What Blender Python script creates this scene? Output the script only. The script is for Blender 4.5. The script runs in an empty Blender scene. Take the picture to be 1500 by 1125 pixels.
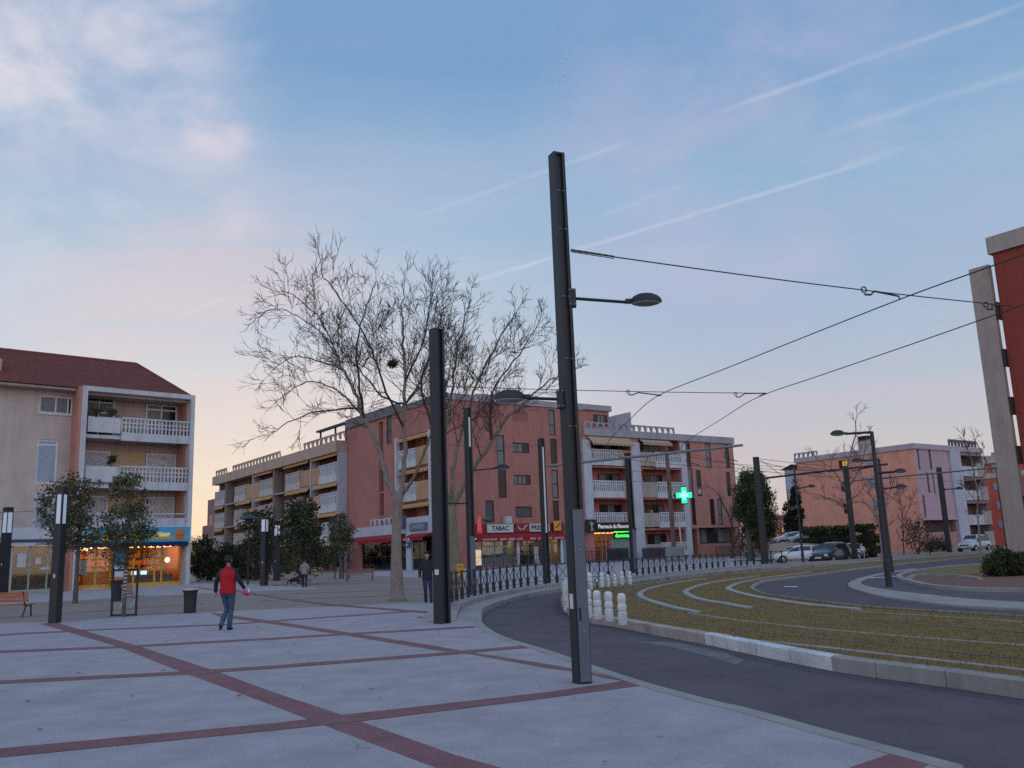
import bpy, bmesh, math, random
import numpy as np
from mathutils import Vector, Matrix
R = math.radians
C = bpy.context.scene.collection
SC = bpy.context.scene
# ---------------------------------------------------------------- camera calibration
FOC, PIT, ROL, EYE = 1293.0, R(10.9), R(2.13), 1.6
_fw = np.array([0, math.cos(PIT), math.sin(PIT)]); _r = np.array([1., 0, 0]); _u = np.array([0, -math.sin(PIT), math.cos(PIT)])
CAM = np.array([0, 0, EYE])
def ray(x, y):
    a, b = x-750, y-562.5
    return FOC*_fw + (a*math.cos(ROL)-b*math.sin(ROL))*_r - (a*math.sin(ROL)+b*math.cos(ROL))*_u
def G(x, y, z=0.0):
    d = ray(x, y); return Vector(CAM + d*((z-EYE)/d[2]))
def D(x, y, Y):
    d = ray(x, y); return Vector(CAM + d*(Y/d[1]))
def V(*a): return Vector(a)
# ---------------------------------------------------------------- objects
def tag(o, label=None, cat=None, group=None, kind=None):
    if label: o['label'] = label
    if cat: o['category'] = cat
    if group: o['group'] = group
    if kind: o['kind'] = kind
    return o
def thing(name, label, cat, loc=(0, 0, 0), rz=0, group=None):
    o = bpy.data.objects.new(name, None); C.objects.link(o)
    o.empty_display_size = .2; o.location = loc; o.rotation_euler = (0, 0, rz)
    return tag(o, label, cat, group)
def link(name, me, m=None, parent=None, smooth=False):
    o = bpy.data.objects.new(name, me); C.objects.link(o)
    if m is not None and not me.materials:
        for k in (m if isinstance(m, (list, tuple)) else [m]): me.materials.append(k)
    if parent: o.parent = parent
    if smooth:
        me.polygons.foreach_set('use_smooth', [True]*len(me.polygons))
    return o
def copy_tree(o, parent=None):
    c = o.copy(); C.objects.link(c)
    if parent: c.parent = parent
    for ch in list(o.children): copy_tree(ch, c)
    return c
class MB:
    """collects shapes, links them as one mesh"""
    def __init__(s): s.v = []; s.f = []; s.mi = []; s.cur = 0
    def add(s, vs, fs):
        n = len(s.v); s.v += [tuple(v) for v in vs]
        for f in fs: s.f.append(tuple(i+n for i in f)); s.mi.append(s.cur)
        return s
    def box(s, x0, x1, y0, y1, z0, z1, M=None):
        vs = [V(x, y, z) for z in (z0, z1) for y in (y0, y1) for x in (x0, x1)]
        if M is not None: vs = [M @ v for v in vs]
        return s.add(vs, [(0, 2, 3, 1), (4, 5, 7, 6), (0, 1, 5, 4), (2, 6, 7, 3), (0, 4, 6, 2), (1, 3, 7, 5)])
    def prism(s, poly, z0, z1, M=None, top=None):
        n = len(poly); t = top or poly
        vs = [V(p[0], p[1], z0) for p in poly]+[V(p[0], p[1], z1) for p in t]
        if M is not None: vs = [M @ v for v in vs]
        return s.add(vs, [tuple(range(n))[::-1], tuple(range(n, 2*n))]+[(i, (i+1) % n, n+(i+1) % n, n+i) for i in range(n)])
    def tube(s, pts, rad, n=8, cap=True):
        pts = [Vector(p) for p in pts]; k = len(pts)
        rad = rad if isinstance(rad, (list, tuple)) else [rad]*k
        vs = []; px = None
        for i, p in enumerate(pts):
            t = (pts[min(i+1, k-1)]-pts[max(i-1, 0)])
            if t.length < 1e-9: t = V(0, 0, 1)
            t.normalize()
            if px is None: px = t.orthogonal().normalized()
            px = (px-t*px.dot(t))
            px = px.normalized() if px.length > 1e-6 else t.orthogonal().normalized()
            q = t.cross(px)
            for j in range(n):
                a = 2*math.pi*j/n; vs.append(p+(px*math.cos(a)+q*math.sin(a))*rad[i])
        fs = [(i*n+j, i*n+(j+1) % n, (i+1)*n+(j+1) % n, (i+1)*n+j) for i in range(k-1) for j in range(n)]
        if cap: fs += [tuple(range(n))[::-1], tuple(range((k-1)*n, k*n))]
        return s.add(vs, fs)
    def lathe(s, prof, n=16, M=None, sx=1, sy=1):
        vs = []
        for r, z in prof:
            for j in range(n):
                a = 2*math.pi*j/n; v = V(r*math.cos(a)*sx, r*math.sin(a)*sy, z)
                vs.append(M @ v if M is not None else v)
        k = len(prof)
        fs = [(i*n+j, i*n+(j+1) % n, (i+1)*n+(j+1) % n, (i+1)*n+j) for i in range(k-1) for j in range(n)]
        fs += [tuple(range(n))[::-1], tuple(range((k-1)*n, k*n))]
        return s.add(vs, fs)
    def quad(s, a, b, c, d): return s.add([a, b, c, d], [(0, 1, 2, 3)])
    def sphere(s, c, r, n=10, m=7, sc=(1, 1, 1)):
        prof = [(max(1e-4, math.sin(math.pi*i/m)), -math.cos(math.pi*i/m)) for i in range(m+1)]
        M = Matrix.Translation(c) @ Matrix.Diagonal((r*sc[0], r*sc[1], r*sc[2], 1))
        return s.lathe(prof, n, M)
    def build(s, name, m=None, parent=None, smooth=False, bevel=0, auto=None):
        me = bpy.data.meshes.new(name); me.from_pydata(s.v, [], s.f)
        for k in (m if isinstance(m, (list, tuple)) else [m]):
            if k: me.materials.append(k)
        if any(s.mi): me.polygons.foreach_set('material_index', s.mi)
        bm = bmesh.new(); bm.from_mesh(me)
        bmesh.ops.recalc_face_normals(bm, faces=bm.faces)
        if bevel:
            bmesh.ops.bevel(bm, geom=[e for e in bm.edges if len(e.link_faces) == 2 and e.calc_face_angle(0) > .6], offset=bevel, segments=2, affect='EDGES', profile=.5, clamp_overlap=True)
        bm.to_mesh(me); bm.free(); me.update()
        o = link(name, me, None, parent)
        if smooth: me.polygons.foreach_set('use_smooth', [True]*len(me.polygons))
        if auto:
            me.polygons.foreach_set('use_smooth', [True]*len(me.polygons)); me.set_sharp_from_angle(angle=R(auto))
        return o
def box(name, m, parent, *b, bevel=0, **k): return MB().box(*b, **k).build(name, m, parent, bevel=bevel)
def structure(mb, name, m, **k):
    return tag(mb.build(name, m, **k), kind='structure')
def smooth_path(pts, per=6, closed=False):
    """Catmull-Rom through world points"""
    P = [Vector(p) for p in pts]; out = []; n = len(P)
    for i in range(n-1):
        a, b, c, d = P[max(i-1, 0)], P[i], P[i+1], P[min(i+2, n-1)]
        for k in range(per):
            t = k/per
            out.append(.5*((2*b)+(c-a)*t+(2*a-5*b+4*c-d)*t*t+(3*b-a-3*c+d)*t**3))
    out.append(P[-1]); return out
def normals2d(path):
    out = []
    for i in range(len(path)):
        t = path[min(i+1, len(path)-1)]-path[max(i-1, 0)]; t.z = 0; t.normalize(); out.append(V(-t.y, t.x, 0))
    return out
def ribbon(mb, path, prof, scale=None):
    """prof: list of (offset along left normal, z) swept along path"""
    N = normals2d(path); k = len(prof); vs = []
    for i, (p, n) in enumerate(zip(path, N)):
        sc = scale[i] if scale else 1
        for o, z in prof: q = p+n*o; vs.append((q.x, q.y, z*sc if z > 0 else z))
    fs = [(i*k+j, i*k+j+1, (i+1)*k+j+1, (i+1)*k+j) for i in range(len(path)-1) for j in range(k-1)]
    fs += [tuple(range(k)), tuple(range((len(path)-1)*k, len(path)*k))[::-1]]
    return mb.add(vs, fs)
def resample(path, step):
    out = [path[0].copy()]; acc = 0
    for a, b in zip(path, path[1:]):
        L = (b-a).length; d = step-acc
        while d <= L: out.append(a+(b-a)*(d/L)); d += step
        acc = L-(d-step)
    return out
# ---------------------------------------------------------------- materials
_mats = {}
def nt(m): m.use_nodes = True; t = m.node_tree; return t, t.nodes, t.links, t.nodes['Principled BSDF']
def mat(name, col, rough=.85, var=.25, scale=3., fine=60., bump=.0, metal=0., tint=None, spec=.5, detail=5, stretch=None, stain=0., wav=None, coat=0, streak=0., spots=0.):
    """one surface: base colour broken up by broad patches and fine grain"""
    if name in _mats: return _mats[name]
    m = bpy.data.materials.new(name); t, N, L, b = nt(m)
    b.inputs['Roughness'].default_value = rough; b.inputs['Metallic'].default_value = metal
    b.inputs['Specular IOR Level'].default_value = spec
    if coat: b.inputs['Coat Weight'].default_value = coat; b.inputs['Coat Roughness'].default_value = .08
    tc = N.new('ShaderNodeTexCoord'); mp = N.new('ShaderNodeMapping'); L.new(tc.outputs['Object'], mp.inputs[0])
    if stretch: mp.inputs['Scale'].default_value = stretch
    n1 = N.new('ShaderNodeTexNoise'); n1.inputs['Scale'].default_value = scale; n1.inputs['Detail'].default_value = detail; n1.inputs['Roughness'].default_value = .62
    n2 = N.new('ShaderNodeTexNoise'); n2.inputs['Scale'].default_value = fine; n2.inputs['Detail'].default_value = 3
    L.new(mp.outputs[0], n1.inputs[0]); L.new(mp.outputs[0], n2.inputs[0])
    ad = N.new('ShaderNodeMath'); ad.operation = 'ADD'; L.new(n1.outputs[0], ad.inputs[0]); L.new(n2.outputs[0], ad.inputs[1])
    r = N.new('ShaderNodeMapRange'); r.inputs[1].default_value = .6; r.inputs[2].default_value = 1.4; L.new(ad.outputs[0], r.inputs[0])
    mx = N.new('ShaderNodeMix'); mx.data_type = 'RGBA'; L.new(r.outputs[0], mx.inputs[0])
    tint = tint or (1, 1, 1)
    mx.inputs[6].default_value = tuple(max(0, c*(1-var)) for c in col)+(1,)
    mx.inputs[7].default_value = tuple(min(1, c*(1+var)*k) for c, k in zip(col, tint))+(1,)
    out = mx.outputs[2]
    if stain:
        n3 = N.new('ShaderNodeTexNoise'); n3.inputs['Scale'].default_value = .45; n3.inputs['Detail'].default_value = 6; n3.inputs['Roughness'].default_value = .7
        mp3 = N.new('ShaderNodeMapping'); mp3.inputs['Scale'].default_value = (1.6, 1.6, .5); L.new(tc.outputs['Object'], mp3.inputs[0]); L.new(mp3.outputs[0], n3.inputs[0])
        r3 = N.new('ShaderNodeMapRange'); r3.inputs[1].default_value = .48; r3.inputs[2].default_value = .72; r3.inputs[3].default_value = 0; r3.inputs[4].default_value = stain; L.new(n3.outputs[0], r3.inputs[0])
        m3 = N.new('ShaderNodeMix'); m3.data_type = 'RGBA'; m3.blend_type = 'MULTIPLY'; L.new(r3.outputs[0], m3.inputs[0]); L.new(out, m3.inputs[6]); m3.inputs[7].default_value = (.45, .43, .42, 1); out = m3.outputs[2]
    if streak:   # rain streaks running down a wall
        mp4 = N.new('ShaderNodeMapping'); mp4.inputs['Scale'].default_value = (2.6, 2.6, .11); L.new(tc.outputs['Object'], mp4.inputs[0])
        n4 = N.new('ShaderNodeTexNoise'); n4.inputs['Scale'].default_value = 1.3; n4.inputs['Detail'].default_value = 5; n4.inputs['Roughness'].default_value = .65; L.new(mp4.outputs[0], n4.inputs[0])
        r4 = N.new('ShaderNodeMapRange'); r4.inputs[1].default_value = .50; r4.inputs[2].default_value = .74; r4.inputs[3].default_value = 0; r4.inputs[4].default_value = streak; L.new(n4.outputs[0], r4.inputs[0])
        m4 = N.new('ShaderNodeMix'); m4.data_type = 'RGBA'; m4.blend_type = 'MULTIPLY'; L.new(r4.outputs[0], m4.inputs[0]); L.new(out, m4.inputs[6]); m4.inputs[7].default_value = (.5, .47, .46, 1); out = m4.outputs[2]
    if spots:   # trodden gum and oil drops: round marks of a few centimetres
        for sc_, rad_, k_ in ((1.15, .035, .55), (.38, .022, .4)):
            vo = N.new('ShaderNodeTexVoronoi'); vo.inputs['Scale'].default_value = sc_; L.new(tc.outputs['Object'], vo.inputs[0])
            r5 = N.new('ShaderNodeMapRange'); r5.inputs[1].default_value = rad_*sc_*1.3; r5.inputs[2].default_value = rad_*sc_*.7; r5.inputs[3].default_value = 0; r5.inputs[4].default_value = k_*spots; L.new(vo.outputs[0], r5.inputs[0])
            m5 = N.new('ShaderNodeMix'); m5.data_type = 'RGBA'; m5.blend_type = 'MULTIPLY'; L.new(r5.outputs[0], m5.inputs[0]); L.new(out, m5.inputs[6]); m5.inputs[7].default_value = (.35, .34, .35, 1); out = m5.outputs[2]
    L.new(out, b.inputs['Base Color'])
    if bump:
        bp = N.new('ShaderNodeBump'); bp.inputs['Strength'].default_value = bump; bp.inputs['Distance'].default_value = .02
        L.new(n2.outputs[0], bp.inputs['Height']); L.new(bp.outputs[0], b.inputs['Normal'])
    if wav:   # ribs: (axis, scale, strength)
        w = N.new('ShaderNodeTexWave'); w.bands_direction = wav[0]; w.inputs['Scale'].default_value = wav[1]; L.new(tc.outputs['Object'], w.inputs[0])
        bp = N.new('ShaderNodeBump'); bp.inputs['Strength'].default_value = wav[2]; bp.inputs['Distance'].default_value = .08
        L.new(w.outputs[1], bp.inputs['Height']); L.new(bp.outputs[0], b.inputs['Normal'])
    _mats[name] = m; return m
def lit(name, col, st, var=0):
    if name in _mats: return _mats[name]
    m = bpy.data.materials.new(name); t, N, L, b = nt(m)
    b.inputs['Base Color'].default_value = tuple(min(.8, c*.6) for c in col)+(1,); b.inputs['Roughness'].default_value = .4
    b.inputs['Emission Color'].default_value = tuple(col)+(1,); b.inputs['Emission Strength'].default_value = st
    if var:
        tc = N.new('ShaderNodeTexCoord'); n = N.new('ShaderNodeTexNoise'); n.inputs['Scale'].default_value = 3; n.inputs['Detail'].default_value = 4; L.new(tc.outputs['Object'], n.inputs[0])
        r = N.new('ShaderNodeMapRange'); r.inputs[1].default_value = .35; r.inputs[2].default_value = .65; r.inputs[3].default_value = st*(1-var); r.inputs[4].default_value = st*(1+var)
        L.new(n.outputs[0], r.inputs[0]); L.new(r.outputs[0], b.inputs['Emission Strength'])
    _mats[name] = m; return m
def glassy(name, col=(.02, .022, .026), rough=.06):
    if name in _mats: return _mats[name]
    m = mat(name, col, rough=rough, var=.3, scale=1.2, fine=5, spec=.6); return m
def clear(name, tint=(.85, .9, .9), mixf=.14):
    """shop glass: mostly see-through with a sky reflection"""
    if name in _mats: return _mats[name]
    m = bpy.data.materials.new(name); m.use_nodes = True; t = m.node_tree; N = t.nodes; L = t.links; N.clear()
    o = N.new('ShaderNodeOutputMaterial'); tr = N.new('ShaderNodeBsdfTransparent'); tr.inputs[0].default_value = tint+(1,)
    g = N.new('ShaderNodeBsdfGlossy'); g.inputs['Roughness'].default_value = .03
    mx = N.new('ShaderNodeMixShader'); fr = N.new('ShaderNodeFresnel'); fr.inputs[0].default_value = 1.35
    ad = N.new('ShaderNodeMath'); ad.inputs[1].default_value = mixf*.3; L.new(fr.outputs[0], ad.inputs[0])
    L.new(ad.outputs[0], mx.inputs[0]); L.new(tr.outputs[0], mx.inputs[1]); L.new(g.outputs[0], mx.inputs[2]); L.new(mx.outputs[0], o.inputs[0])
    _mats[name] = m; return m
def words(txt, name, m, parent, M, h, depth=.01, width=None, shear=0, bold=.0):
    """lettering as a mesh of its own; M maps x right, y up, z out of the board"""
    cu = bpy.data.curves.new(name, 'FONT'); cu.body = txt; cu.size = 1; cu.align_x = 'CENTER'; cu.align_y = 'CENTER'; cu.extrude = .02; cu.shear = shear; cu.offset = bold; cu.resolution_u = 3
    o = bpy.data.objects.new('tmp', cu); C.objects.link(o)
    dg = bpy.context.evaluated_depsgraph_get(); me = bpy.data.meshes.new_from_object(o.evaluated_get(dg))
    bpy.data.objects.remove(o); bpy.data.curves.remove(cu)
    xs = [v.co.x for v in me.vertices]; ys = [v.co.y for v in me.vertices]
    w0, h0 = max(xs)-min(xs), max(ys)-min(ys); cx, cy = (max(xs)+min(xs))/2, (max(ys)+min(ys))/2
    sy = h/h0; sx = (width/w0) if width else sy
    for v in me.vertices:
        v.co = M @ V((v.co.x-cx)*sx, (v.co.y-cy)*sy, v.co.z*depth/.02)
    me.name = name; me.materials.clear()
    return link(name, me, m, parent)
def facing(o, right=(1, 0, 0), up=(0, 0, 1)):
    r = Vector(right).normalized(); u = Vector(up).normalized(); n = r.cross(u)
    return Matrix((( r.x, u.x, n.x, o[0]), (r.y, u.y, n.y, o[1]), (r.z, u.z, n.z, o[2]), (0, 0, 0, 1)))
# ---------------------------------------------------------------- camera, world, light
cd = bpy.data.cameras.new('camera'); co = bpy.data.objects.new('camera', cd); C.objects.link(co)
cd.sensor_width = 36; cd.lens = 36*FOC/1500; cd.clip_end = 6000; cd.clip_start = .05
cr, sr = math.cos(ROL), math.sin(ROL)
_x = cr*_r-sr*_u; _y = sr*_r+cr*_u
co.matrix_world = Matrix(((_x[0], _y[0], -_fw[0], 0), (_x[1], _y[1], -_fw[1], 0), (_x[2], _y[2], -_fw[2], EYE), (0, 0, 0, 1)))
SC.camera = co
SC.view_settings.view_transform = 'Standard'; SC.view_settings.look = 'None'; SC.view_settings.exposure = 0.0
SC.cycles.use_denoising = False; SC.cycles.use_adaptive_sampling = False; SC.cycles.sample_clamp_indirect = 2.5; SC.cycles.sample_clamp_direct = 12; SC.cycles.max_bounces = 6; SC.cycles.transparent_max_bounces = 12; SC.cycles.caustics_reflective = False; SC.cycles.caustics_refractive = False
SUN_AZ, SUN_EL = R(-20), R(2.5)
def lin(r, g, b): return tuple(((c/255+.055)/1.055)**2.4 if c > 10 else c/255/12.92 for c in (r, g, b))+(1,)
def build_world():
    w = bpy.data.worlds.new('World'); SC.world = w; w.use_nodes = True; t = w.node_tree; N = t.nodes; L = t.links
    bg = N['Background']; tc = N.new('ShaderNodeTexCoord'); gen = tc.outputs['Generated']
    def val(x, sock):
        if hasattr(x, 'is_linked') or hasattr(x, 'links'): L.new(x, sock)
        else: sock.default_value = x
    def m(op, a, b=0, c=0, clamp=False):
        n = N.new('ShaderNodeMath'); n.operation = op; n.use_clamp = clamp
        for i, q in enumerate((a, b, c)): val(q, n.inputs[i])
        return n.outputs[0]
    def dot(v):
        n = N.new('ShaderNodeVectorMath'); n.operation = 'DOT_PRODUCT'; L.new(gen, n.inputs[0]); n.inputs[1].default_value = tuple(v); return n.outputs['Value']
    def rng(x, a, b, c=0., d=1., sm=True):
        n = N.new('ShaderNodeMapRange'); n.interpolation_type = 'SMOOTHSTEP' if sm else 'LINEAR'
        L.new(x, n.inputs[0])
        for i, q in enumerate((a, b, c, d)): n.inputs[i+1].default_value = q
        return n.outputs[0]
    def mix(f, a, b, bt='MIX'):
        n = N.new('ShaderNodeMix'); n.data_type = 'RGBA'; n.blend_type = bt; val(f, n.inputs[0]); val(a, n.inputs[6]); val(b, n.inputs[7]); return n.outputs[2]
    def noise(vec, sc, det, rough=.6, dist=0):
        n = N.new('ShaderNodeTexNoise'); n.inputs['Scale'].default_value = sc; n.inputs['Detail'].default_value = det; n.inputs['Roughness'].default_value = rough; n.inputs['Distortion'].default_value = dist
        L.new(vec, n.inputs[0]); return n.outputs[0]
    sx = N.new('ShaderNodeSeparateXYZ'); L.new(gen, sx.inputs[0]); z = m('MAXIMUM', sx.outputs[2], 0.0)
    rp = N.new('ShaderNodeValToRGB'); L.new(m('DIVIDE', m('ARCSINE', z), math.pi/2), rp.inputs[0])
    stops = [(0, (228, 200, 184)), (.045, (216, 206, 203)), (.10, (196, 203, 215)), (.155, (174, 196, 219)), (.245, (150, 188, 221)), (.34, (126, 168, 212)), (.55, (140, 168, 210)), (1, (160, 178, 212))]  # topmost stops, above the frame, raised to add light on ground and walls
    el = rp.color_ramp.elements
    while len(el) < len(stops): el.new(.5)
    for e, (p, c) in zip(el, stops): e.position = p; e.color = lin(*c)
    col = rp.outputs[0]
    sky = N.new('ShaderNodeTexSky'); sky.sky_type = 'NISHITA'; sky.sun_disc = False; sky.sun_elevation = SUN_EL; sky.sun_rotation = SUN_AZ; sky.dust_density = 1.5; sky.ozone_density = 2
    ns = mix(1.0, sky.outputs[0], (.1, .1, .1, 1), 'MULTIPLY')
    col = mix(.12, col, ns)
    # western glow: wide pale wash and a warm core at the horizon
    s = V(math.sin(SUN_AZ), math.cos(SUN_AZ), 0)
    d = dot(s)
    hz = m('POWER', m('SUBTRACT', 1.0, z), 7.0)
    wash = m('MULTIPLY', rng(d, .80, .998), m('POWER', m('SUBTRACT', 1.0, z), 3.2))
    col = mix(m('MULTIPLY', wash, .78), col, lin(226, 228, 240))
    core = m('MULTIPLY', rng(d, .84, .998), hz)
    core2 = m('MULTIPLY', rng(d, .93, 1.0), m('POWER', m('SUBTRACT', 1.0, z), 13.0))
    # high cloud, drawn out along the wind
    zz = m('ADD', z, .10)
    cx = N.new('ShaderNodeCombineXYZ'); L.new(m('DIVIDE', sx.outputs[0], zz), cx.inputs[0]); L.new(m('DIVIDE', sx.outputs[1], zz), cx.inputs[1])
    mp = N.new('ShaderNodeMapping'); mp.inputs['Rotation'].default_value = (0, 0, R(-32)); mp.inputs['Scale'].default_value = (.55, 1.5, 1); L.new(cx.outputs[0], mp.inputs[0])
    n1 = noise(mp.outputs[0], 1.0, 8, .62, .5)
    n2 = noise(mp.outputs[0], .42, 6, .6, .3)
    def near(px, py, a, b): return rng(dot(Vector(ray(px, py)).normalized()), math.cos(R(a)), math.cos(R(b)))
    mp4 = N.new('ShaderNodeMapping'); mp4.inputs['Rotation'].default_value = (R(20), R(-38), 0); mp4.inputs['Scale'].default_value = (1.0, 1.0, 1.7); L.new(gen, mp4.inputs[0])
    n4 = noise(mp4.outputs[0], 4.5, 5, .55, .4)
    n5 = noise(mp4.outputs[0], 6.5, 8, .6, .25)
    # bright bank upper left
    nm = m('ADD', dot(Vector(ray(50, 115)).normalized()), m('MULTIPLY', m('SUBTRACT', n4, .5), .05))
    bank = m('MULTIPLY', rng(nm, math.cos(R(14.5)), math.cos(R(2))), rng(n5, .22, .80))
    col = mix(m('MULTIPLY', bank, .95, 0, True), col, lin(236, 228, 234))
    wisp = m('MULTIPLY', near(318, 190, 2.4, .2), rng(n5, .38, .6))
    col = mix(m('MULTIPLY', wisp, .6), col, lin(226, 214, 226))
    # mauve streaks across the rest
    mauve = m('MULTIPLY', rng(n2, .46, .66), rng(z, .05, .2))
    mauve = m('MULTIPLY', mauve, rng(z, .75, .3))
    col = mix(m('MULTIPLY', mauve, .45), col, lin(192, 190, 212))
    low = m('MULTIPLY', rng(n1, .45, .66), rng(z, .40, .16)); low = m('MULTIPLY', low, near(1130, 540, 17, 5))
    col = mix(m('MULTIPLY', low, .45), col, lin(198, 180, 196))
    low2 = m('MULTIPLY', rng(n1, .42, .62), near(330, 520, 13, 3))
    col = mix(m('MULTIPLY', low2, .5), col, lin(224, 200, 202))
    pat = m('MULTIPLY', near(1120, 260, 17, 3), rng(n5, .30, .66))
    col = mix(m('MULTIPLY', pat, .5), col, lin(184, 184, 214))
    thin = rng(n1, .40, .75)
    col = mix(m('MULTIPLY', thin, .16), col, lin(222, 218, 230))
    col = mix(m('MULTIPLY', core, .82), col, lin(255, 240, 214))
    col = mix(m('MULTIPLY', core2, .9), col, (1.08, .74, .38, 1))
    # vapour trails
    n3 = noise(gen, 17, 6, .62)
    for (ax, ay, bx, by, wd, st) in ((1275, 236, 640, 428, .0024, .46), (935, 202, 600, 322, .0026, .26), (1540, -8, 1040, 168, .0028, .34), (1530, 96, 1190, 204, .0042, .28), (262, 464, 330, 436, .0020, .5), (1010, 268, 860, 325, .003, .16), (1330, 215, 1230, 246, .004, .2)):
        a, b = Vector(ray(ax, ay)).normalized(), Vector(ray(bx, by)).normalized()
        nn = a.cross(b).normalized(); mid = (a+b).normalized(); half = a.angle(b)/2
        dd = m('ABSOLUTE', m('ADD', dot(nn), m('MULTIPLY', m('SUBTRACT', n3, .5), .0045)))
        band = rng(dd, wd*1.6, 0.0); ln = rng(dot(mid), math.cos(half*1.08), math.cos(half*.7))
        f = m('MULTIPLY', m('MULTIPLY', band, ln), rng(n3, .32, .66, .45, 1.0))
        col = mix(m('MULTIPLY', f, st*.72), col, lin(226, 224, 236))
    # the eastern half of the sky, behind the camera, is boosted and warmed to brighten facades and paving
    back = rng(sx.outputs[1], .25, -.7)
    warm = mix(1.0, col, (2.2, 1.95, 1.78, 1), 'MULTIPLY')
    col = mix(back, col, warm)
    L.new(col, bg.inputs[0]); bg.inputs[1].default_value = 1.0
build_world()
sl = bpy.data.lights.new('sun', 'SUN'); sl.energy = .5; sl.angle = R(8); sl.color = (1, .72, .48)
so = bpy.data.objects.new('sun', sl); C.objects.link(so)
sd = V(math.sin(SUN_AZ)*math.cos(SUN_EL), math.cos(SUN_AZ)*math.cos(SUN_EL), math.sin(SUN_EL))
so.rotation_euler = sd.to_track_quat('Z', 'Y').to_euler(); so.location = sd*50
# ---------------------------------------------------------------- palette
M_conc = mat('pavement concrete', (.345, .315, .335), .92, .28, 1.6, 34, .5, stain=.26, spots=1.0)
M_grav = mat('stabilised sand', (.25, .20, .17), .95, .34, 1.2, 30, .4, stain=.45)
M_band = mat('terracotta pavers', (.20, .085, .092), .9, .4, 2.2, 24, .3, stain=.3)
M_asph = mat('asphalt', (.098, .079, .090), .88, .38, .5, 45, .6, stain=.65, spots=.7)
M_asph2 = mat('fresh asphalt', (.080, .065, .078), .88, .3, .8, 45, .5, stain=.3)
M_kerb = mat('kerb concrete', (.30, .282, .268), .85, .2, 2.5, 60, .15, stain=.6)
M_kerb2 = mat('kerb stone', (.40, .34, .31), .85, .25, 3, 50, .2, stain=.7)
M_white = mat('white road paint', (.62, .63, .65), .75, .2, 5, 30, .2, stain=.85)
M_soil = mat('dry verge', (.15, .125, .06), .95, .35, .8, 30, .3)
M_mulch = mat('bark mulch', (.17, .085, .06), .95, .5, 5, 40, .6)
M_lawn = mat('winter lawn', (.19, .120, .046), .95, .35, .7, 55, .6, tint=(1.0, 1.1, .8), stain=.5)
M_blade = mat('lawn blades', (.215, .142, .055), .9, .3, 1.3, 8, tint=(1, 1.0, .85))
M_pole = mat('charcoal painted steel', (.013, .0155, .020), .5, .3, 3, 60, .05)
M_pole2 = mat('grey painted steel', (.10, .12, .16), .45, .15, 3, 60, .05)
M_dark = mat('black painted metal', (.018, .019, .024), .5, .2, 4, 50)
M_steel = mat('galvanised steel', (.42, .44, .46), .4, .2, 5, 60, metal=.6)
M_wire = mat('wire', (.03, .03, .034), .6, .1, 3, 30)
M_lens = mat('lamp lens', (.22, .23, .24), .25, .15, 6, 40)
# ---------------------------------------------------------------- ground
ground = structure(MB().quad((-1500, -300, -.16), (1500, -300, -.16), (1500, 2600, -.16), (-1500, 2600, -.16)), 'ground', M_soil)
ZR = -.06
def pth(pix, z=0, per=5): return smooth_path([G(x, y, z) for x, y in pix], per)
near_right = [V(3.2, 4.6, 0), V(6.0, 1.5, 0), V(12, -6, 0)]
EDGE = pth([(1407, 1124), (1313, 1099), (1200, 1069), (1100, 1041), (1040, 1027), (947, 1002), (864, 975), (800, 953), (736, 933), (709, 917), (704, 906), (712, 893), (749, 880), (787, 871), (821, 865), (870, 860), (930, 853.5), (1000, 844.5), (1046, 840), (1119, 833), (1180, 829.5), (1300, 822.5), (1420, 813), (1520, 806)], 0)
plaza = MB(); P = [v.copy() for v in near_right[::-1]]+EDGE+[V(160, 125, 0), V(160, 330, 0), V(-260, 330, 0), V(-260, -6, 0)]
plaza.prism([(p.x, p.y) for p in P], -.3, 0.0)
structure(plaza, 'plaza', M_grav)
road = MB().quad((-6, -8, ZR), (120, -8, ZR), (120, 150, ZR), (-6, 150, ZR)); structure(road, 'road', M_asph)
def sheet(name, pts, z, m): return structure(MB().add([(p.x, p.y, z) for p in pts], [tuple(range(len(pts)))]), name, m)
def strip(name, L_, R_, z, m):
    L_, R_ = [G(*p) for p in L_], [G(*p) for p in R_]
    return sheet(name, L_+R_[::-1], z, m)
i0 = next(i for i, p in enumerate(EDGE) if (p-G(704, 906)).length < .02)
front = pth([(-330, 934), (-100, 919), (0, 913.5), (85, 911), (190, 903.5), (300, 897), (400, 892.5), (500, 888), (620, 882.5), (662, 881)], 0, 3)
nearP = [V(-34, -6, 0)]+front+[G(690, 886)]+EDGE[:i0+1][::-1]+near_right+[V(12, -6, 0)]
sheet('pavement', nearP[:-1], .004, M_conc)
strip('pavement', [(-260, 874), (0, 861), (60, 859.5), (200, 857), (290, 854), (357, 855), (418, 858.5), (463, 861)], [(-260, 900), (0, 886), (43, 883), (90, 881), (149, 877.5), (204, 874), (290, 870), (350, 866.7), (420, 864.5), (470, 862.5)], .004, M_conc)
i1 = next(i for i, p in enumerate(EDGE) if (p-G(749, 880)).length < .02)
i2 = next(i for i, p in enumerate(EDGE) if (p-G(1119, 833)).length < .02)
sheet('pavement', [G(500, 836), G(549, 843.8), G(582, 845), G(618, 846.6), G(660, 848.5), G(690, 852), G(712, 862)]+EDGE[i1:i2+1]+[G(1119, 817), G(960, 819), G(850, 824), G(655, 833)], .004, M_conc)
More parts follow.
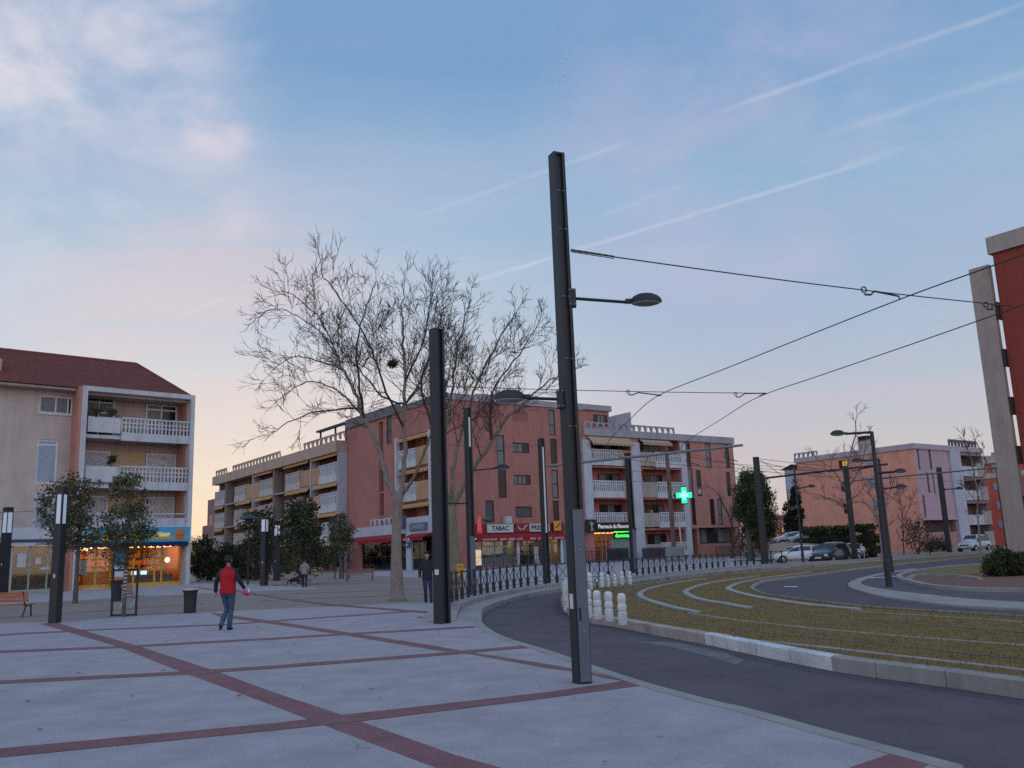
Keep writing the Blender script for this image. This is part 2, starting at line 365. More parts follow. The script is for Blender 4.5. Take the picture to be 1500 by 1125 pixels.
# paving bands in terracotta
BZ = .006
strip('paving_band', [(59, 914), (171, 947), (267, 985), (400, 1034), (453, 1055), (480, 1065), (637, 1125), (830, 1202)], [(83, 912.5), (203, 947), (315, 983), (400, 1014.5), (504, 1049), (667, 1107), (731, 1125), (930, 1192)], BZ, M_band)
strip('paving_band', [(308, 897), (400, 910), (512, 927), (640, 947), (677, 954), (800, 973), (867, 985), (915, 996), (947, 1002.5)], [(322, 904), (400, 914.5), (493, 929), (640, 953), (693, 959.5), (800, 979), (837, 984), (880, 992.5), (917, 999)], BZ+.0012, M_band)
for Lp, Rp in (([(-200, 1012), (0, 997.5), (267, 984), (400, 975.5), (651, 956), (773, 945.5)], [(-200, 1017), (0, 1002.5), (267, 989), (400, 980), (651, 960.5), (773, 949.5)]),
               ([(-300, 1137), (0, 1097.5), (400, 1060.5), (504, 1048), (800, 1015), (917, 998), (947, 1001.5)], [(-300, 1154), (0, 1110.5), (400, 1071), (528, 1057.5), (800, 1023.5), (947, 1004)]),
               ([(-200, 963), (0, 953.5), (171, 947), (400, 934.5), (499, 928.5), (696, 917.5)], [(-200, 966.5), (0, 957), (171, 950), (400, 937.3), (499, 931), (696, 919.8)]),
               ([(-200, 939), (0, 929.3), (131, 922.5), (325, 914.5), (400, 909), (600, 895.3)], [(-200, 941), (0, 931.3), (131, 924.3), (325, 916.3), (400, 910.8), (600, 897)]),
               ([(1247, 1125), (1312, 1103), (1365, 1118.5)], [(1000, 1230), (1330, 1150), (1358, 1121)])):
    strip('paving_band', Lp, Rp, BZ+.0024, M_band)
strip('paving_band', [(330, 861), (400, 874), (480, 884.3), (587, 893), (640, 897)], [(322, 862), (400, 876), (480, 887), (587, 895.5), (640, 899.5)], BZ+.0036, M_band)
strip('paving_band', [(290, 860), (345, 867)], [(280, 860.5), (332, 867.5)], BZ, M_band)
for a, b in (((360, 872.5), (640, 862)), ((380, 880), (640, 870)), ((400, 858), (620, 852)), ((80, 900), (300, 884))):
    strip('paving_joint', [(a[0], a[1]-.35), (b[0], b[1]-.3)], [(a[0], a[1]+.35), (b[0], b[1]+.3)], .004, M_band)
# plaza edge stone and the stepped kerb that climbs round the bend
edge = MB(); ribbon(edge, EDGE[:i0+4], [(-.03, -.1), (-.03, .012), (.15, .012), (.15, -.1)]); structure(edge, 'kerb', M_kerb)
KP = resample([p for p in EDGE[i0-1:]], .8)
sc = [min(1, .1+i*.8/3.5) for i in range(len(KP))]
def stones(mb, path, prof, scale=None, step=1.0, gap=.014):
    # kerb laid as separate stones with open joints
    fine = resample(path, step/4); S_ = [min(1, .1+i*step/4/3.5) for i in range(len(fine))]
    if (fine[-1]-path[-1]).length > .02: fine.append(path[-1].copy()); S_.append(S_[-1])
    for i in range(0, len(fine)-1, 4):
        seg = [p.copy() for p in fine[i:i+5]]
        if len(seg) < 3: seg.insert(1, seg[0].lerp(seg[-1], .5)); S_.insert(i+1, S_[i])
        d0 = (seg[1]-seg[0]).normalized(); d1 = (seg[-1]-seg[-2]).normalized(); seg[0] += d0*gap*.5; seg[-1] -= d1*gap*.5
        ribbon(mb, seg, prof, S_[i:i+5] if scale else None)
k1 = MB(); stones(k1, KP, [(-.0, -.1), (.0, .10), (.04, .115), (.62, .12), (.62, -.1)], True); structure(k1, 'kerb', M_kerb)
k2 = MB(); stones(k2, KP, [(.622, -.1), (.622, .25), (.66, .265), (1.25, .27), (1.35, .2), (1.75, -.05)], True); structure(k2, 'kerb', M_kerb)
# tramway lawn
kerb_pix = [(1640, 1048), (1500, 1025), (1367, 1005), (1279, 993), (1200, 980), (1080, 955), (1045, 947), (973, 933.5), (907, 920), (864, 913), (835, 903), (824, 893), (822, 883), (828, 872)]
def ext(pix, k=5.0, end=False):
    # run a line on straight beyond the frame
    a, b = (pix[-1], pix[-2]) if end else (pix[0], pix[1]); e = (a[0]+(a[0]-b[0])*k, a[1]+(a[1]-b[1])*k); return pix+[e] if end else [e]+pix
KF = smooth_path([G(x, y, ZR) for x, y in ext(kerb_pix)], 5)
ZL = .09
far_pix = [(850, 864.5), (890, 860.5), (929, 857.6), (980, 850.5), (1046, 842.5), (1160, 833.5), (1261, 824), (1337, 815), (1449, 807), (1540, 801)]
k2pix = [(1560, 806), (1449, 814), (1372, 821), (1308, 827), (1244, 834.5), (1180, 843), (1125, 849.5), (1104, 856), (1098, 862), (1115, 870), (1157, 877), (1200, 882.3), (1270, 890), (1368, 896.6), (1500, 904.5), (1640, 914)]
K2 = smooth_path([G(x, y, ZL) for x, y in ext(k2pix, 5, True)], 5)
FARP = smooth_path([G(x, y, ZL) for x, y in far_pix], 4)
inner = [p+n*-.16 for p, n in zip(KF, normals2d(KF))]
LAWN = [V(p.x, p.y, 0) for p in inner]+[V(p.x, p.y, 0) for p in FARP]+[V(p.x, p.y, 0) for p in K2]
lawn = MB(); lawn.prism([(p.x, p.y) for p in LAWN], -.15, ZL)
tag(lawn.build('grass', M_lawn), 'mown yellowish winter grass over the tram bed', 'grass', kind='stuff')
fk = MB()
def split(path, a, b): return [p for i, p in enumerate(path) if a <= i <= b]
nK = len(KF); iw0, iw1 = 24, 36
for a, b, mm in ((0, iw0, M_kerb), (iw0, iw1, M_white), (iw1, nK, M_kerb2)):
    q = MB(); stones(q, split(KF, a, b), [(-.01, -.1), (0, .12), (-.025, .14), (-.18, .14), (-.18, -.1)]); structure(q, 'kerb', mm)
gut = MB(); ribbon(gut, KF, [(.25, ZR-.02), (.25, ZR+.004), (.0, ZR+.006), (.0, ZR-.02)]); structure(gut, 'gutter', M_asph2)
q = MB(); ribbon(q, K2, [(0, -.1), (.0, ZL+.03), (.14, ZL+.03), (.14, -.1)]); structure(q, 'kerb', M_kerb)
q = MB(); ribbon(q, FARP[4:], [(0, -.1), (.0, ZL+.03), (.1, ZL+.03), (.1, -.1)]); structure(q, 'kerb', M_kerb)
# second carriageway, splitter island and planted bed
sheet('road', [V(p.x, p.y, 0) for p in K2]+[G(2340, 925), G(2340, 800)], .03, M_asph2)
def arc(pix, z): return smooth_path([G(x, y, z) for x, y in (ext(pix) if pix[0][0] == 1640 else pix)], 4)
ko = arc([(1640, 906), (1500, 894.5), (1393, 888), (1308, 877.5), (1265, 868), (1246, 861.5), (1242.5, 856.5), (1252.5, 850), (1276, 843.5), (1297, 839.5), (1340, 833)], .05)
ki = arc([(1640, 893), (1500, 884), (1421, 879), (1351, 871.5), (1308, 866.5), (1274, 860.5), (1261, 855.5), (1266, 850.5), (1282, 845), (1300, 841), (1342, 834)], .05)
q = MB(); q.prism([(p.x, p.y) for p in ko+ki[::-1]], -.05, .085); structure(q, 'kerb', M_kerb)
sheet('footway', ki+[G(2300, 830)], .055, M_asph)
b0 = arc([(1640, 872), (1500, 868), (1415, 866), (1361, 861.5), (1329, 854), (1313, 848), (1319, 843), (1338, 838), (1385, 832), (1436, 828), (1520, 821), (1640, 812)], .06)
q = MB(); ribbon(q, b0, [(0, -.05), (0, .17), (-.22, .17), (-.22, -.05)]); structure(q, 'kerb', M_kerb)
sheet('planting_bed', [p+n*-.2 for p, n in zip(b0, normals2d(b0))], .12, M_mulch)
b1 = arc([(1338, 838.5), (1385, 832.5), (1436, 829), (1500, 823.5), (1500, 833), (1420, 842), (1380, 843.5), (1345, 841.5)], .1)
sheet('grass', b1, .125, M_lawn)
b2 = arc([(1336, 848), (1350, 843.7), (1394, 844.5), (1432, 849)], .12)
q = MB(); ribbon(q, b2, [(0, 0), (0, .2), (.18, .2), (.18, 0)]); structure(q, 'kerb', M_kerb)
strip('road_patch', [(985, 936), (1010, 938), (1052, 947), (1090, 961)], [(930, 934), (985, 944), (1040, 957), (1078, 968)], ZR+.004, mat('dusty cement spill', (.15, .145, .15), .95, .5, 2.5, 30, .3, stain=.5))
strip('road_marking', [(1256, 849.6), (1314, 845.8)], [(1256, 850.5), (1314, 846.7)], .062, M_white)
strip('road_marking', [(1148, 860), (1168, 860.2)], [(1150, 861), (1170, 861.2)], .034, M_white)
# concrete edged rails of the tramway
M_rail = mat('rail steel', (.05, .04, .035), .45, .3, 4, 40)
M_edge = mat('track slab concrete', (.34, .32, .30), .85, .2, 2, 50, .1, stain=.5)
rails = {
 'a': [(1640, 978), (1500, 966), (1329, 947), (1180, 932.5), (1093, 923.5), (1008, 912.5), (923, 901.5), (888, 892.5), (873, 885), (870, 877.5), (885, 869), (915, 861.5), (965, 854), (1030, 846.5), (1120, 838), (1240, 828), (1400, 813), (1500, 805.5)],
 'b': [(1640, 955), (1500, 945), (1368, 935.2), (1274, 927.8), (1200, 921), (1147, 915.5), (1093, 909.8), (1046, 903.5), (1013, 898), (982, 892), (959, 885.5), (942, 880), (932.5, 874.5), (934, 868.5), (946, 863), (965, 858.6), (991, 853.3), (1029, 848.2), (1072, 843), (1180, 833.2), (1300, 823.5), (1500, 806)],
 'c': [(1640, 938), (1500, 926.5), (1329, 913), (1180, 900.5), (1089, 891.5), (1057, 886), (1027, 881), (1008, 875.3), (999, 868.5), (1006, 863), (1025, 857), (1050.7, 852), (1093, 846.3), (1180, 837), (1300, 825.5), (1440, 812.5)],
 'd': [(1640, 922), (1500, 911), (1368, 902.5), (1270, 896), (1180, 887.5), (1146.7, 883), (1104, 876), (1076, 869.3), (1061.5, 863), (1072, 857), (1093, 851.5), (1136, 844.5), (1200, 836.8), (1300, 827), (1440, 814)]}
for k, pix in rails.items():
    pa = smooth_path([G(x, y, ZL) for x, y in ext(pix)], 5)
    q = MB(); ribbon(q, pa, [(-.05, ZL-.05), (-.05, ZL+.008), (.05, ZL+.008), (.05, ZL-.05)]); structure(q, 'tram_rail', M_rail)
    if k != 'a':
        n = {'b': (45, 91), 'c': (25, 67), 'd': (21, 65)}[k]
        q = MB(); ribbon(q, pa[n[0]:n[1]], [(-.04, ZL-.05), (-.04, ZL+.04), (-.23, ZL+.045), (-.23, ZL-.05)]); structure(q, 'track_edge', M_edge)
    if k in 'bd':
        q = MB(); ribbon(q, pa[:n[0]+1], [(.04, ZL-.05), (.04, ZL+.016), (.10, ZL+.016), (.10, ZL-.05)]); structure(q, 'track_edge', M_edge)
wl = smooth_path([G(x, y, ZL) for x, y in [(2340, 1104), (1640, 1004), (1500, 984), (1300, 961), (1200, 949.5), (1104, 940), (1070, 937.5)]], 5)
q = MB(); ribbon(q, wl, [(0, ZL-.05), (0, ZL+.02), (-.10, ZL+.02), (-.10, ZL-.05)]); structure(q, 'track_edge', M_edge)
# short grass blades over the nearer lawn
def blades():
    rs = np.random.RandomState(3); vs = []; fs = []
    from mathutils.geometry import intersect_point_line
    poly = [(p.x, p.y) for p in LAWN]; px = np.array([p[0] for p in poly]); pyy = np.array([p[1] for p in poly])
    n = 150000; Y = 8+42*rs.rand(n)**1.9; X = -1+rs.rand(n)*(Y*.62+3)
    ins = np.zeros(n, bool); j = len(poly)-1
    for i in range(len(poly)):
        c = ((pyy[i] > Y) != (pyy[j] > Y)) & (X < (px[j]-px[i])*(Y-pyy[i])/(pyy[j]-pyy[i]+1e-12)+px[i]); ins ^= c; j = i
    X, Y = X[ins], Y[ins]; n = len(X); a = rs.rand(n)*6.283; h = .018+.03*rs.rand(n); w = .004+.0035*Y/14
    lx, ly = (rs.rand(n)-.5)*.04, (rs.rand(n)-.5)*.04
    A = np.stack([X-np.cos(a)*w, Y-np.sin(a)*w, np.full(n, ZL)], 1); B = np.stack([X+np.cos(a)*w, Y+np.sin(a)*w, np.full(n, ZL)], 1); T = np.stack([X+lx, Y+ly, ZL+h], 1)
    # ragged tufts along the kerbs and strips
    ex = [p for p in inner]+[p for p in K2[30:]]; E_ = np.array([(p.x, p.y) for p in ex if p.y < 45]); m_ = 9000; ii = rs.randint(0, len(E_)-1, m_); tt = rs.rand(m_)[:, None]
    near_ = (np.linalg.norm(E_[ii]-E_[ii+1], axis=1) < 4); ep = (E_[ii]*(1-tt)+E_[ii+1]*tt)[near_]+rs.normal(size=(near_.sum(), 2))*.035; k_ = len(ep); a2 = rs.rand(k_)*6.283; w2 = .006+.003*rs.rand(k_); h2 = .03+.07*rs.rand(k_)**2; z2 = np.full(k_, ZL)
    A = np.concatenate([A, np.stack([ep[:, 0]-np.cos(a2)*w2, ep[:, 1]-np.sin(a2)*w2, z2], 1)]); B = np.concatenate([B, np.stack([ep[:, 0]+np.cos(a2)*w2, ep[:, 1]+np.sin(a2)*w2, z2], 1)]); T = np.concatenate([T, np.stack([ep[:, 0]+rs.normal(size=k_)*.03, ep[:, 1]+rs.normal(size=k_)*.03, ZL+h2], 1)]); n += k_
    co = np.stack([A, B, T], 1).reshape(-1, 3)
    me = bpy.data.meshes.new('grass'); me.from_pydata(co, [], np.arange(3*n).reshape(-1, 3)); link('grass', me, M_blade).update_tag()
    tag(bpy.data.objects['grass'] if False else C.objects[-1], 'short dry grass blades on the tram lawn', 'grass', kind='stuff')
blades()

t = thing('drain_grate', 'small dark drain grate in the paving left of the black pole', 'drain', G(625, 904, .004)); q = MB()
q.box(-.24, .24, -.17, .17, .0, .012); q.build('frame', M_dark, t); q = MB()
for i in range(9): q.box(-.2+i*.045, -.18+i*.045, -.15, .15, .013, .02)
q.build('bars', M_steel, t)
rs = random.Random(6); q = MB()
for i in range(90):
    Y = 5+30*rs.random()**1.6; X = rs.uniform(-.58, .12)*Y; a = rs.uniform(0, 6.28); w = rs.uniform(.02, .045); d = V(math.cos(a), math.sin(a), 0); e = V(-d.y, d.x, 0)*.5; p = V(X, Y, .022)
    q.add([p-d*w, p+e*w+V(0, 0, .012), p+d*w, p-e*w], [(0, 1, 2), (0, 2, 3)])
tag(q.build('fallen_leaves', mat('dead leaf', (.11, .065, .035), .9, .5, 9)), 'scattered small dead leaves on the pale paving', 'leaves', kind='stuff')
# ---------------------------------------------------------------- building kit
def Bcol(n, c, **k): return mat(n, c, k.pop('rough', .9), k.pop('var', .16), k.pop('scale', .9), k.pop('fine', 28), k.pop('bump', .15), streak=k.pop('streak', .4), **k)
B_red = Bcol('red render', (.39, .165, .138), stain=.5)
B_pink = Bcol('salmon render', (.47, .205, .17), stain=.45)
B_rosy = Bcol('recess render', (.50, .20, .16))
B_grey = Bcol('grey roof band', (.33, .34, .37), stain=.5, scale=.7)
B_conc = Bcol('weathered concrete', (.38, .33, .29), stain=.6)
B_lilac = Bcol('pale painted concrete', (.47, .475, .54), stain=.35)
B_white = Bcol('white balcony concrete', (.54, .545, .575), stain=.45)
B_tan = Bcol('tan panel', (.47, .27, .15), stain=.3)
B_beige = Bcol('beige render', (.52, .435, .395), stain=.3, scale=.6)
B_terra = Bcol('terracotta render', (.50, .24, .18), stain=.3)
B_brick = Bcol('brick base', (.36, .17, .12), stain=.4)
B_peach = Bcol('peach render', (.76, .335, .24), stain=.4)
B_mauve = Bcol('mauve render', (.50, .35, .39), stain=.25)
B_crim = Bcol('crimson render', (.27, .050, .036), stain=.3)
B_brown = Bcol('brown panel', (.30, .12, .10), stain=.3)
B_slab = Bcol('bare concrete', (.37, .30, .265), stain=.5, scale=.5)
B_fin = Bcol('grey brown fin', (.29, .22, .20), stain=.4)
M_frame = mat('dark window frame', (.028, .02, .02), .6, .2, 4, 40)
M_frame_w = mat('white window frame', (.62, .63, .66), .6, .1, 4, 40)
M_glass = mat('window glass', (.016, .018, .022), .16, .4, 1.1, 5, spec=.32)
M_glass_p = mat('glass with net curtain', (.15, .155, .165), .3, .6, 1.6, 12, spec=.3, stretch=(4, 4, .4))
M_shut = mat('grey roller shutter', (.10, .09, .095), .7, .15, 3, 30, wav=('Z', 9, .4))
M_shut_b = mat('pale blue shutter', (.34, .41, .50), .7, .12, 2, 30, wav=('Z', 9, .35))
M_shut_w = mat('white roller shutter', (.52, .51, .55), .7, .12, 2, 30, wav=('Z', 9, .35))
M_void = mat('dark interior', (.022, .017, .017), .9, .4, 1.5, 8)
M_orange = mat('orange awning cloth', (.50, .27, .11), .9, .2, 2, 20)
M_cream = mat('cream striped awning', (.40, .30, .19), .9, .25, 2, 20)
M_redcl = mat('red awning cloth', (.26, .008, .014), .85, .2, 2, 30)
M_tile = mat('roman roof tiles', (.20, .062, .048), .9, .6, 2.4, 14, wav=('X', 3.0, 1.0), tint=(1.1, .9, .85))
class Bld:
    def __init__(s, name, label, cat, o, ang, group=None):
        s.o = Vector(o); s.rz = math.pi/2-R(ang); s.root = thing(name, label, cat, s.o, s.rz, group)
        s.ax = V(math.cos(s.rz), math.sin(s.rz), 0); s.ay = V(-math.sin(s.rz), math.cos(s.rz), 0)
    def W(s, x, y, z): return s.o+s.ax*x+s.ay*y+V(0, 0, z)
    def Y(s, px, py, off=0):
        d = Vector(ray(px, py)); c = Vector(CAM)-s.o; t = (off-c.dot(s.ay))/d.dot(s.ay); p = c+d*t; return p.dot(s.ax), p.z
    def X(s, px, py, off=0):
        d = Vector(ray(px, py)); c = Vector(CAM)-s.o; t = (off-c.dot(s.ax))/d.dot(s.ax); p = c+d*t; return p.dot(s.ay), p.z
    def rY(s, r, off=0):
        a, b = s.Y(r[0], r[1], off), s.Y(r[2], r[3], off); return a[0], b[0], min(a[1], b[1]), max(a[1], b[1])
    def rX(s, r, off=0):
        a, b = s.X(r[0], r[1], off), s.X(r[2], r[3], off); return min(a[0], b[0]), max(a[0], b[0]), min(a[1], b[1]), max(a[1], b[1])
    def at(s, name, label, cat, x, y, z, group=None, rz=0): return thing(name, label, cat, s.W(x, y, z), s.rz+rz, group)
def PT(pl, s, z, d, off=0): return (s, off+d, z) if pl == 'y' else (off+d, s, z)
def bx(mb, pl, s0, s1, z0, z1, d0, d1):
    return mb.box(s0, s1, d0, d1, z0, z1) if pl == 'y' else mb.box(d0, d1, s0, s1, z0, z1)
def wall(mb, pl, s0, s1, z0, z1, holes=(), off=0.0):
    """wall sheet with real openings; hole = (s0,s1,z0,z1,depth)"""
    S = sorted({s0, s1, *[q for h in holes for q in h[:2] if s0 < q < s1]}); Z = sorted({z0, z1, *[q for h in holes for q in h[2:4] if z0 < q < z1]})
    for a, b in zip(S, S[1:]):
        for c, d in zip(Z, Z[1:]):
            cs, cz = (a+b)/2, (c+d)/2
            if any(h[0] < cs < h[1] and h[2] < cz < h[3] for h in holes): continue
            mb.quad(PT(pl, a, c, 0, off), PT(pl, b, c, 0, off), PT(pl, b, d, 0, off), PT(pl, a, d, 0, off))
    for h in holes:
        a, b, c, d, e = h
        for (p, q) in (((a, c), (b, c)), ((b, c), (b, d)), ((b, d), (a, d)), ((a, d), (a, c))):
            mb.quad(PT(pl, *p, 0, off), PT(pl, *q, 0, off), PT(pl, *q, e, off), PT(pl, *p, e, off))
    return mb
def window(par, pl, r, off=0, dep=.18, vb=(), hb=(), fm=None, pm=None, fw=.15, name='window', label=None, sill=None, panes=None):
    a, b, c, d = r; f = MB(); e = off+dep; t = .07
    bx(f, pl, a, a+fw, c, d, e-t, e); bx(f, pl, b-fw, b, c, d, e-t, e); bx(f, pl, a+fw, b-fw, c, c+fw, e-t, e); bx(f, pl, a+fw, b-fw, d-fw, d, e-t, e)
    for k in vb: q = a+(b-a)*k; bx(f, pl, q-fw*.4, q+fw*.4, c+fw, d-fw, e-t+.003, e-.003)
    for k in hb: q = c+(d-c)*k; bx(f, pl, a+fw, b-fw, q-fw*.5, q+fw*.5, e-t+.006, e-.006)
    w = f.build(name, fm or M_frame, par)
    if label: w['label'] = label
    p = MB(); p.cur = 0
    ks = [0, *vb, 1]; g = MB()
    for i in range(len(ks)-1):
        g.cur = panes[i] if panes else 0
        bx(g, pl, a+(b-a)*ks[i]+.02, a+(b-a)*ks[i+1]-.02, c+.02, d-.02, e-.045, e-.02)
    g.build('pane', pm or M_glass, w)
    if sill: box('sill', sill, w, *(lambda m: m)(((a-.1, b+.1, off-.08, off+.05) if pl == 'y' else (off-.08, off+.05, a-.1, b+.1))+(c-.12, c-.003)))
    return w
def balustrade(par, pl, r, off, m, low=.40, pitch=.34, grid=1, thick=.16, name='balcony'):
    a, b, c, d = r; q = MB(); h = d-c; zl = c+h*low; bx(q, pl, a, b, c, zl, off-.02, off+thick)
    bx(q, pl, a, b, d-.16, d, off-.03, off+thick); bx(q, pl, a, a+.14, zl, d-.16, off, off+thick-.02); bx(q, pl, b-.14, b, zl, d-.16, off, off+thick-.02)
    n = max(2, int((b-a-.28)/pitch)); st = (b-a-.28)/n
    for i in range(1, n): x = a+.14+i*st; bx(q, pl, x-st*.26, x+st*.26, zl, d-.16, off+.004, off+thick-.03)
    for g in range(grid): z = d-.16-(g+1)*(d-.16-zl)*.27; bx(q, pl, a+.14, b-.14, z-.06, z+.06, off+.008, off+thick-.034)
    bx(q, pl, a-.01, b+.01, c+h*low*.94, c+h*low*.98, off-.05, off-.018)
    return q.build(name, m, par)
def arches(par, pl, s0, s1, z0, z1, off, m, n, thick=.25, slant=.0, name='parapet_arches', fill=.78):
    """row of arched openings under a coping: posts that curve into each other"""
    q = MB(); w = (s1-s0)/n; K = 8
    for i in range(n):
        a = s0+i*w; c = a+w/2; r = w*fill/2; zt = z0+(z1-z0)*.86
        hh = zt-z0
        top = [(a+w*k/K, z1) for k in range(K+1)]
        bot = [(c-r*math.cos(math.pi*k/K), z0+hh*math.sin(math.pi*k/K)**.8) for k in range(K+1)]
        for k in range(K):
            P = [bot[k], bot[k+1], top[k+1], top[k]]
            vs = [PT(pl, s+slant*(z-z0), z, e, off) for e in (0, thick) for s, z in P]
            q.add(vs, [(0, 1, 2, 3), (7, 6, 5, 4), (0, 4, 5, 1), (2, 6, 7, 3)])
        for (u, v) in ((a, bot[0][0]), (bot[-1][0], a+w)):
            P = [(u, z0), (v, z0), (v if v != a+w else a+w, z1 if False else z0+.001), (u, z0+.001)]
        q.add([PT(pl, s+slant*(z-z0), z, e, off) for e in (0, thick) for s, z in ((a, z0), (bot[0][0], z0), (a, z1))], [(0, 1, 2), (5, 4, 3), (0, 3, 4, 1), (1, 4, 5, 2), (0, 2, 5, 3)])
        q.add([PT(pl, s+slant*(z-z0), z, e, off) for e in (0, thick) for s, z in ((bot[-1][0], z0), (a+w, z0), (a+w, z1))], [(0, 1, 2), (5, 4, 3), (0, 3, 4, 1), (1, 4, 5, 2), (0, 2, 5, 3)])
    return q.build(name, m, par)
def awning(par, pl, r, off, out, m, drop=.5, name='awning', fringe=True):
    """cloth sloping from the wall at z1 out to z0, with a scalloped valance"""
    a, b, c, d = r; q = MB(); vs = [PT(pl, s, z, e, off) for s in (a, b) for z, e in ((d, 0), (c, -out), (c-.04, -out), (d-.04, 0))]
    q.add(vs, [(0, 1, 5, 4), (3, 7, 6, 2), (0, 4, 7, 3), (0, 3, 2, 1), (4, 5, 6, 7)])
    n = max(3, int((b-a)/.5)); w = (b-a)/n
    for i in range(n):
        x = a+i*w
        P = [(x, c-.04), (x+w, c-.04), (x+w*.85, c-drop), (x+w*.15, c-drop)]
        vs = [PT(pl, s, z, -out+e, off) for e in (0, .03) for s, z in P]
        q.add(vs, [(0, 1, 2, 3), (7, 6, 5, 4), (0, 3, 7, 4), (1, 5, 6, 2), (3, 2, 6, 7)])
    return q.build(name, m, par)
def loggia_back(par, pl, r, off, dep, m, doors, seed=0):
    """rear wall of a recess with its glazed doors"""
    a, b, c, d = r; e = off+dep
    bk = wall(MB(), pl, a, b, c, d, [], e-.02).build('recess_wall', m, par)
    for (k0, k1) in doors:
        window(par, pl, (a+(b-a)*k0, a+(b-a)*k1, c+.05, c+(d-c)*.86), e-.3, .2, vb=(.34, .67), fw=.12, pm=[M_glass, M_glass_p], panes=[(seed+i) % 2 for i in range(3)], name='balcony_door')
def sign(b, label, x, y, z, w, h, m, pl='y', th=.18, txt=None, tm=None, th_=.6, tw=None, shear=0, bold=0, rim=None, group=None, name='shop_sign'):
    """flat board centred at (x,y,z) in the building frame, with raised lettering"""
    t = b.at(name, label, 'sign', x, y, z-h/2, group)
    bx(q := MB(), pl, -w/2, w/2, 0, h, -th, 0); q.build('board', m, t)
    if rim:
        q = MB(); bx(q, pl, -w/2-.06, w/2+.06, -.06, 0, -th-.05, .0); bx(q, pl, -w/2-.06, w/2+.06, h, h+.06, -th-.05, .0); bx(q, pl, -w/2-.06, -w/2, 0, h, -th-.05, 0); bx(q, pl, w/2, w/2+.06, 0, h, -th-.05, 0); q.build('frame', rim, t)
    if txt:
        for (s, dx, dz, ww, hh, mm, sh) in (txt if isinstance(txt, list) else [(txt, 0, 0, tw or w*.8, h*th_, tm, shear)]):
            o = PT(pl, (dx if pl == 'y' else -dx), h/2+dz, -th-.012)
            words(s, 'lettering', mm, t, facing(o, (1, 0, 0) if pl == 'y' else (0, -1, 0)), hh, .012, ww, sh, bold)
    return t
# ================================================================ the long red block with the shops
cb = Bld('apartment_building', 'long red apartment block with shops at street level and a stepped balcony wing', 'building', G(655, 834), 54.5)
cr_ = cb.root
F1, F2, F3 = 4.65, 9.25, 13.9
# --- street front of the red block (facing right)
wins = {'t1': (727, 637, 740, 683), 't2': (729, 684, 742.6, 729.6), 'a': (751, 648, 775.7, 664), 'b': (753, 695.4, 777.8, 710.5), 'c': (755, 742, 779.6, 758), 'd': (711, 733, 724.4, 765), 'e': (750, 602.5, 773, 617.6), 'f': (708, 590, 720.5, 633),
        'g': (803, 600, 814, 638), 'h': (805.6, 642.6, 817, 684.7), 'i': (807.5, 688, 819, 730), 'j': (809.5, 733.5, 820, 765)}
wr = {k: cb.rY(v) for k, v in wins.items()}
shopA, shopB = (4.3, 10.8, .35, 3.9), (11.4, 18.3, 0.02, 3.9)
w = wall(MB(), 'y', 0, 23.1, 0, 22.0, [r+(.3,) for r in wr.values()]+[shopA+(5,), shopB+(5,)])
w.box(23.1, 23.6, -.0, 3, 0, 22.0)
w.build('wall', B_red, cr_)
window(cr_, 'y', wr['t1'], hb=(.5,), pm=[M_glass_p]); window(cr_, 'y', wr['t2'], hb=(.55,))
window(cr_, 'y', wr['a'], vb=(.28, .6), pm=[M_glass_p, M_glass], panes=[0, 0, 1]); window(cr_, 'y', wr['b'], vb=(.24, .5, .74), pm=[M_glass_p, M_glass], panes=[0, 0, 0, 1])
for k in 'cd': window(cr_, 'y', wr[k], pm=M_shut, label='window with its grey roller shutter down')
for k in 'ef': window(cr_, 'y', wr[k], pm=B_brown, fm=B_brown, label='closed reddish brown shutter')
for k, h in zip('ghij', ((.4,), (), (.5,), ())): window(cr_, 'y', wr[k], hb=h, pm=M_glass_p if k in 'gi' else M_glass)
q = MB(); q.box(-.25, 23.7, -.18, .0, 22.0, 22.85); q.box(-.25, 23.7, 0, .2, 22.0, 22.85); q.build('roof_band', B_grey, cr_)
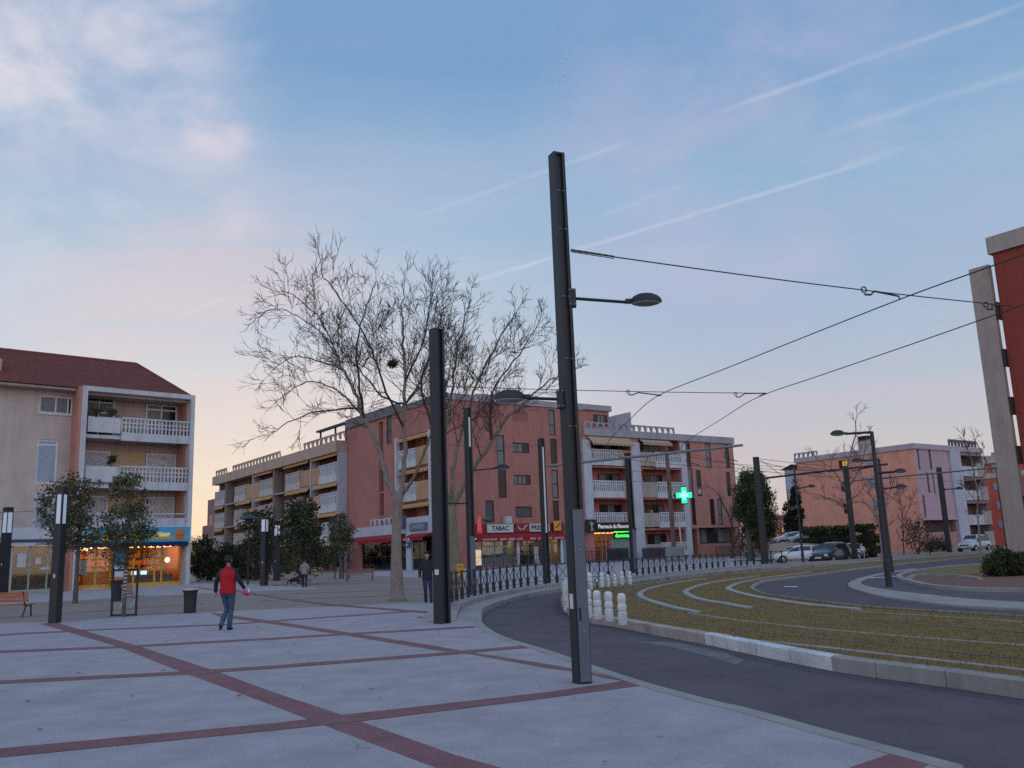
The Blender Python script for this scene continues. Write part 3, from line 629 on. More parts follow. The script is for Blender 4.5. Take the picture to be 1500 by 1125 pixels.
# --- shop interiors, lit
M_shopwall = mat('shop interior wall', (.42, .36, .26), .8, .3, 1.5, 20)
M_shelf = mat('stocked shelves', (.30, .20, .12), .8, .9, 4.5, 14, stretch=(1, 1, 2.2))
M_mag = mat('magazine racks', (.30, .27, .30), .7, .95, 6, 16)
L_neon = lit('shop tube light', (1, .88, .62), 1.6)
L_warm = lit('bakery lamp', (1, .42, .09), 5.0)
L_pharm = lit('pharmacy lamp', (1, .38, .09), 3.2)
def shop(b, r, pl, dep, lamp, wallm, shelfm, counter, seed=1, off=0, lamps=3):
    a, c, z0, z1 = r; rnd = random.Random(seed); W = c-a
    bx(q := MB(), pl, a, c, z0, z1, off+dep-.2, off+dep-.05); bx(q, pl, a+.01, a+.06, z0, z1, off+.3, off+dep-.2); bx(q, pl, c-.06, c-.01, z0, z1, off+.3, off+dep-.2); bx(q, pl, a, c, z1-.06, z1-.02, off+.4, off+dep-.2); bx(q, pl, a, c, z0+.01, z0+.03, off+.4, off+dep-.2)
    q.build('shop_interior', wallm, b)
    q = MB(); n = max(2, int(W/1.6))
    for i in range(n):
        x = a+.3+i*(W-.6)/n
        for k in range(4): z = z0+.5+k*(z1-z0-.9)/4; bx(q, pl, x, x+(W-.6)/n-.12, z, z+.06, off+dep-.75, off+dep-.2)
        for k in range(4):
            z = z0+.56+k*(z1-z0-.9)/4; y = x
            while y < x+(W-.6)/n-.3:
                w_ = .12+.2*rnd.random(); bx(q, pl, y, y+w_, z, z+.25+.3*rnd.random(), off+dep-.7, off+dep-.35); y += w_+.05
    q.build('shelves', shelfm, b)
    bx(q := MB(), pl, a+W*.1, a+W*.75, z0+.03, z0+1.3, off+1.7, off+2.4); bx(q, pl, a+W*.08, a+W*.77, z0+1.3, z0+1.38, off+1.65, off+2.45); q.build('counter', counter, b)
    for i in range(lamps):
        x = a+W*(i+.5)/lamps; bx(q := MB(), pl, x-W/lamps*.36, x+W/lamps*.36, z1-.2, z1-.1, off+.8, off+min(3.2, dep-.9)); q.build('ceiling_lamp', lamp, b)
M_clear = clear('shop glass')
def shopfront(b, r, pl, fm, cols, rail=.0, off=0, fw=.12, door=None):
    a, c, z0, z1 = r; q = MB(); e = off+.25
    for k in [0, *cols, 1]:
        x = a+(c-a)*k; bx(q, pl, max(a, x-fw/2), min(c, x+fw/2), z0, z1, e-.06, e)
    bx(q, pl, a+fw/2, c-fw/2, z1-fw, z1, e-.055, e-.003); bx(q, pl, a+fw/2, c-fw/2, z0, z0+fw*1.6, e-.055, e-.003)
    if rail: bx(q, pl, a+fw/2, c-fw/2, rail-.05, rail+.05, e-.05, e-.006)
    f = q.build('shop_window', fm, b); bx(g := MB(), pl, a+.02, c-.02, z0+.05, z1-.05, e-.035, e-.025); g.build('pane', M_clear, f)
shop(cr_, shopA, 'y', 4.8, L_neon, M_shopwall, M_mag, mat('dark counter', (.05, .06, .07), .6), 3, lamps=2)
shop(cr_, shopB, 'y', 4.8, lit('kiosk light', (1, .62, .3), 1.8), M_shopwall, M_mag, mat('dark counter', (.05, .06, .07), .6), 5, lamps=2)
M_grn = mat('grey green frame', (.16, .22, .22), .5, .2, 3)
shopfront(cr_, shopA, 'y', M_grn, (.18, .5, .8), rail=2.7); shopfront(cr_, shopB, 'y', M_grn, (.22, .42, .62, .8), rail=2.9)
q = MB(); q.box(4.32, 10.78, .05, .2, 0.0, 1.25); q.build('window_stall', mat('slate panel', (.13, .15, .17), .6, .3, 2), cr_)
M_pstr = mat('window poster blue grey', (.30, .36, .40), .5, .8, 3, 10)
for (x0, x1, z0, z1, c) in ((5.0, 5.9, 1.6, 3.0, (.5, .42, .18)), (6.2, 9.6, 1.5, 2.5, (.25, .3, .33)), (7.2, 8.4, 2.75, 3.5, (.45, .1, .08)), (8.9, 9.9, 2.8, 3.6, (.2, .42, .6)), (4.5, 4.9, 2.5, 3.6, (.1, .35, .06))):
    q = MB(); q.box(x0, x1, .30, .33, z0, z1); q.build('window_poster', mat('poster %d %d' % (x0*10, z0*10), c, .5, .6, 2.5, 9), cr_)
for x in (4.0, 11.1, 18.55): q = MB(); q.box(x-.17, x+.17, -.2, .25, 0, 4.2); q.build('shop_pier', mat('white tiled pier', (.62, .68, .70), .4, .1, 3, 30), cr_)
q = MB(); q.box(18.75, 22.6, -.04, -.002, .0, 3.9); q.build('wall_panel', mat('blue grey panel', (.20, .25, .29), .7, .2, 1.4, 20, stain=.4), cr_)
M_redsign = mat('red enamel fascia', (.21, .010, .02), .4, .15, 2, 20)
q = MB(); q.box(3.7, 18.9, -.55, -.002, 4.42, 5.62); q.build('fascia', M_redsign, cr_)
q = MB(); q.add([(3.8, -.56, 4.4), (18.7, -.56, 4.4), (18.7, -1.15, 3.75), (3.8, -1.15, 3.75), (3.8, -.56, 4.36), (18.7, -.56, 4.36), (18.7, -1.12, 3.72), (3.8, -1.12, 3.72)], [(0, 1, 2, 3), (7, 6, 5, 4), (0, 3, 7, 4), (1, 5, 6, 2)]); q.box(3.8, 18.7, -1.16, -1.12, 3.35, 3.76); aw = q.build('awning', M_redcl, cr_)
M_wh = mat('white lettering', (.75, .75, .78), .6, .1); M_bk = mat('black lettering', (.015, .014, .018), .6, .1)
for t_, x, w_ in (('LE KIOSQUE', 5.9, 2.2), ('TABAC - PRESSE - LOTO', 9.3, 3.7), ('PMU', 12.9, .9), ('LE RITOURET', 15.0, 2.4), ('BANQUE', 17.4, 1.6)):
    words(t_, 'lettering', M_wh, aw, facing((x, -1.17, 3.56)), .27, .01, w_)
M_board = mat('white sign board', (.50, .50, .49), .5, .1, 2)
sign(cb, 'white TABAC sign with black letters over the red shop front', 7.9, -.56, 5.02, 4.2, 1.05, M_board, txt='TABAC', tm=M_bk, tw=2.7, bold=.02, rim=mat('grey sign rim', (.25, .25, .26), .5))
sign(cb, 'white PRESSE sign with black letters, right of the TABAC sign', 14.4, -.56, 5.05, 3.4, 1.05, M_board, txt='PRESSE', tm=M_bk, tw=2.8, bold=.02, rim=mat('grey sign rim', (.25, .25, .26), .5))
t = cb.at('shop_sign', 'red emblem panel with two pale strokes between the TABAC and PRESSE signs', 'sign', 11.5, -.56, 4.5)
q = MB(); q.box(-1.15, 1.15, -.17, 0, 0, 1.05); q.build('board', M_redsign, t)
q = MB(); q.tube([(-.75, -.19, .75), (-.5, -.19, .4), (-.3, -.19, .22), (-.15, -.19, .45)], .05, 6); q.tube([(.15, -.19, .25), (.3, -.19, .55), (.6, -.19, .8), (.85, -.19, .85)], .05, 6); q.build('emblem', M_wh, t)
t = cb.at('shop_sign', 'yellow square sign with a red slash above the right end of the press shop', 'sign', 17.3, -.9, 4.55)
q = MB(); q.box(-.6, .6, -.15, .0, 0, 1.35); q.build('board', mat('yellow sign face', (.62, .33, .03), .5, .1), t); q = MB(); q.tube([(-.35, -.17, .4), (.0, -.17, .65), (.4, -.17, 1.05)], .09, 6); q.build('emblem', M_redsign, t)
t = cb.at('shop_sign', 'upright red cigar shaped tobacconist sign at the left end of the red fascia', 'sign', 4.2, -.7, 4.4)
q = MB(); q.prism([(-.12, -.25), (.12, -.25), (.12, -1.05), (-.12, -1.05)], 0, 2.2, top=[(-.12, -.45), (.12, -.45), (.12, -.8), (-.12, -.8)]); q.build('board', lit('red sign face', (.7, .06, .06), .4), t)
words('TABAC', 'lettering', M_wh, t, facing((-.135, -.65, 1.05), (0, 0, 1), (0, 1, 0)), .3, .01, 1.6)
t = cb.at('shop_sign', 'small green oval sign standing up beside the closed tall window', 'sign', 6.0, -.5, 5.65)
q = MB(); q.lathe([(.02, 0), (.05, .0), (.05, .35)], 8); q.lathe([(.01, .35), (.55, .45), (.65, .62), (.5, .8), (.01, .86)], 14, sx=1, sy=.35); q.build('board', mat('green sign enamel', (.015, .16, .06), .4), t)
q = MB(); q.box(-.85, .25, -.75, -.1, 0, .95); q.box(-.8, .2, -.78, -.752, .08, .87); q.lathe([(.3, 0), (.3, .05)], 16, facing((-.3, -.78, .48)))
ac = q.build('air_conditioner', mat('air conditioner case', (.45, .46, .47), .5, .15, 3), cr_); ac.location = (9.6, 0, 5.62)
# --- pharmacy wing
s2 = 56.0
fins = [(23.15, 24.65), (32.6, 34.4), (43.3, 44.55)]
rows = [(F3, 18.3, 13.95, 16.3), (F2, F3-.25, 9.2, 11.7), (F1, F2-.25, 4.75, 7.05)]
bayA, bayB = (24.65, 32.6), (34.4, 43.3)
holes = []
for z0, z1, _, _ in rows: holes += [(24.66, 32.59, z0, z1, 2.6), (34.41, 43.29, z0, z1, 2.6)]
holes.append((34.41, 43.29, .3, F1-.25, 2.6)); phs = (24.7, 31.6, .02, 4.3); holes.append(phs+(5,))
pw = {'p1': (1004, 648, 1013, 685), 'p2': (1008, 686, 1017, 728), 'p3': (1012, 729, 1021, 769), 'p4': (1032, 649, 1043, 686), 'p5': (1019, 688.5, 1029, 727), 'p6': (1061, 651, 1070, 686), 'p7': (1063, 691, 1072, 727), 'p8': (1039, 731, 1049, 769), 'p9': (1050, 731, 1060, 769)}
pr = {k: cb.rY(v) for k, v in pw.items()}
holes += [r+(.3,) for r in pr.values()]; holes += [(46.3, 55.0, 2.1, 4.55, 1.2), (44.7, 46.0, 0.05, 4.4, 1.5)]
wall(MB(), 'y', 23.6, s2, 0, 18.3, holes).build('wall', B_pink, cr_)
for k in pr: window(cr_, 'y', pr[k], hb=(.4,) if k in ('p4', 'p8', 'p9', 'p3') else (), pm=M_glass_p if k in ('p4', 'p9', 'p2') else M_glass)
q = MB(); a_ = pr['p5']; q.box(a_[0]+.1, a_[1]-.1, .04, .1, a_[2]+.2, a_[2]+1.5); q.cur = 1; q.box(a_[0]+.25, a_[1]-.2, .02, .038, a_[2]+.45, a_[2]+1.1); q.build('window_flag', [mat('flag blue', (.05, .09, .35), .8), mat('flag yellow', (.75, .45, .05), .8)], cr_)
window(cr_, 'y', (46.4, 49.3, 2.15, 4.5), 0, 1.1, vb=(.5,), pm=M_glass_p); window(cr_, 'y', (51.6, 54.9, 2.15, 4.5), 0, 1.1, vb=(.5,), pm=M_glass_p)
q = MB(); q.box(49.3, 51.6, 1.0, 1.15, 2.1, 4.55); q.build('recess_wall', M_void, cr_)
q = MB(); q.box(46.2, 55.4, -.12, -.002, 0, 2.05); q.build('plinth', B_brick, cr_)
q = MB(); q.box(44.6, 56.1, -.22, -.002, F1-.03, F1+.22); q.build('string_course', B_terra, cr_)
q = MB(); q.box(44.72, 45.98, 1.2, 1.4, .1, 4.3); q.build('entrance_door', M_void, cr_)
for i, (a, b) in enumerate(fins): q = MB(); q.box(a, b, -.35 if i < 2 else -.2, .3, (F1-.1 if i == 0 else 0), 17.6 if i < 2 else 17.9); q.build('fin_wall', B_lilac, cr_)
for j, (z0, z1, b0, b1) in enumerate(rows):
    loggia_back(cr_, 'y', (24.66, 32.59, z0, z1), 0, 2.6, B_rosy, [(.45, .98)], j)
    loggia_back(cr_, 'y', (34.41, 43.29, z0, z1), 0, 2.6, B_rosy, [(.36, .80)], j+1)
    balustrade(cr_, 'y', (24.75, 30.8, b0, b1), -.32, B_white); q = MB(); q.box(30.82, 32.58, -.25, .1, b0+.1, b1); q.build('balcony_panel', B_tan, cr_)
    balustrade(cr_, 'y', (37.6, 43.28, b0-.02, b1), -.3, B_white); q = MB(); q.box(34.42, 37.58, -.25, .1, b0+.1, b1-.1); q.build('balcony_panel', B_conc, cr_)
loggia_back(cr_, 'y', (34.41, 43.29, .3, F1-.25), 0, 2.6, B_rosy, [(.36, .80)], 0)
balustrade(cr_, 'y', (37.6, 43.28, .5, 2.5), -.3, B_white); q = MB(); q.box(34.42, 37.58, -.25, .1, .0, 2.3); q.build('balcony_panel', B_conc, cr_)
q = MB(); q.box(23.6, 42.2, -.3, .1, 18.3, 19.35); q.box(42.2, s2+.1, -.3, .1, 18.3, 19.35); q.build('roof_band', B_grey, cr_)
arches(cr_, 'y', 23.7, 42.2, 19.35, 20.3, -.3, B_grey, 15)
awning(cr_, 'y', (24.3, 32.5, 17.1, 18.25), -.05, 1.2, M_cream, .3); awning(cr_, 'y', (34.6, 40.8, 17.6, 18.2), -.05, 1.0, M_cream, .4)
# penthouse set back on the roof
q = MB(); q.box(23.7, 32.4, 4, 10, 18.4, 22.9); q.build('penthouse', B_pink, cr_)
window(cr_, 'y', (29.2, 32.0, 20.6, 22.3), 3.7, .29, vb=(.25, .5, .75), pm=[M_glass, M_glass_p], panes=[0, 1, 1, 0])
q = MB(); q.prism([(23.6, 3.6), (32.7, 3.6), (32.7, 10.2), (23.6, 10.2)], 22.9, 23.75); q.build('roof_band', B_grey, cr_)
q = MB(); q.add([(32.7, 5, 19.3), (38.0, 5, 19.3), (38.0, 5, 23.4), (32.7, 5, 22.0), (32.7, 9, 19.3), (38.0, 9, 19.3), (38.0, 9, 23.4), (32.7, 9, 22.0)], [(0, 1, 2, 3), (7, 6, 5, 4), (0, 4, 5, 1), (1, 5, 6, 2), (2, 6, 7, 3), (3, 7, 4, 0)]); q.build('stair_head', B_grey, cr_)
shop(cr_, phs, 'y', 4.8, L_pharm, mat('pharmacy wall', (.6, .42, .25), .7, .3, 2), M_shelf, mat('pharmacy counter', (.4, .2, .1), .6), 8, lamps=3)
shopfront(cr_, phs, 'y', mat('steel shop frame', (.30, .33, .33), .4, .2, 3), (.22, .34, .46, .60), off=0)
q = MB(); q.box(24.75, 32.55, -.5, -.34, 4.35, 4.7); q.build('fascia', M_void, cr_)
q = MB(); q.box(27.9, 31.55, .10, .14, .05, 3.3); q.build('frosted_panel', mat('frosted green glass', (.20, .30, .25), .3, .3, 1.2, 8), cr_)
q = MB(); q.box(31.62, 34.38, -.12, -.002, .0, 4.3); q.build('wall_panel', B_tan, cr_)
sign(cb, 'long black sign with white lettering Pharmacie du Ritouret under the lowest balcony', 27.9, -.52, 5.05, 6.4, 1.15, mat('black sign board', (.012, .012, .016), .4), txt='Pharmacie du Ritouret', tm=lit('white lit letters', (.9, .88, .92), .55), tw=5.9, th_=.5)
t = cb.at('shop_sign', 'black square sign with a white chalice and serpent emblem beside the pharmacy name', 'sign', 23.8, -.4, 4.3)
q = MB(); q.box(-.95, .95, -.2, 0, 0, 1.75); q.build('board', mat('black sign board', (.012, .012, .016), .4), t)
q = MB(); q.tube([(0, -.22, .25), (0, -.22, 1.0)], .05, 6); q.tube([(-.3, -.22, 1.25), (-.2, -.22, 1.02), (.2, -.22, 1.02), (.3, -.22, 1.25), (-.3, -.22, 1.25)], .04, 6); q.tube([(.05+.17*math.sin(i*.9), -.24, .25+i*.1) for i in range(14)], .03, 6); q.tube([(-.22, -.22, .22), (.22, -.22, .22)], .05, 6); q.build('emblem', M_wh, t)
t = cb.at('led_sign', 'green LED scrolling sign glowing in the pharmacy window', 'sign', 29.9, -.1, 3.3)
q = MB(); q.box(-1.6, 1.6, -.1, .05, 0, .85); q.build('board', mat('black sign board', (.012, .012, .016), .4), t)
L_led = lit('green led', (.05, 1, .12), 1.6); q = MB(); q.box(-1.6, 1.6, -.14, -.102, .87, 1.0); q.build('light_bar', L_led, t)
words('domma', 'lettering', L_led, t, facing((0, -.11, .42)), .6, .01, 2.7, bold=.02)
t = cb.at('shop_sign', 'narrow bright green pharmacy panel right beside the press shop', 'sign', 21.6, -.2, 1.2)
q = MB(); q.box(-.9, .9, -.12, 0, 0, 3.0); q.build('board', mat('grey blue poster', (.12, .25, .3), .5, .6, 2), t); q = MB(); q.box(-.85, .85, -.15, -.122, 1.6, 2.9); q.build('light_panel', lit('green panel', (.06, .7, .12), .9), t)
# --- long side of the block facing left
logg = [(F3, 18.3), (F2, F3-.25), (F1+.3, F2-.25)]
LB = (3.4, 12.3)
holes = [(LB[0], LB[1], a, b, 2.5) for a, b in logg]+[(14.6, 16.3, 17.9, 21.9, .3), (17.3, 18.9, 4.7, 21.5, 1.0), (1.6, 24.6, .05, 4.3, 5)]
holes = [h for h in holes if h[0] != 17.3]+[(17.4, 18.8, 4.9, 21.5, 1.2)]
wall(MB(), 'x', 0, 29.9, 0, 22.0, holes).build('wall', B_red, cr_)
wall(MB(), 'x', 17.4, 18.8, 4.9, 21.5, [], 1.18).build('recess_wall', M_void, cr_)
for z in (7.5, 11, 14.5): q = MB(); q.box(.2, .5, 17.41, 18.79, z, z+.25); q.build('beam', B_terra, cr_)
window(cr_, 'x', (14.6, 16.3, 17.9, 21.9), vb=(), hb=(.5,))
for j, (a, b) in enumerate(logg):
    loggia_back(cr_, 'x', (LB[0], LB[1], a, b), 0, 2.5, B_rosy, [(.15, .7)], j)
    if j < 2: balustrade(cr_, 'x', (7.2, 12.2, a-.05, a+2.5), -.3, B_white, grid=1); q = MB(); q.box(-.28, .05, 3.5, 7.18, a, a+2.5); q.build('balcony_panel', B_tan, cr_)
    awning(cr_, 'x', (3.6, 12.0, b-.5, b-.1), -.02, .5, M_orange, .25)
for y in (12.35, 2.9): q = MB(); q.box(-.6, 0, y, y+.4, 5.2, 18.3); q.build('fin_wall', B_white, cr_)
q = MB(); q.box(-.18, .2, -.1, 12.2, 22.0, 22.85); q.box(-.3, .2, 12.2, 29.95, 22.0, 23.4); q.build('roof_band', Bcol('slate grey band', (.17, .16, .18), stain=.4), cr_)
# cafe under it
cafe = (1.6, 24.6, .05, 4.3)
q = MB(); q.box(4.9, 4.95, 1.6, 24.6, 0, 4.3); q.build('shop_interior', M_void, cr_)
shopfront(cr_, cafe, 'x', M_frame, (.12, .25, .36, .47, .58, .69, .80, .90), rail=1.9)
q = MB(); q.box(-1.6, -.003, 8.3, 26.8, 4.85, 6.2); q.box(-1.4, -.003, 1.0, 8.3, 4.7, 6.9); q.build('canopy', B_lilac, cr_)
arches(cr_, 'x', 8.4, 18.5, 6.2, 7.2, -1.6, B_lilac, 7, fill=.7)
aw = awning(cr_, 'x', (8.6, 25.2, 4.25, 4.8), -1.62, 1.6, M_redcl, .5, fringe=False); words('BRASSERIE', 'lettering', mat('pink lettering', (.6, .2, .22), .7), aw, facing((-3.24, 21.2, 4.0), (0, -1, 0)), .3, .01, 3.6)
q = MB(); q.box(-3.3, -3.15, 25.0, 25.15, 0, 4.1); q.build('awning_post', B_white, cr_)
aw = awning(cr_, 'x', (1.2, 6.6, 4.25, 4.7), -1.42, 1.4, M_redcl, .5); words('LE PUB', 'lettering', M_wh, aw, facing((-2.84, 5.4, 4.0), (0, -1, 0)), .3, .01, 1.6)
q = MB(); q.box(-1.5, -1.2, 6.7, 8.1, 0, 4.68); q.build('shop_pier', mat('pale blue pier', (.42, .50, .58), .6, .1, 2, 20, stain=.3), cr_)
sign(cb, 'dark blue sign with a white oval on the arched cafe canopy', -1.62, 8.9, 6.3, 1.7, 1.7, mat('navy sign', (.015, .025, .12), .4), pl='x', txt='O', tm=M_wh, tw=.8, th_=.3)
sign(cb, 'blue grey LAVERIE sign over the pale blue pier', -1.42, 4.6, 5.6, 4.6, 1.0, mat('slate blue sign', (.06, .11, .17), .5), pl='x', txt='LAVERIE', tm=mat('pale lettering', (.35, .42, .5), .6), tw=3.6)
sign(cb, 'small blue and white plate on the pale blue pier', -1.51, 7.4, 3.3, 1.1, .7, mat('plate blue', (.02, .05, .25), .4), pl='x', txt='CAFE', tm=M_wh, tw=.8, th_=.5)
# --- stepped balcony wing running away on the left
OF = -1.5
yl = lambda p, y=720, o=OF: cb.X(p, y, o)[0]
f3, f2a, f2b, f1a, f1b, end = 29.9, yl(401), cb.X(415, 700, 0)[0], yl(331), cb.X(343.5, 720, 0)[0], yl(314)
wall(MB(), 'x', 29.9, end+1.5, 0, 19, []).build('wall', Bcol('shade darkened brown red render', (.11, .05, .042)), cr_)  # wall colour darkened to deepen the shade behind the balconies
q = MB(); q.box(-1.5, 0, f3, f3+.3, 0, 18.4); q.build('fin_wall', Bcol('blue grey fin', (.42, .43, .52), stain=.3), cr_)
q = MB(); q.box(-1.55, 0, f2a, f2a+.4, 0, 18.6); q.build('fin_wall', B_fin, cr_); q = MB(); q.box(-1.55, 0, f1a, f1a+.4, 0, 18.6); q.build('fin_wall', B_fin, cr_)
for p in (455, 370): y = yl(p); q = MB(); q.box(-1.55, 0, y-.2, y+.2, 4.6, 18.6); q.build('fin_wall', Bcol('blue grey fin', (.42, .43, .52), stain=.3), cr_)
for b, h in ((F1, 3.0), (F2, 3.0), (F3, 3.0)):
    q = MB(); q.box(OF+.05, 0, f3+.3, end, b-.25, b); q.build('floor_slab', B_conc, cr_)
    for i, (p0, p1) in enumerate(((493.5, 467.5), (439.6, 418), (400, 380), (360, 344), (329.5, 315.5))):
        a_, b_ = yl(p0), yl(p1); balustrade(cr_, 'x', (a_, b_, b-.1, b+2.95), OF-.08, B_white if i == 0 else Bcol('grey balcony concrete', (.46, .42, .41), stain=.4), low=.42, pitch=.5)
    for p0, p1 in ((467, 456.5), (453.5, 440.5), (379.5, 371), (369, 361)):
        a_, b_ = yl(p0), yl(p1); q = MB(); q.box(OF, OF+.15, a_, b_, b+.1, b+2.8); q.build('balcony_panel', B_tan, cr_)
    for p0, p1 in ((495, 458), (452, 418), (399, 373), (368, 346), (328, 316)):
        if b == F1 and p0 < 490: continue
        a_, b_ = yl(p0), yl(p1); awning(cr_, 'x', (a_, b_, b-.6, b-.25), OF+.08, .3, M_orange, .22)
    for y0, y1 in ((yl(490), yl(470)), (yl(437), yl(420)), (yl(398), yl(382)), (yl(358), yl(346)), (yl(328), yl(318))):
        window(cr_, 'x', (y0+1, y1-1, b+.05, b+3.6), -.3, .2, vb=(.5,), pm=M_glass)
for p0, p1 in ((495, 455), (452, 416), (399, 372)): a_, b_ = yl(p0, 680), yl(p1, 680); awning(cr_, 'x', (a_, b_, 18.05, 18.35), OF+.08, .25, M_orange, .2)
q = MB(); q.box(OF-.35, .3, f3-.02, end+.5, 18.4, 20.2); q.build('roof_band', Bcol('sand parapet', (.44, .325, .265), stain=.4), cr_)
for p0, p1 in ((508, 448), (413, 343.5), (335, 319)): a_, b_ = yl(p0, 660), yl(p1, 690); arches(cr_, 'x', a_, b_, 20.2, 21.3, OF-.35, Bcol('sand parapet', (.44, .325, .265), stain=.4), max(4, int((b_-a_)/1.75)), slant=.35)
y0, y1 = cb.X(507, 640, 1)[0], cb.X(470, 640, 1)[0]
q = MB(); q.box(.6, 1.4, y0, y1+1.2, 23.3, 23.6)
for y in (y0, (y0+y1)/2-1, y1): q.box(.9, 1.15, y, y+.25, 20.2, 23.3)
q.build('roof_pergola', M_frame, cr_)
q = MB(); q.box(-1.2, 6, end+.4, end+5.5, 0, 15.6); q.box(-.9, 6, end+5.5, end+10, 0, 10.2); q.build('end_block', Bcol('purple brown render', (.24, .14, .15), stain=.3), cr_)
for z in (F1, F2): q = MB(); q.box(-1.25, -1.201, end+1.5, end+4, z+.6, z+3); q.build('balcony_panel', B_tan, cr_)
# roofs and rear so light cannot leak in
q = MB(); q.box(.3, 23.5, .3, 16, 21.6, 21.95); q.box(.3, 14, 16, 30, 21.6, 21.95); q.box(.2, 14, 30, end+.5, 18.9, 19.3); q.box(23.5, s2, 2.8, 16, 18.0, 18.35); q.build('roof', B_grey, cr_)
q = MB(); q.box(23.5, s2, 15.9, 16.1, 0, 18.1); q.box(14, 14.2, 16.1, end+.5, 0, 19); q.box(s2-.2, s2, .05, 15.9, 0, 18.3); q.box(.2, 23.5, 6, 6.1, 0, 21.6); q.box(5.2, 5.3, .3, 5.9, 0, 21.6); q.build('rear_wall', B_red, cr_)
q = MB(); q.box(8, 13, 4, 9, 21.95, 24.0); q.build('roof_plant_room', B_grey, cr_)
# ================================================================ pale building with the bakery on the left
lb = Bld('apartment_building', 'pale beige apartment building with a tiled roof above a lit bakery', 'building', G(272, 857), 48.6)
L0 = lb.root; MW = 1.3; sl_ = -34.0
sb = lb.Y(118, 600)[0]
lw = {'a': (58, 578, 106, 608), 'b': (55, 643, 82, 709), 'c': (51.5, 718, 78, 778)}
lr = {k: lb.rY(v, MW) for k, v in lw.items()}
sh1 = (lb.Y(18, 830, MW)[0], lb.Y(101, 830, MW)[0], .05, 3.9)
holes = [r+(.3,) for r in lr.values()]+[sh1+(4,), (-33, sh1[0]-.6, .05, 3.9, 3)]
wall(MB(), 'y', sl_, sb-.3, 0, 16.4, holes, MW).build('wall', B_beige, L0)
window(L0, 'y', lr['a'], MW, .15, vb=(.5, .86), fm=M_frame_w, pm=[M_glass_p, M_glass], panes=[0, 0, 1], sill=B_white)
for k in 'bc': window(L0, 'y', lr[k], MW, .15, hb=(.88,), fm=M_frame_w, pm=M_shut_b, label='tall window with pale blue shutter down')
# framed balcony bay
rows = [(611, 640), (682, 712), (754, 778)]
zf = [lb.Y(200, y)[1] for y in (640, 710.5, 777)]   # floors
zt = [16.0, zf[0]-.3, zf[1]-.3]
hol = [(sb+.35, -.35, zf[i], zt[i], 2.0) for i in range(3)]
bak = (lb.Y(113, 840)[0]+.1, lb.Y(266, 840)[0], .12, 3.55)
wall(MB(), 'y', sb-.0, 0, 0, 16.4, hol+[bak+(5,)]).build('wall', B_beige, L0)
for i in range(3): wall(MB(), 'y', sb+.35, -.35, zf[i], zt[i], [], 1.98).build('recess_wall', Bcol('pink beige render', (.46, .36, .34)), L0); 
for i in range(3):
    q = MB(); q.box(-.42, -.353, .02, 1.95, zf[i]+.01, zt[i]-.01); q.build('side_wall', B_terra, L0)
window(L0, 'y', lb.rY((122, 578, 166, 636), 1.95)[:2]+(zf[0]+.05, zf[0]+3.5), 1.8, .15, vb=(.5,), hb=(.62, .88), fm=M_frame_w, pm=M_glass, name='balcony_door')
window(L0, 'y', lb.rY((214, 587, 258, 636), 1.95)[:2]+(zf[0]+.05, zf[0]+3.3), 1.8, .15, vb=(.5,), hb=(.85,), fm=M_frame_w, pm=[M_glass_p, M_glass], panes=[0, 1], name='balcony_door')
for i in (1, 2):
    for p0, p1 in ((122, 162), (214, 258)): window(L0, 'y', (lb.Y(p0, 660, 1.95)[0], lb.Y(p1, 660, 1.95)[0], zf[i]+.05, zf[i]+3.0), 1.8, .15, fm=M_frame_w, pm=M_shut_w, name='balcony_door', label='balcony door with white shutter down')
    q = MB(); q.box(lb.Y(163, 660, 1.95)[0], lb.Y(213, 660, 1.95)[0], 1.90, 1.975, zf[i]+.02, zf[i]+3.1); q.build('wall_panel', Bcol('ochre panel', (.50, .36, .22)), L0)
xs = lb.Y(175, 640)[0]
for i in range(3):
    q = MB(); q.box(sb+.36, -.36, -.28, .0, zf[i]-.32, zf[i]-.02); q.build('floor_slab', B_white, L0)
    q = MB(); q.box(sb+.5, xs-.1, -.5, -.35, zf[i]+.15, zf[i]+1.45); q.build('balcony_panel', B_white, L0)
    if i < 2:
        c, d = zf[i]-.45, zf[i]+1.55; q = MB(); bx(q, 'y', xs, -.2, c, c+.7, -.55, -.35); bx(q, 'y', xs, -.2, d-.14, d, -.57, -.35)
        n = 19; st = (-.2-xs)/n
        for k in range(n+1): x = xs+k*st; bx(q, 'y', x-.06, x+.06, c+.7, d-.14, -.53, -.37)
        for zz in (d-.48, d-.82): bx(q, 'y', xs, -.2, zz-.05, zz+.05, -.528, -.372)
        q.build('balcony', B_white, L0)
    else:
        q = MB(); q.box(xs, -.3, -.5, -.35, zf[i]-.35, zf[i]+1.0); q.build('balcony', B_lilac, L0)
        q = MB(); q.tube([(xs, -.45, zf[i]+1.35), (-.3, -.45, zf[i]+1.35)], .05, 6)
        for k in range(3): q.tube([(xs+(-.3-xs)*k/2, -.45, zf[i]+1.0), (xs+(-.3-xs)*k/2, -.45, zf[i]+1.35)], .04, 6)
        q.build('hand_rail', B_white, L0)
q = MB(); q.box(sb-.3, sb+.30, -.65, MW+.02, 0, 16.55); q.build('fin_wall', B_terra, L0)
q = MB(); q.box(sb-.1, sb+.33, -.72, -.652, 0, 16.6); q.box(-.3, .05, -.72, 0, 0, 16.6); q.box(sb+.33, -.3, -.72, .0, 16.2, 16.6); q.build('bay_frame', B_white, L0)
q = MB(); q.box(-.32, .04, .0, 9, 0, 16.3); q.build('side_wall', B_beige, L0)
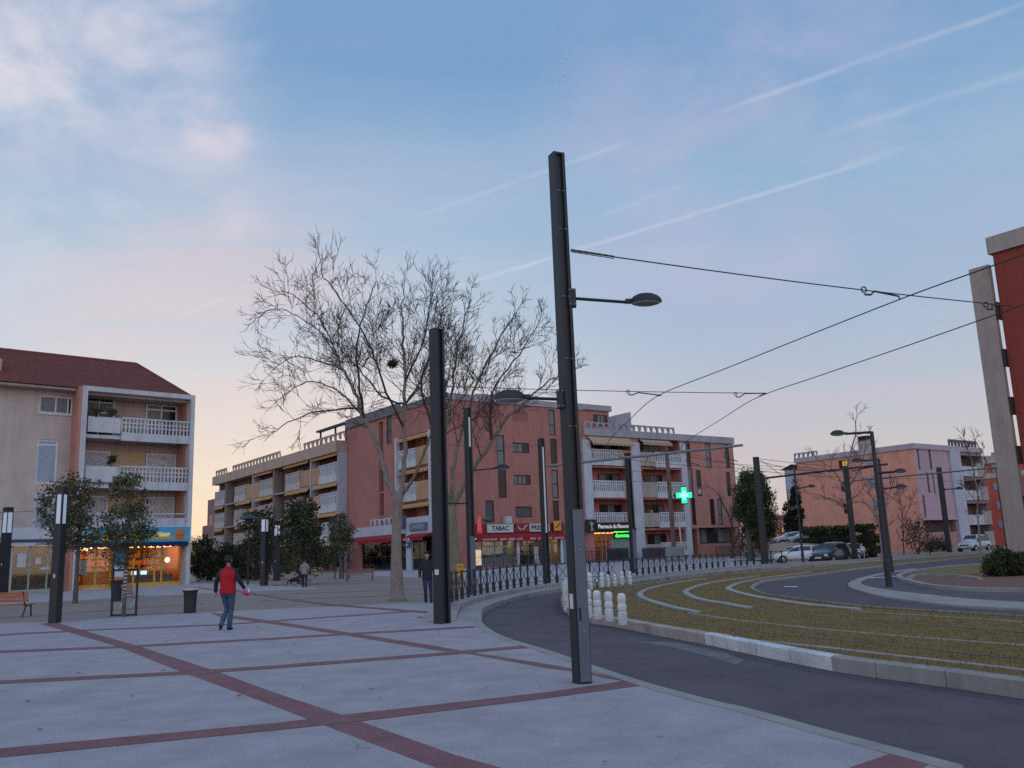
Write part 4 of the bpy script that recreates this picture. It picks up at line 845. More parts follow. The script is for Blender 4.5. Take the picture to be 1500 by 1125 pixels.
# hipped tile roof: front and end slope
ev = 16.5; yb = 13.0; zr = ev+3.3; yr = 6.5
rl = lb.Y(200, 533, yr)[0]; zr = lb.Y(200, 533, yr)[1]
q = MB(); A = (sl_-4, -.1, ev); B_ = (.1, -.1, ev+.0); Cc = (rl, yr, zr); Dd = (sl_-4, yr, zr); E_ = (.1, yb, ev); Ff = (sl_-4, yb, ev)
q.quad(A, B_, Cc, Dd); q.add([B_, E_, Cc], [(0, 1, 2)]); q.quad(Dd, Cc, E_, Ff); q.quad(A, Ff, E_, B_)
rf = q.build('roof', M_tile, L0)
q = MB(); q.tube([B_, Cc, Dd], .13, 6); q.build('ridge', mat('ridge tiles', (.16, .055, .045), .9, .4, 4), rf)
q = MB(); q.tube([(sl_-4, MW-.12, ev-.02), (sb-.35, MW-.12, ev-.02)], .13, 8); q.build('gutter', mat('zinc gutter', (.10, .10, .11), .5), L0)
q = MB(); q.box(sl_, sb, .05, MW, ev-.25, ev-.06); q.build('eaves', B_conc, L0)
q = MB(); q.box(-15.6, -14.9, 1.9, 3.0, ev+.5, ev+2.2); q.build('dormer_cheek', mat('orange flashing', (.6, .3, .2), .8), rf)  # flashing in one pale orange colour
q = MB(); q.box(sl_, .0, 8.8, 9, 0, ev); q.build('rear_wall', B_beige, L0)
# driving school shop
M_yel = mat('yellow frame', (.62, .36, .03), .5, .15, 3)
shop(L0, sh1, 'y', 3.9, lit('office light', (.95, .75, .3), .75), mat('office wall', (.5, .42, .2), .8, .3, 2), mat('office shelves', (.2, .12, .07), .8, .6, 4), mat('office desk', (.2, .11, .06), .6), 11, off=MW, lamps=2)
shopfront(L0, sh1, 'y', mat('pale metal frame', (.30, .38, .36), .5), (.30, .62, .88), off=MW)
for (k0, k1, z0, z1) in ((.08, .24, 2.0, 3.1), (.40, .5, 2.2, 2.7), (.5, .66, 1.75, 1.95)):
    W_ = sh1[1]-sh1[0]; q = MB(); q.box(sh1[0]+W_*k0, sh1[0]+W_*k1, MW+.17, MW+.185, z0, z1); q.build('window_poster', mat('white notice', (.55, .58, .62), .6), L0)
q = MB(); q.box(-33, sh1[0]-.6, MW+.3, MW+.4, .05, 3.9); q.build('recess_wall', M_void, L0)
xq = lb.Y(13, 790, MW)[0]
sign(lb, 'long white sign board with small black words conduite et securite, left of the bakery', (xq+sb)/2-.2, MW-.05, lb.Y(60, 786, MW)[1], sb-xq-.5, 1.45, mat('white fascia', (.52, .56, .62), .5, .1, 1), txt=[('conduite et s\u00e9curit\u00e9', 1.6, -.52, 3.4, .30, M_bk, .2)])
q = MB(); q.box(xq-.5, sb-.32, MW-.28, MW-.003, 3.92, 4.15); q.build('fascia', mat('dark fascia', (.03, .05, .11), .5), L0)
sign(lb, 'white shop sign at the far left edge with dark lower stripe', xq-3.0, MW-.05, 5.0, 5.2, 1.3, mat('white fascia', (.52, .56, .62), .5, .1, 1), txt=[('immobilier', .6, -.4, 3.0, .3, M_bk, 0)])
# bakery
shop(L0, bak, 'y', 4.9, L_warm, mat('bakery wall', (.40, .15, .04), .7, .6, 1.2), mat('bread shelves', (.45, .22, .07), .8, .8, 5), mat('bakery counter', (.5, .28, .08), .5), 21, lamps=4)
W_ = bak[1]-bak[0]
shopfront(L0, bak, 'y', M_yel, (.16, .30, .43, .52, .73, .80), off=0, fw=.16)
q = MB(); q.box(bak[0]+W_*.32, bak[0]+W_*.42, .33, .36, .2, 3.4); q.build('window_poster', mat('bakery poster', (.25, .35, .45), .6, .7, 2), L0)
q = MB(); q.box(bak[0]+W_*.45, bak[0]+W_*.95, .9, 1.7, .2, 1.05); q.build('display_case', mat('display case', (.22, .16, .12), .4), L0)
q = MB()
for k in (.53, .62): q.box(bak[0]+W_*k, bak[0]+W_*(k+.06), .85, .89, 1.05, 1.35)
q.build('case_light', lit('cold case light', (.5, .8, 1), 2.0), L0)
q = MB(); q.box(bak[0]+W_*.03, bak[0]+W_*.10, .6, .64, 1.2, 2.4); q.build('window_poster', mat('white notice', (.55, .58, .62), .6), L0)
for k in (.045, .085): q = MB(); q.sphere((bak[0]+W_*k, .7, 3.25), .13, 8, 6); q.build('spot_lamp', lit('spot lamp', (1, .6, .3), 4), L0)
q = MB(); q.sphere((bak[0]+W_*.9, 1.2, 2.2), .22, 8, 6); q.build('wall_lamp', lit('globe lamp', (1, .75, .3), 4), L0)
zs = lb.Y(220, 784)[1]
M_bb = lit('bright blue sign face', (.015, .22, .42), .42)
sign(lb, 'bright blue bakery sign with yellow script and the word Artisan', bak[0]+W_*.5+.15, -.56, zs-.02, W_+.3, 1.35, M_bb, txt=[('La Brioche', -1.9, 0, 4.2, .95, lit('yellow sign script', (1, .62, .02), .7), .3), ('Artisan', 1.75, .1, 1.7, .45, lit('yellow sign script', (1, .62, .02), .7), .35)], rim=mat('pale sign rim', (.5, .6, .62), .4))
q = MB(); q.box(bak[0]-.1, -.33, -.75, -.003, 3.95, 4.15); q.build('fascia', M_yel, L0)
aw = awning(L0, 'y', (bak[0], -.3, 3.6, 3.95), -.05, 1.1, mat('navy awning cloth', (.012, .018, .09), .85, .3, 2), .3)
t = lb.at('shop_emblem', 'small orange bread basket emblem at the right end of the bakery sign', 'sign', -.95, -.76, zs-.45)
q = MB(); q.prism([(-.42, 0), (.42, 0), (.36, -.04), (-.36, -.04)], .02, .9); q.sphere((0, -.03, .55), .33, 10, 6, (1, .3, .8)); q.build('emblem', mat('basket orange', (.5, .17, .04), .6, .4, 5), t)
t = lb.at('advertising_board', 'blue and white upright board standing by the bakery door', 'sign board', bak[0]+W_*.355, -.4, 0)
q = MB(); q.box(-.42, .42, -.06, .06, .0, 3.0); q.build('board', mat('board blue', (.03, .14, .34), .5, .3, 2), t); q = MB(); q.box(-.36, .36, -.075, -.062, .9, 1.9); q.build('poster', mat('white notice', (.55, .58, .62), .6), t)
# planters on balconies
# ================================================================ peach block on the right
pb = Bld('apartment_building', 'peach and mauve apartment block with narrow dark windows behind a hedge', 'building', G(1356, 808), 54.5)
P0 = pb.root
px_w = {'a': (1228, 675, 1243, 686), 'b': (1231, 706, 1246, 719), 'c': (1235, 738, 1248, 752), 'd': (1238, 772, 1247, 782)}
pr_ = {k: pb.rX(v) for k, v in px_w.items()}
wall(MB(), 'x', 0, 18.2, 0, 13.1, [r+(.3,) for r in pr_.values()]).build('wall', B_peach, P0)
L_win = lit('lit room', (1, .58, .1), .28)
for k in pr_: w_ = window(P0, 'x', pr_[k], 0, .2, vb=(.4, .7), pm=[M_void, L_win] if k == 'a' else M_void, panes=[1, 1, 0] if k == 'a' else None, fw=.09)
for v in ((1268, 670, 1277, 681), (1272, 702, 1282, 714), (1277, 733, 1287, 747)):
    r = pb.rX(v); q = MB(); bx(q, 'x', *r, -.12, -.002); s_ = q.build('shutter', mat('grey shutter', (.33, .31, .36), .8, .2, 3), P0)
r = pb.rX((1197, 688, 1203, 692)); q = MB(); bx(q, 'x', *r, -.15, -.002); q.build('vent_box', B_lilac, P0)
py_w = [(1342.5, 658, 1349, 687.6), (1359.5, 658, 1366.5, 688), (1385, 660, 1393, 688), (1356.6, 692, 1363.5, 722), (1364.8, 692.5, 1371, 723), (1390, 692, 1398, 722), (1351, 725.5, 1358, 758), (1377, 725, 1385, 756.5), (1393.6, 726, 1399, 755)]
rr = [pb.rY(v) for v in py_w]
xf = pb.Y(1393, 700)[0]; xe = pb.Y(1408, 700)[0]; xb = 17.2
zled = pb.Y(1370, 760)[1]
wall(MB(), 'y', 0, xf, zled, 13.1, [r+(.35,) for r in rr[:2]+rr[3:5]+rr[6:8]]).build('wall', B_mauve, P0)
for r in rr[:2]+rr[3:5]+rr[6:8]: window(P0, 'y', r, 0, .25, hb=(.35,), fm=mat('plum frame', (.07, .03, .045), .6), fw=.12)
q = MB(); q.box(-.1, xf+.3, -.25, -.002, zled-.15, zled+.1); q.build('string_course', B_mauve, P0)
gw = pb.rY((1356, 762, 1388, 779)); wall(MB(), 'y', 0, xf, 0, zled, [(.5, xf-.3, gw[2], zled-.2, 1.0)]).build('plinth', Bcol('pink brick', (.42, .22, .19)), P0)
wall(MB(), 'y', .5, xf-.3, gw[2], zled-.2, [], .98).build('recess_wall', mat('dark plum recess', (.07, .04, .055), .8), P0)
q = MB(); q.box(xf, xe, -.3, .3, 0, 13.1); q.build('fin_wall', B_lilac, P0)
fl = [0.4, 3.2, 6.5, 9.75]
wall(MB(), 'y', xe, xb, 0, 13.1, [(xe+.02, xb-.02, f, f+2.9, 2) for f in fl]).build('wall', Bcol('violet brown render', (.33, .23, .26)), P0)
for i, f in enumerate(fl):
    wall(MB(), 'y', xe+.02, xb-.02, f, f+2.9, [], 1.98).build('recess_wall', Bcol('brown recess', (.20, .12, .11)), P0)
    window(P0, 'y', (xe+.6, xe+3.2, f+.02, f+2.3), 1.8, .15, vb=(.5,), name='balcony_door')
    q = MB(); q.box(xe+.05, xe+3.9, -.3, -.12, f, f+1.35); q.box(xe+.05, xe+3.9, -.33, -.302, f+.5, f+.58); q.build('balcony', B_white, P0)
    q = MB(); q.box(xe+3.92, xb-.05, -.25, -.1, f, f+1.9); q.build('balcony_panel', B_conc, P0)
q = MB(); q.box(-.2, .2, -.2, 18.4, 13.1, 13.8); q.box(.2, xb+.1, -.2, .2, 13.1, 13.8); q.build('roof_band', Bcol('cream grey band', (.45, .40, .42), stain=.3), P0)
a_, b_ = pb.Y(1389, 650)[0], pb.Y(1421, 650)[0]; arches(P0, 'y', a_, b_+1.2, 13.8, 14.7, -.2, Bcol('slate grey band', (.17, .16, .18), stain=.4), 8)
arches(P0, 'x', 14.4, 18.3, 13.8, 14.5, -.2, B_grey, 5)
q = MB(); q.box(-1.0, 1, 18.2, 19.6, 0, 12.2); q.build('end_fin', B_lilac, P0)
q = MB(); q.add([(-1.3, 18.1, 12.2), (-1.3, 20.2, 12.2), (1, 20.2, 12.2), (1, 18.1, 12.2), (-1.3, 18.1, 12.9), (1, 18.1, 12.9)], [(0, 1, 2, 3), (0, 4, 1), (3, 2, 5), (0, 3, 5, 4), (1, 4, 5, 2)]); q.build('end_roof', M_void, P0)
ch = pb.W(1.5, *(lambda t: (t[0], 0))(pb.X(1269, 655, 1.5)))
yc = pb.X(1269, 655, 1.5)[0]; q = MB(); q.box(1, 2.2, yc-.9, yc+.9, 13.2, 15.2); q.build('chimney', B_beige, P0); q = MB(); q.box(.8, 2.4, yc-.7, yc+.7, 15.2, 15.75); q.build('chimney_cap', M_void, P0)
q = MB(); q.box(.2, xb, .3, 18.2, 12.6, 13.0); q.box(xb-.1, xb, .1, 18, 0, 13); q.box(.2, xb-.2, 18.0, 18.1, 0, 12.6); q.build('roof', B_grey, P0)
# red block further back
rb = Bld('apartment_building', 'red apartment block with small grey shutters, behind the parked silver off-roader', 'building', D(1448, 800, 140), 54.5)
rb.o.z = 0; rb.root.location.z = 0; R0 = rb.root
ztop = rb.X(1436, 672)[1]; yb0 = rb.X(1433, 700)[0]
wall(MB(), 'x', -14, yb0, 0, ztop-.9).build('wall', Bcol('bright red render', (.62, .12, .085), stain=.25), R0)
q = MB(); q.box(-.3, .2, -14, yb0+.2, ztop-.9, ztop+.3); q.box(-.12, -.002, -14, yb0, ztop-3.2, ztop-2.4); q.build('roof_band', B_beige, R0)
q = MB(); q.box(0.02, 8, yb0, yb0+.3, 0, ztop); q.build('side_wall', B_conc, R0); q = MB(); q.box(.1, 8, -14, yb0, ztop-1.2, ztop-.95); q.build('roof', B_grey, R0)
for v in ((1453, 681, 1460, 691), (1455, 708, 1462, 718), (1460, 735, 1467, 746), (1463, 763, 1470, 773), (1452, 663, 1458, 670)):
    r = rb.rX(v); q = MB(); bx(q, 'x', *r, -.15, -.002); q.build('shutter', mat('grey shutter', (.33, .31, .36), .8, .2, 3), R0)
# crimson block at the right edge with its freestanding concrete end wall
sb_ = Bld('apartment_building', 'crimson apartment block at the right edge with a tall bare concrete end slab', 'building', G(1490, 815), 54.5)
S0 = sb_.root
ya, yb_ = sb_.X(1449.5, 389)[0], sb_.X(1421, 396)[0]; zt_ = sb_.X(1435, 392)[1]
q = MB(); q.box(-.25, .25, ya, yb_, 0, zt_); q.build('end_slab', B_slab, S0)
yr0 = sb_.X(1450.5, 372, .3)[0]; zc0 = sb_.X(1448, 374, .3)[1]; zc1 = sb_.X(1445, 350, .3)[1]
yr0 = min(yr0, ya-.22)
wall(MB(), 'x', -16, yr0, 0, zc0, [], .3).build('wall', B_crim, S0)
q = MB(); q.box(.3, 9, yr0-.02, yr0, 0, zc0); q.box(8.9, 9, -16, yr0, 0, zc0); q.build('side_wall', B_crim, S0)
q = MB(); q.box(.0, 9.2, -16, yr0+.25, zc0, zc1); q.build('roof_band', B_conc, S0)
n_ = 6
for i in range(1, n_): z = zt_*i/n_; q = MB(); q.box(-.1, 1.2, yr0+.003, ya-.003, z-.7, z+.7); q.build('floor_slab', M_frame, S0)
# ================================================================ poles, lamps, wires
def up(px, py, p): return D(px, py, p.y).z
def notch(s, n=.5, d=.24):
    a = s/2; b = s*n/2; c = a-s*d
    return [(-a, -a), (a, -a), (a, -b), (c, -b), (c, b), (a, b), (a, a), (-a, a), (-a, b), (-c, b), (-c, -b), (-a, -b)]
def rotpoly(P, a): return [(x*math.cos(a)-y*math.sin(a), x*math.sin(a)+y*math.cos(a)) for x, y in P]
def shaft(t, s, h, rot, m=None, taper=.86):
    P = rotpoly(notch(s), rot); q = MB(); q.prism(P, 0, h, top=[(x*taper, y*taper) for x, y in P])
    a = s*taper/2*1.0; q.prism(rotpoly([(-a, -a), (a, -a), (a, a), (-a, a)], rot), h+.002, h+.03)
    return q.build('shaft', m or M_pole, t)
def lamp_head(t, o, d, L, name='lamp_head', m=None):
    """shallow dome with a glass underside, pointing along d from the arm's end"""
    d = Vector(d).normalized(); y = V(0, 0, 1).cross(d)
    M = Matrix(((d.x, y.x, 0, o.x+d.x*L/2), (d.y, y.y, 0, o.y+d.y*L/2), (d.z, y.z, 1, o.z), (0, 0, 0, 1)))
    q = MB(); h = L/2
    q.lathe([(h*.98, -.02*L), (h, 0), (h*.93, .09*L), (h*.75, .18*L), (h*.45, .25*L), (h*.02, .28*L)], 20, M, 1, .62)
    q.box(-h*1.25, -h*.8, -h*.16, h*.16, -.02*L, .10*L, M)
    o_ = q.build(name, m or M_pole, t, smooth=False, auto=50)
    g = MB(); g.lathe([(h*.02, -.13*L), (h*.5, -.11*L), (h*.8, -.07*L), (h*.94, -.021*L)], 20, M, 1, .62); g.build('lens', M_lens, o_, smooth=True)
    return o_
def bolts(t, pts, r=.012, name='bolt'):
    for p in pts: MB().sphere(p, r, 6, 4).build(name, M_steel, t)
# --- the tall pole in front
p = G(853, 1001); R1 = R(66)
t = thing('tram_pole', 'tall charcoal steel tram pole nearest the camera, with one lamp on each side', 'pole', p, 0, 'tram line poles')
H1 = up(815, 229, p); s1 = .182
sh = shaft(t, s1, H1, -R1, taper=.93)
q = MB(); a = s1/2+.006; q.box(-.074, .074, -.012, .004, .03, up(862, 746, p), Matrix.Rotation(-R1+R(90), 4, 'Z') @ Matrix.Translation((0, -a, 0)))
panel = q.build('cover_panel', M_pole2, t)
Mf = Matrix.Rotation(-R1+R(90), 4, 'Z')
bolts(t, [Mf @ V(x, -s1/2-.02, z) for z in (.62, 1.62) for x in (0,)], .013)
bolts(t, [Mf @ V(x*.93, -s1*.47, z) for z in (3.2, 4.1, 4.95, 5.9, 6.45) for x in (-.055, -.028, .03, .058)], .008)
Ml = Matrix.Rotation(-R1, 4, 'Z')
q = MB(); q.box(-.04, .04, -s1/2-.008, -s1/2+.01, up(851, 891, p), up(851, 869, p), Ml); q.build('sticker', mat('sticker white', (.62, .62, .58), .6, .3, 30), t)
q = MB(); q.box(-.055, -.025, -.019, -.0125, up(856, 908, p), up(856, 889, p), Mf @ Matrix.Translation((0, -a, 0))); q.build('lock', M_dark, t)
def arm_to(t, base, p0, p1, r, head, depth=None):
    """tube from pixel p0 to p1 in the pole's own depth plane, lamp head beyond"""
    a = D(*p0, base.y)-base; b = D(*p1, base.y)-base; b = V(b.x, b.y, b.z)
    q = MB(); q.tube([a, b], r, 8); q.box(a.x-.05, a.x+.05, a.y-.06, a.y+.06, a.z-.12, a.z+.12); ar = q.build('lamp_arm', M_pole, t)
    d = V((b-a).x, (b-a).y, 0); lamp_head(t, b+V(0, 0, -.0), d, head)
    bolts(t, [a+V(sg*.03, -.075, dz) for sg in (-1, 1) for dz in (-.1, .1)], .012)
arm_to(t, p, (838, 437), (922, 443), .022, .44); arm_to(t, p, (821, 585), (771, 583), .022, .44)
# --- the rest of the row
def pole(px, py, top, s, rot, label, cover=None, light=None):
    p = G(px, py); t = thing('tram_pole', label, 'pole', p, 0, 'tram line poles'); h = up(*top, p)
    shaft(t, s, h, rot, taper=.92)
    if cover:
        q = MB(); z = up(*cover, p); q.box(-s*.42, s*.42, -s/2-.015, -s/2+.01, .05, z, Matrix.Rotation(rot+R(90), 4, 'Z')); q.build('cover_panel', M_pole2, t)
    if light:
        q = MB(); q.box(-s*.11, s*.11, -s/2-.03, -s/2+.02, up(*light[0], p), up(*light[1], p), Matrix.Rotation(rot+R(90), 4, 'Z')); q.build('light_strip', lit('white light strip', (.8, .85, .9), .10), t)
    return t, p
t, p2 = pole(648, 913.5, (640, 484), .30, R(-42), 'tall black tram pole standing on the pavement with a white sticker low down')
q = MB(); q.box(-.07, .07, -.155, -.135, up(640, 842, p2), up(640, 834, p2), Matrix.Rotation(R(-42), 4, 'Z')); q.build('sticker', mat('sticker white', (.62, .62, .58), .6, .3, 30), t)
for z in (5.3, 5.6, 5.9): q = MB(); q.box(.16, .26, -.03, .03, z, z+.12); q.build('bracket', M_pole, t)
t, p3 = pole(692, 873, (682, 599), .27, R(-60), 'dark tram pole behind the crossed railing with a single lamp arm to the right', (695, 786), ((684, 612), (688, 655)))
arm_to(t, p3, (686, 690), (726, 686), .03, .6)
q = MB(); q.tube([V(0, 0, up(680, 738, p3)), D(656, 737, p3.y)-p3], .03, 8); q.build('bracket', M_pole, t)
t, p4 = pole(801.5, 855.5, (796, 643), .30, R(-62), 'slim dark tram pole in front of the press shop carrying a long tubular cantilever', None, ((801, 655), (808, 780)))
q = MB(); q.tube([D(797, 683, p4.y)-p4, D(850, 677.5, p4.y)-p4, D(960, 666, p4.y)-p4, D(1088, 652, p4.y)-p4], [.07, .075, .075, .07], 10); ca = q.build('cantilever', mat('grey tube', (.16, .18, .21), .45), t)
for x in (950, 1010, 1065): q = MB(); a = D(x, 667-(x-950)*.11, p4.y)-p4; q.tube([a, a+V(-.25, 0, -.55), a+V(.5, 0, -.8)], .025, 6); q.build('stay', M_pole, ca)
t, p5 = pole(929.5, 839, (921, 664), .34, R(-55), 'dark tram pole with a grey lower cover at the kerb before the pharmacy', (931, 775))
for z in (up(921, 690, p5), up(923, 705, p5)): q = MB(); q.tube([V(0, 0, z), V(1.0, 0, z)], .04, 6); q.build('bracket', M_steel, t)
t, p7 = pole(1121.5, 830, (1110.5, 670), .42, R(-30), 'stout dark tram pole before the round pine, with a tube arm to the right')
q = MB(); q.tube([D(1116, 701, p7.y)-p7, D(1200, 691, p7.y)-p7, D(1300, 680, p7.y)-p7], .075, 8); q.build('cantilever', M_pole, t)
t, p8 = pole(1253.5, 824, (1246, 683), .38, R(-35), 'dark tram pole beside the parked motorbike with a thin arm to the right')
q = MB(); q.tube([D(1250, 704, p8.y)-p8, D(1340, 696, p8.y)-p8, D(1460, 685, p8.y)-p8], .06, 8); q.build('cantilever', M_pole2, t)
q = MB(); q.tube([D(1248, 690, p8.y)-p8, D(1300, 679, p8.y)-p8], .05, 6); q.build('stay', M_pole, t)
t, p9 = pole(1391, 809, (1378, 685), .55, R(-35), 'dark tram pole in front of the mauve facade', (1389, 770))
arm_to(t, p9, (1384, 717), (1400, 716), .06, .9)
q = MB(); q.tube([D(1380, 705, p9.y)-p9, D(1430, 703, p9.y)-p9], .05, 6); q.build('bracket', M_steel, t)
# street lamps
def street_lamp(px, py, top, label, arms, r=.07, m=None):
    p = G(px, py); t = thing('street_lamp', label, 'street lamp', p, 0, 'slim street lamps'); h = up(*top, p)
    q = MB(); q.tube([(0, 0, 0), (0, 0, .9), (0, 0, .95), (D(*top, p.y)-p).xy.to_3d()*0+V(0, 0, h)], [r*1.25, r*1.25, r, r*.75], 10); q.build('post', m or M_pole, t)
    for a, b, hd in arms:
        A = V(0, 0, up(*a, p)); B = D(*b, p.y)-p
        q = MB(); q.tube([A, B], r*.5, 8); q.build('lamp_arm', m or M_pole, t); lamp_head(t, B, V((B-A).x, 0, 0), hd, m=m)
    return t
street_lamp(1303, 862, (1280, 632), 'tall dark street lamp, high arm to the left and lower arm to the right', [((1280, 633), (1238, 635.5), .52), ((1287, 693), (1310, 691), .42)], .085)
street_lamp(1306.5, 841, (1289, 672), 'thinner dark street lamp just behind the taller double armed one', [((1290, 673), (1265, 675), .6), ((1295, 716), (1311, 714), .58)], .085)
street_lamp(1177, 828, (1172, 680), 'thin dark street lamp rising in front of the white hatchback', [((1174, 716), (1183, 713), .6), ((1174, 746), (1166, 745), .6)], .085)
street_lamp(1096, 812, (1083, 692), 'pale thin street lamp beside the right end of the red block', [((1084, 693), (1078, 690), .7)], .12, mat('pale grey post', (.38, .40, .38), .6))
street_lamp(1476, 812, (1470, 684), 'grey street lamp showing against the red block beside the concrete slab', [((1470, 686), (1462, 685.5), .8)], .05)
street_lamp(363, 857, (362, 768), 'small old style lamp with a flat cap in front of the balcony wing', [], .06)
o = C.objects[-1].parent or C.objects[-1]
pp = G(363, 857); tt = [x for x in C.objects if x.get('label', '').startswith('small old style')][0]
q = MB(); zt = up(362, 768, pp); q.lathe([(.08, zt), (.25, zt+.05), (.28, zt+.35), (.75, zt+.4), (.7, zt+.46), (.1, zt+.75)], 12); q.build('lantern', M_pole, tt)
# utility post with the green cross
p6 = G(989, 823); t = thing('utility_post', 'brown timber post set in a grey concrete block before the pharmacy wing', 'post', p6)
q = MB(); q.tube([(0, 0, 0), (-.05, 0, 6), (-.1, 0, up(985, 655, p6))], [.30, .27, .22], 10); q.build('post', mat('weathered timber', (.13, .09, .075), .9, .4, 1.5, 20, stretch=(1, 1, .2)), t)
q = MB(); q.prism([(-1.1, -.6), (1.1, -.6), (1.1, .6), (-1.1, .6)], 0, 1.75, top=[(-1, -.5), (1, -.5), (1, .5), (-1, .5)]); q.build('concrete_block', mat('mossy concrete', (.20, .23, .22), .9, .3, 1.5, 20, stain=.5), t)
q = MB(); q.tube([(.9, -.1, .9), (.7, -.1, 5.6)], .09, 8); q.build('cable_pipe', M_steel, t)
cx = D(1001.5, 725.5, p6.y-.6); t = thing('pharmacy_cross', 'glowing green pharmacy cross on the timber post before the white balconies', 'sign', cx)
k = .32; q = MB(); P = [(-k, -3*k), (k, -3*k), (k, -k), (3*k, -k), (3*k, k), (k, k), (k, 3*k), (-k, 3*k), (-k, k), (-3*k, k), (-3*k, -k), (-k, -k)]
MX = Matrix.Rotation(R(90), 4, 'X'); q.prism([(x*1.12, y*1.12) for x, y in P], -.18, .18, MX); q.build('case', M_dark, t)
q = MB(); q.prism([(x*.98, y*.98) for x, y in P], .182, .22, MX); q.prism([(x*.98, y*.98) for x, y in P], -.22, -.182, MX); q.build('lit_face', lit('green cross neon', (.02, 1.0, .36), 1.5), t)
q = MB(); q.prism([(x*.55, y*.55) for x, y in P], .222, .24, MX); q.build('inner_cross', lit('pale green neon', (.22, 1.0, .68), 2.0), t)
q = MB(); q.box(-1.2, -.9, .1, .3, -.15, .15); q.tube([(-.9, .2, 0), (-.3, .1, 0)], .06, 6); q.build('bracket', M_dark, t)
# --- overhead wires
def wire(pts, label, r=.011, name='overhead_wire', n=5, extra=None):
    o = MB().tube(pts, r, n); 
    if extra: extra(o)
    return tag(o.build(name, M_wire), label, 'wire', 'tram overhead wires')
ZW = 5.6
W1 = [G(x, y, ZW) for x, y in [(1700, 300), (1500, 373), (1420, 401.5), (1330, 434), (1200, 485), (1060, 541), (980, 572), (950, 589), (925, 612), (904, 632), (891, 648), (893, 661), (915, 671), (960, 678), (1050, 684), (1200, 690)]]
W2 = [G(x, y, ZW) for x, y in [(1700, 373), (1500, 446), (1430, 471), (1330, 506), (1200, 550.5), (1110, 582), (1060, 612), (1012, 642), (998, 655), (1005, 666), (1040, 675), (1110, 682), (1250, 689)]]
wire(smooth_path(W1, 6), 'upper contact wire sweeping over the tram lawn towards the shops')
wire(smooth_path(W2, 6), 'lower contact wire sweeping over the tram lawn, nearer the crimson block')
pb1 = G(853, 1001)
a = D(836, 367, pb1.y); e = G(1481, 448, ZW+.05); c1 = D(900, 377, a.y+.35)
def sag(a, b, s, n=12): return [a.lerp(b, i/n)-V(0, 0, s*4*(i/n)*(1-i/n)) for i in range(n+1)]
def insul(o):
    d = (c1-a)/7
    for i in range(7):
        ce = a+d*(i+.5); o.tube([ce-d*.45+V(0, 0, .018), ce+d*.45+V(0, 0, .018)], .007, 5); o.tube([ce-d*.45-V(0, 0, .018), ce+d*.45-V(0, 0, .018)], .007, 5)
wire(sag(a, e, .05), 'span wire with a chained insulator from the nearest tall pole to the right edge', .010, 'span_wire', extra=insul)
def pulloff(pa, pb, pc, label):
    """ring, upper stay and bent arm that hold the contact wire"""
    o = MB(); ring = [pa+V(math.cos(i*.785)*.04, 0, -.04+math.sin(i*.785)*.05) for i in range(9)]; o.tube(ring, .012, 5)
    o.tube([pa+V(0, 0, -.12), pa+V(.1, 0, -.13), pa.lerp(pb, .3)+V(0, 0, -.02), pb], .016, 6); o.tube([pb, pc], .012, 5)
    return tag(o.build('registration_arm', M_wire), label, 'wire fitting', 'registration arms of the tram wires')
f = lambda x, y, d: D(x, y, d)
w1y = G(1330, 434, ZW).y; pulloff(a.lerp(e, .60), G(1316, 436, ZW).lerp(a.lerp(e, .69), .25), G(1318, 438.5, ZW), 'registration arm with a ring on the nearer span wire')
pulloff(a.lerp(e, .925), a.lerp(e, .985), e, 'registration arm against the crimson block at the right edge')
a2 = D(652, 566, p2.y); e2 = G(1122, 576, ZW+.05)
wire(sag(a2, e2, .03), 'span wire from the black pavement pole across to the second track', .010, 'span_wire')
m2 = G(962, 580, ZW)
pulloff(a2.lerp(e2, .555), a2.lerp(e2, .66)+V(0, 0, -.12), m2, 'registration arm with a ring near the middle of the farther span wire')
pulloff(a2.lerp(e2, .90), e2, G(1112, 580, ZW), 'registration arm at the right end of the farther span wire')
wire(sag(D(1112, 676, p7.y), D(1245, 690, p8.y), .3), 'slack wire between the two stout poles before the peach block', .02)
wire(sag(D(1112, 672, p7.y), D(1250, 684, p8.y+10), .1), 'upper taut wire beside the slack one between the stout poles', .018)
wire([D(1114, 674, p7.y), D(1146, 697, p7.y-2)], 'short diagonal stay falling from the top of the stout pole', .02)
wire(sag(D(1113, 690, p7.y), D(1378, 700, p9.y), .3), 'long low wire running towards the mauve facade', .022)
wire(sag(D(1110, 686, p7.y), D(1000, 660, 100), .2), 'thin wire running left from the stout pole to the red block', .02)
wire(sag(D(657, 652, 95), D(800, 652, 95), .2), 'thin cable crossing in front of the red facade windows', .02)
wire(sag(D(-60, 752, 60), D(56, 748, 60), .05), 'cable crossing the pale building at the far left', .015)
# ================================================================ railing on the stepped kerb
def rail_post():
    q = MB(); q.box(-.022, .022, -.03, .03, .0, .86); q.box(-.05, .05, -.05, .05, .0, .36); q.box(-.035, .035, -.04, .04, .86, .90); return q
N_ = normals2d(KP); RP = resample([p+n*.95+V(0, 0, .262*s) for p, n, s in zip(KP, N_, sc)], .95)
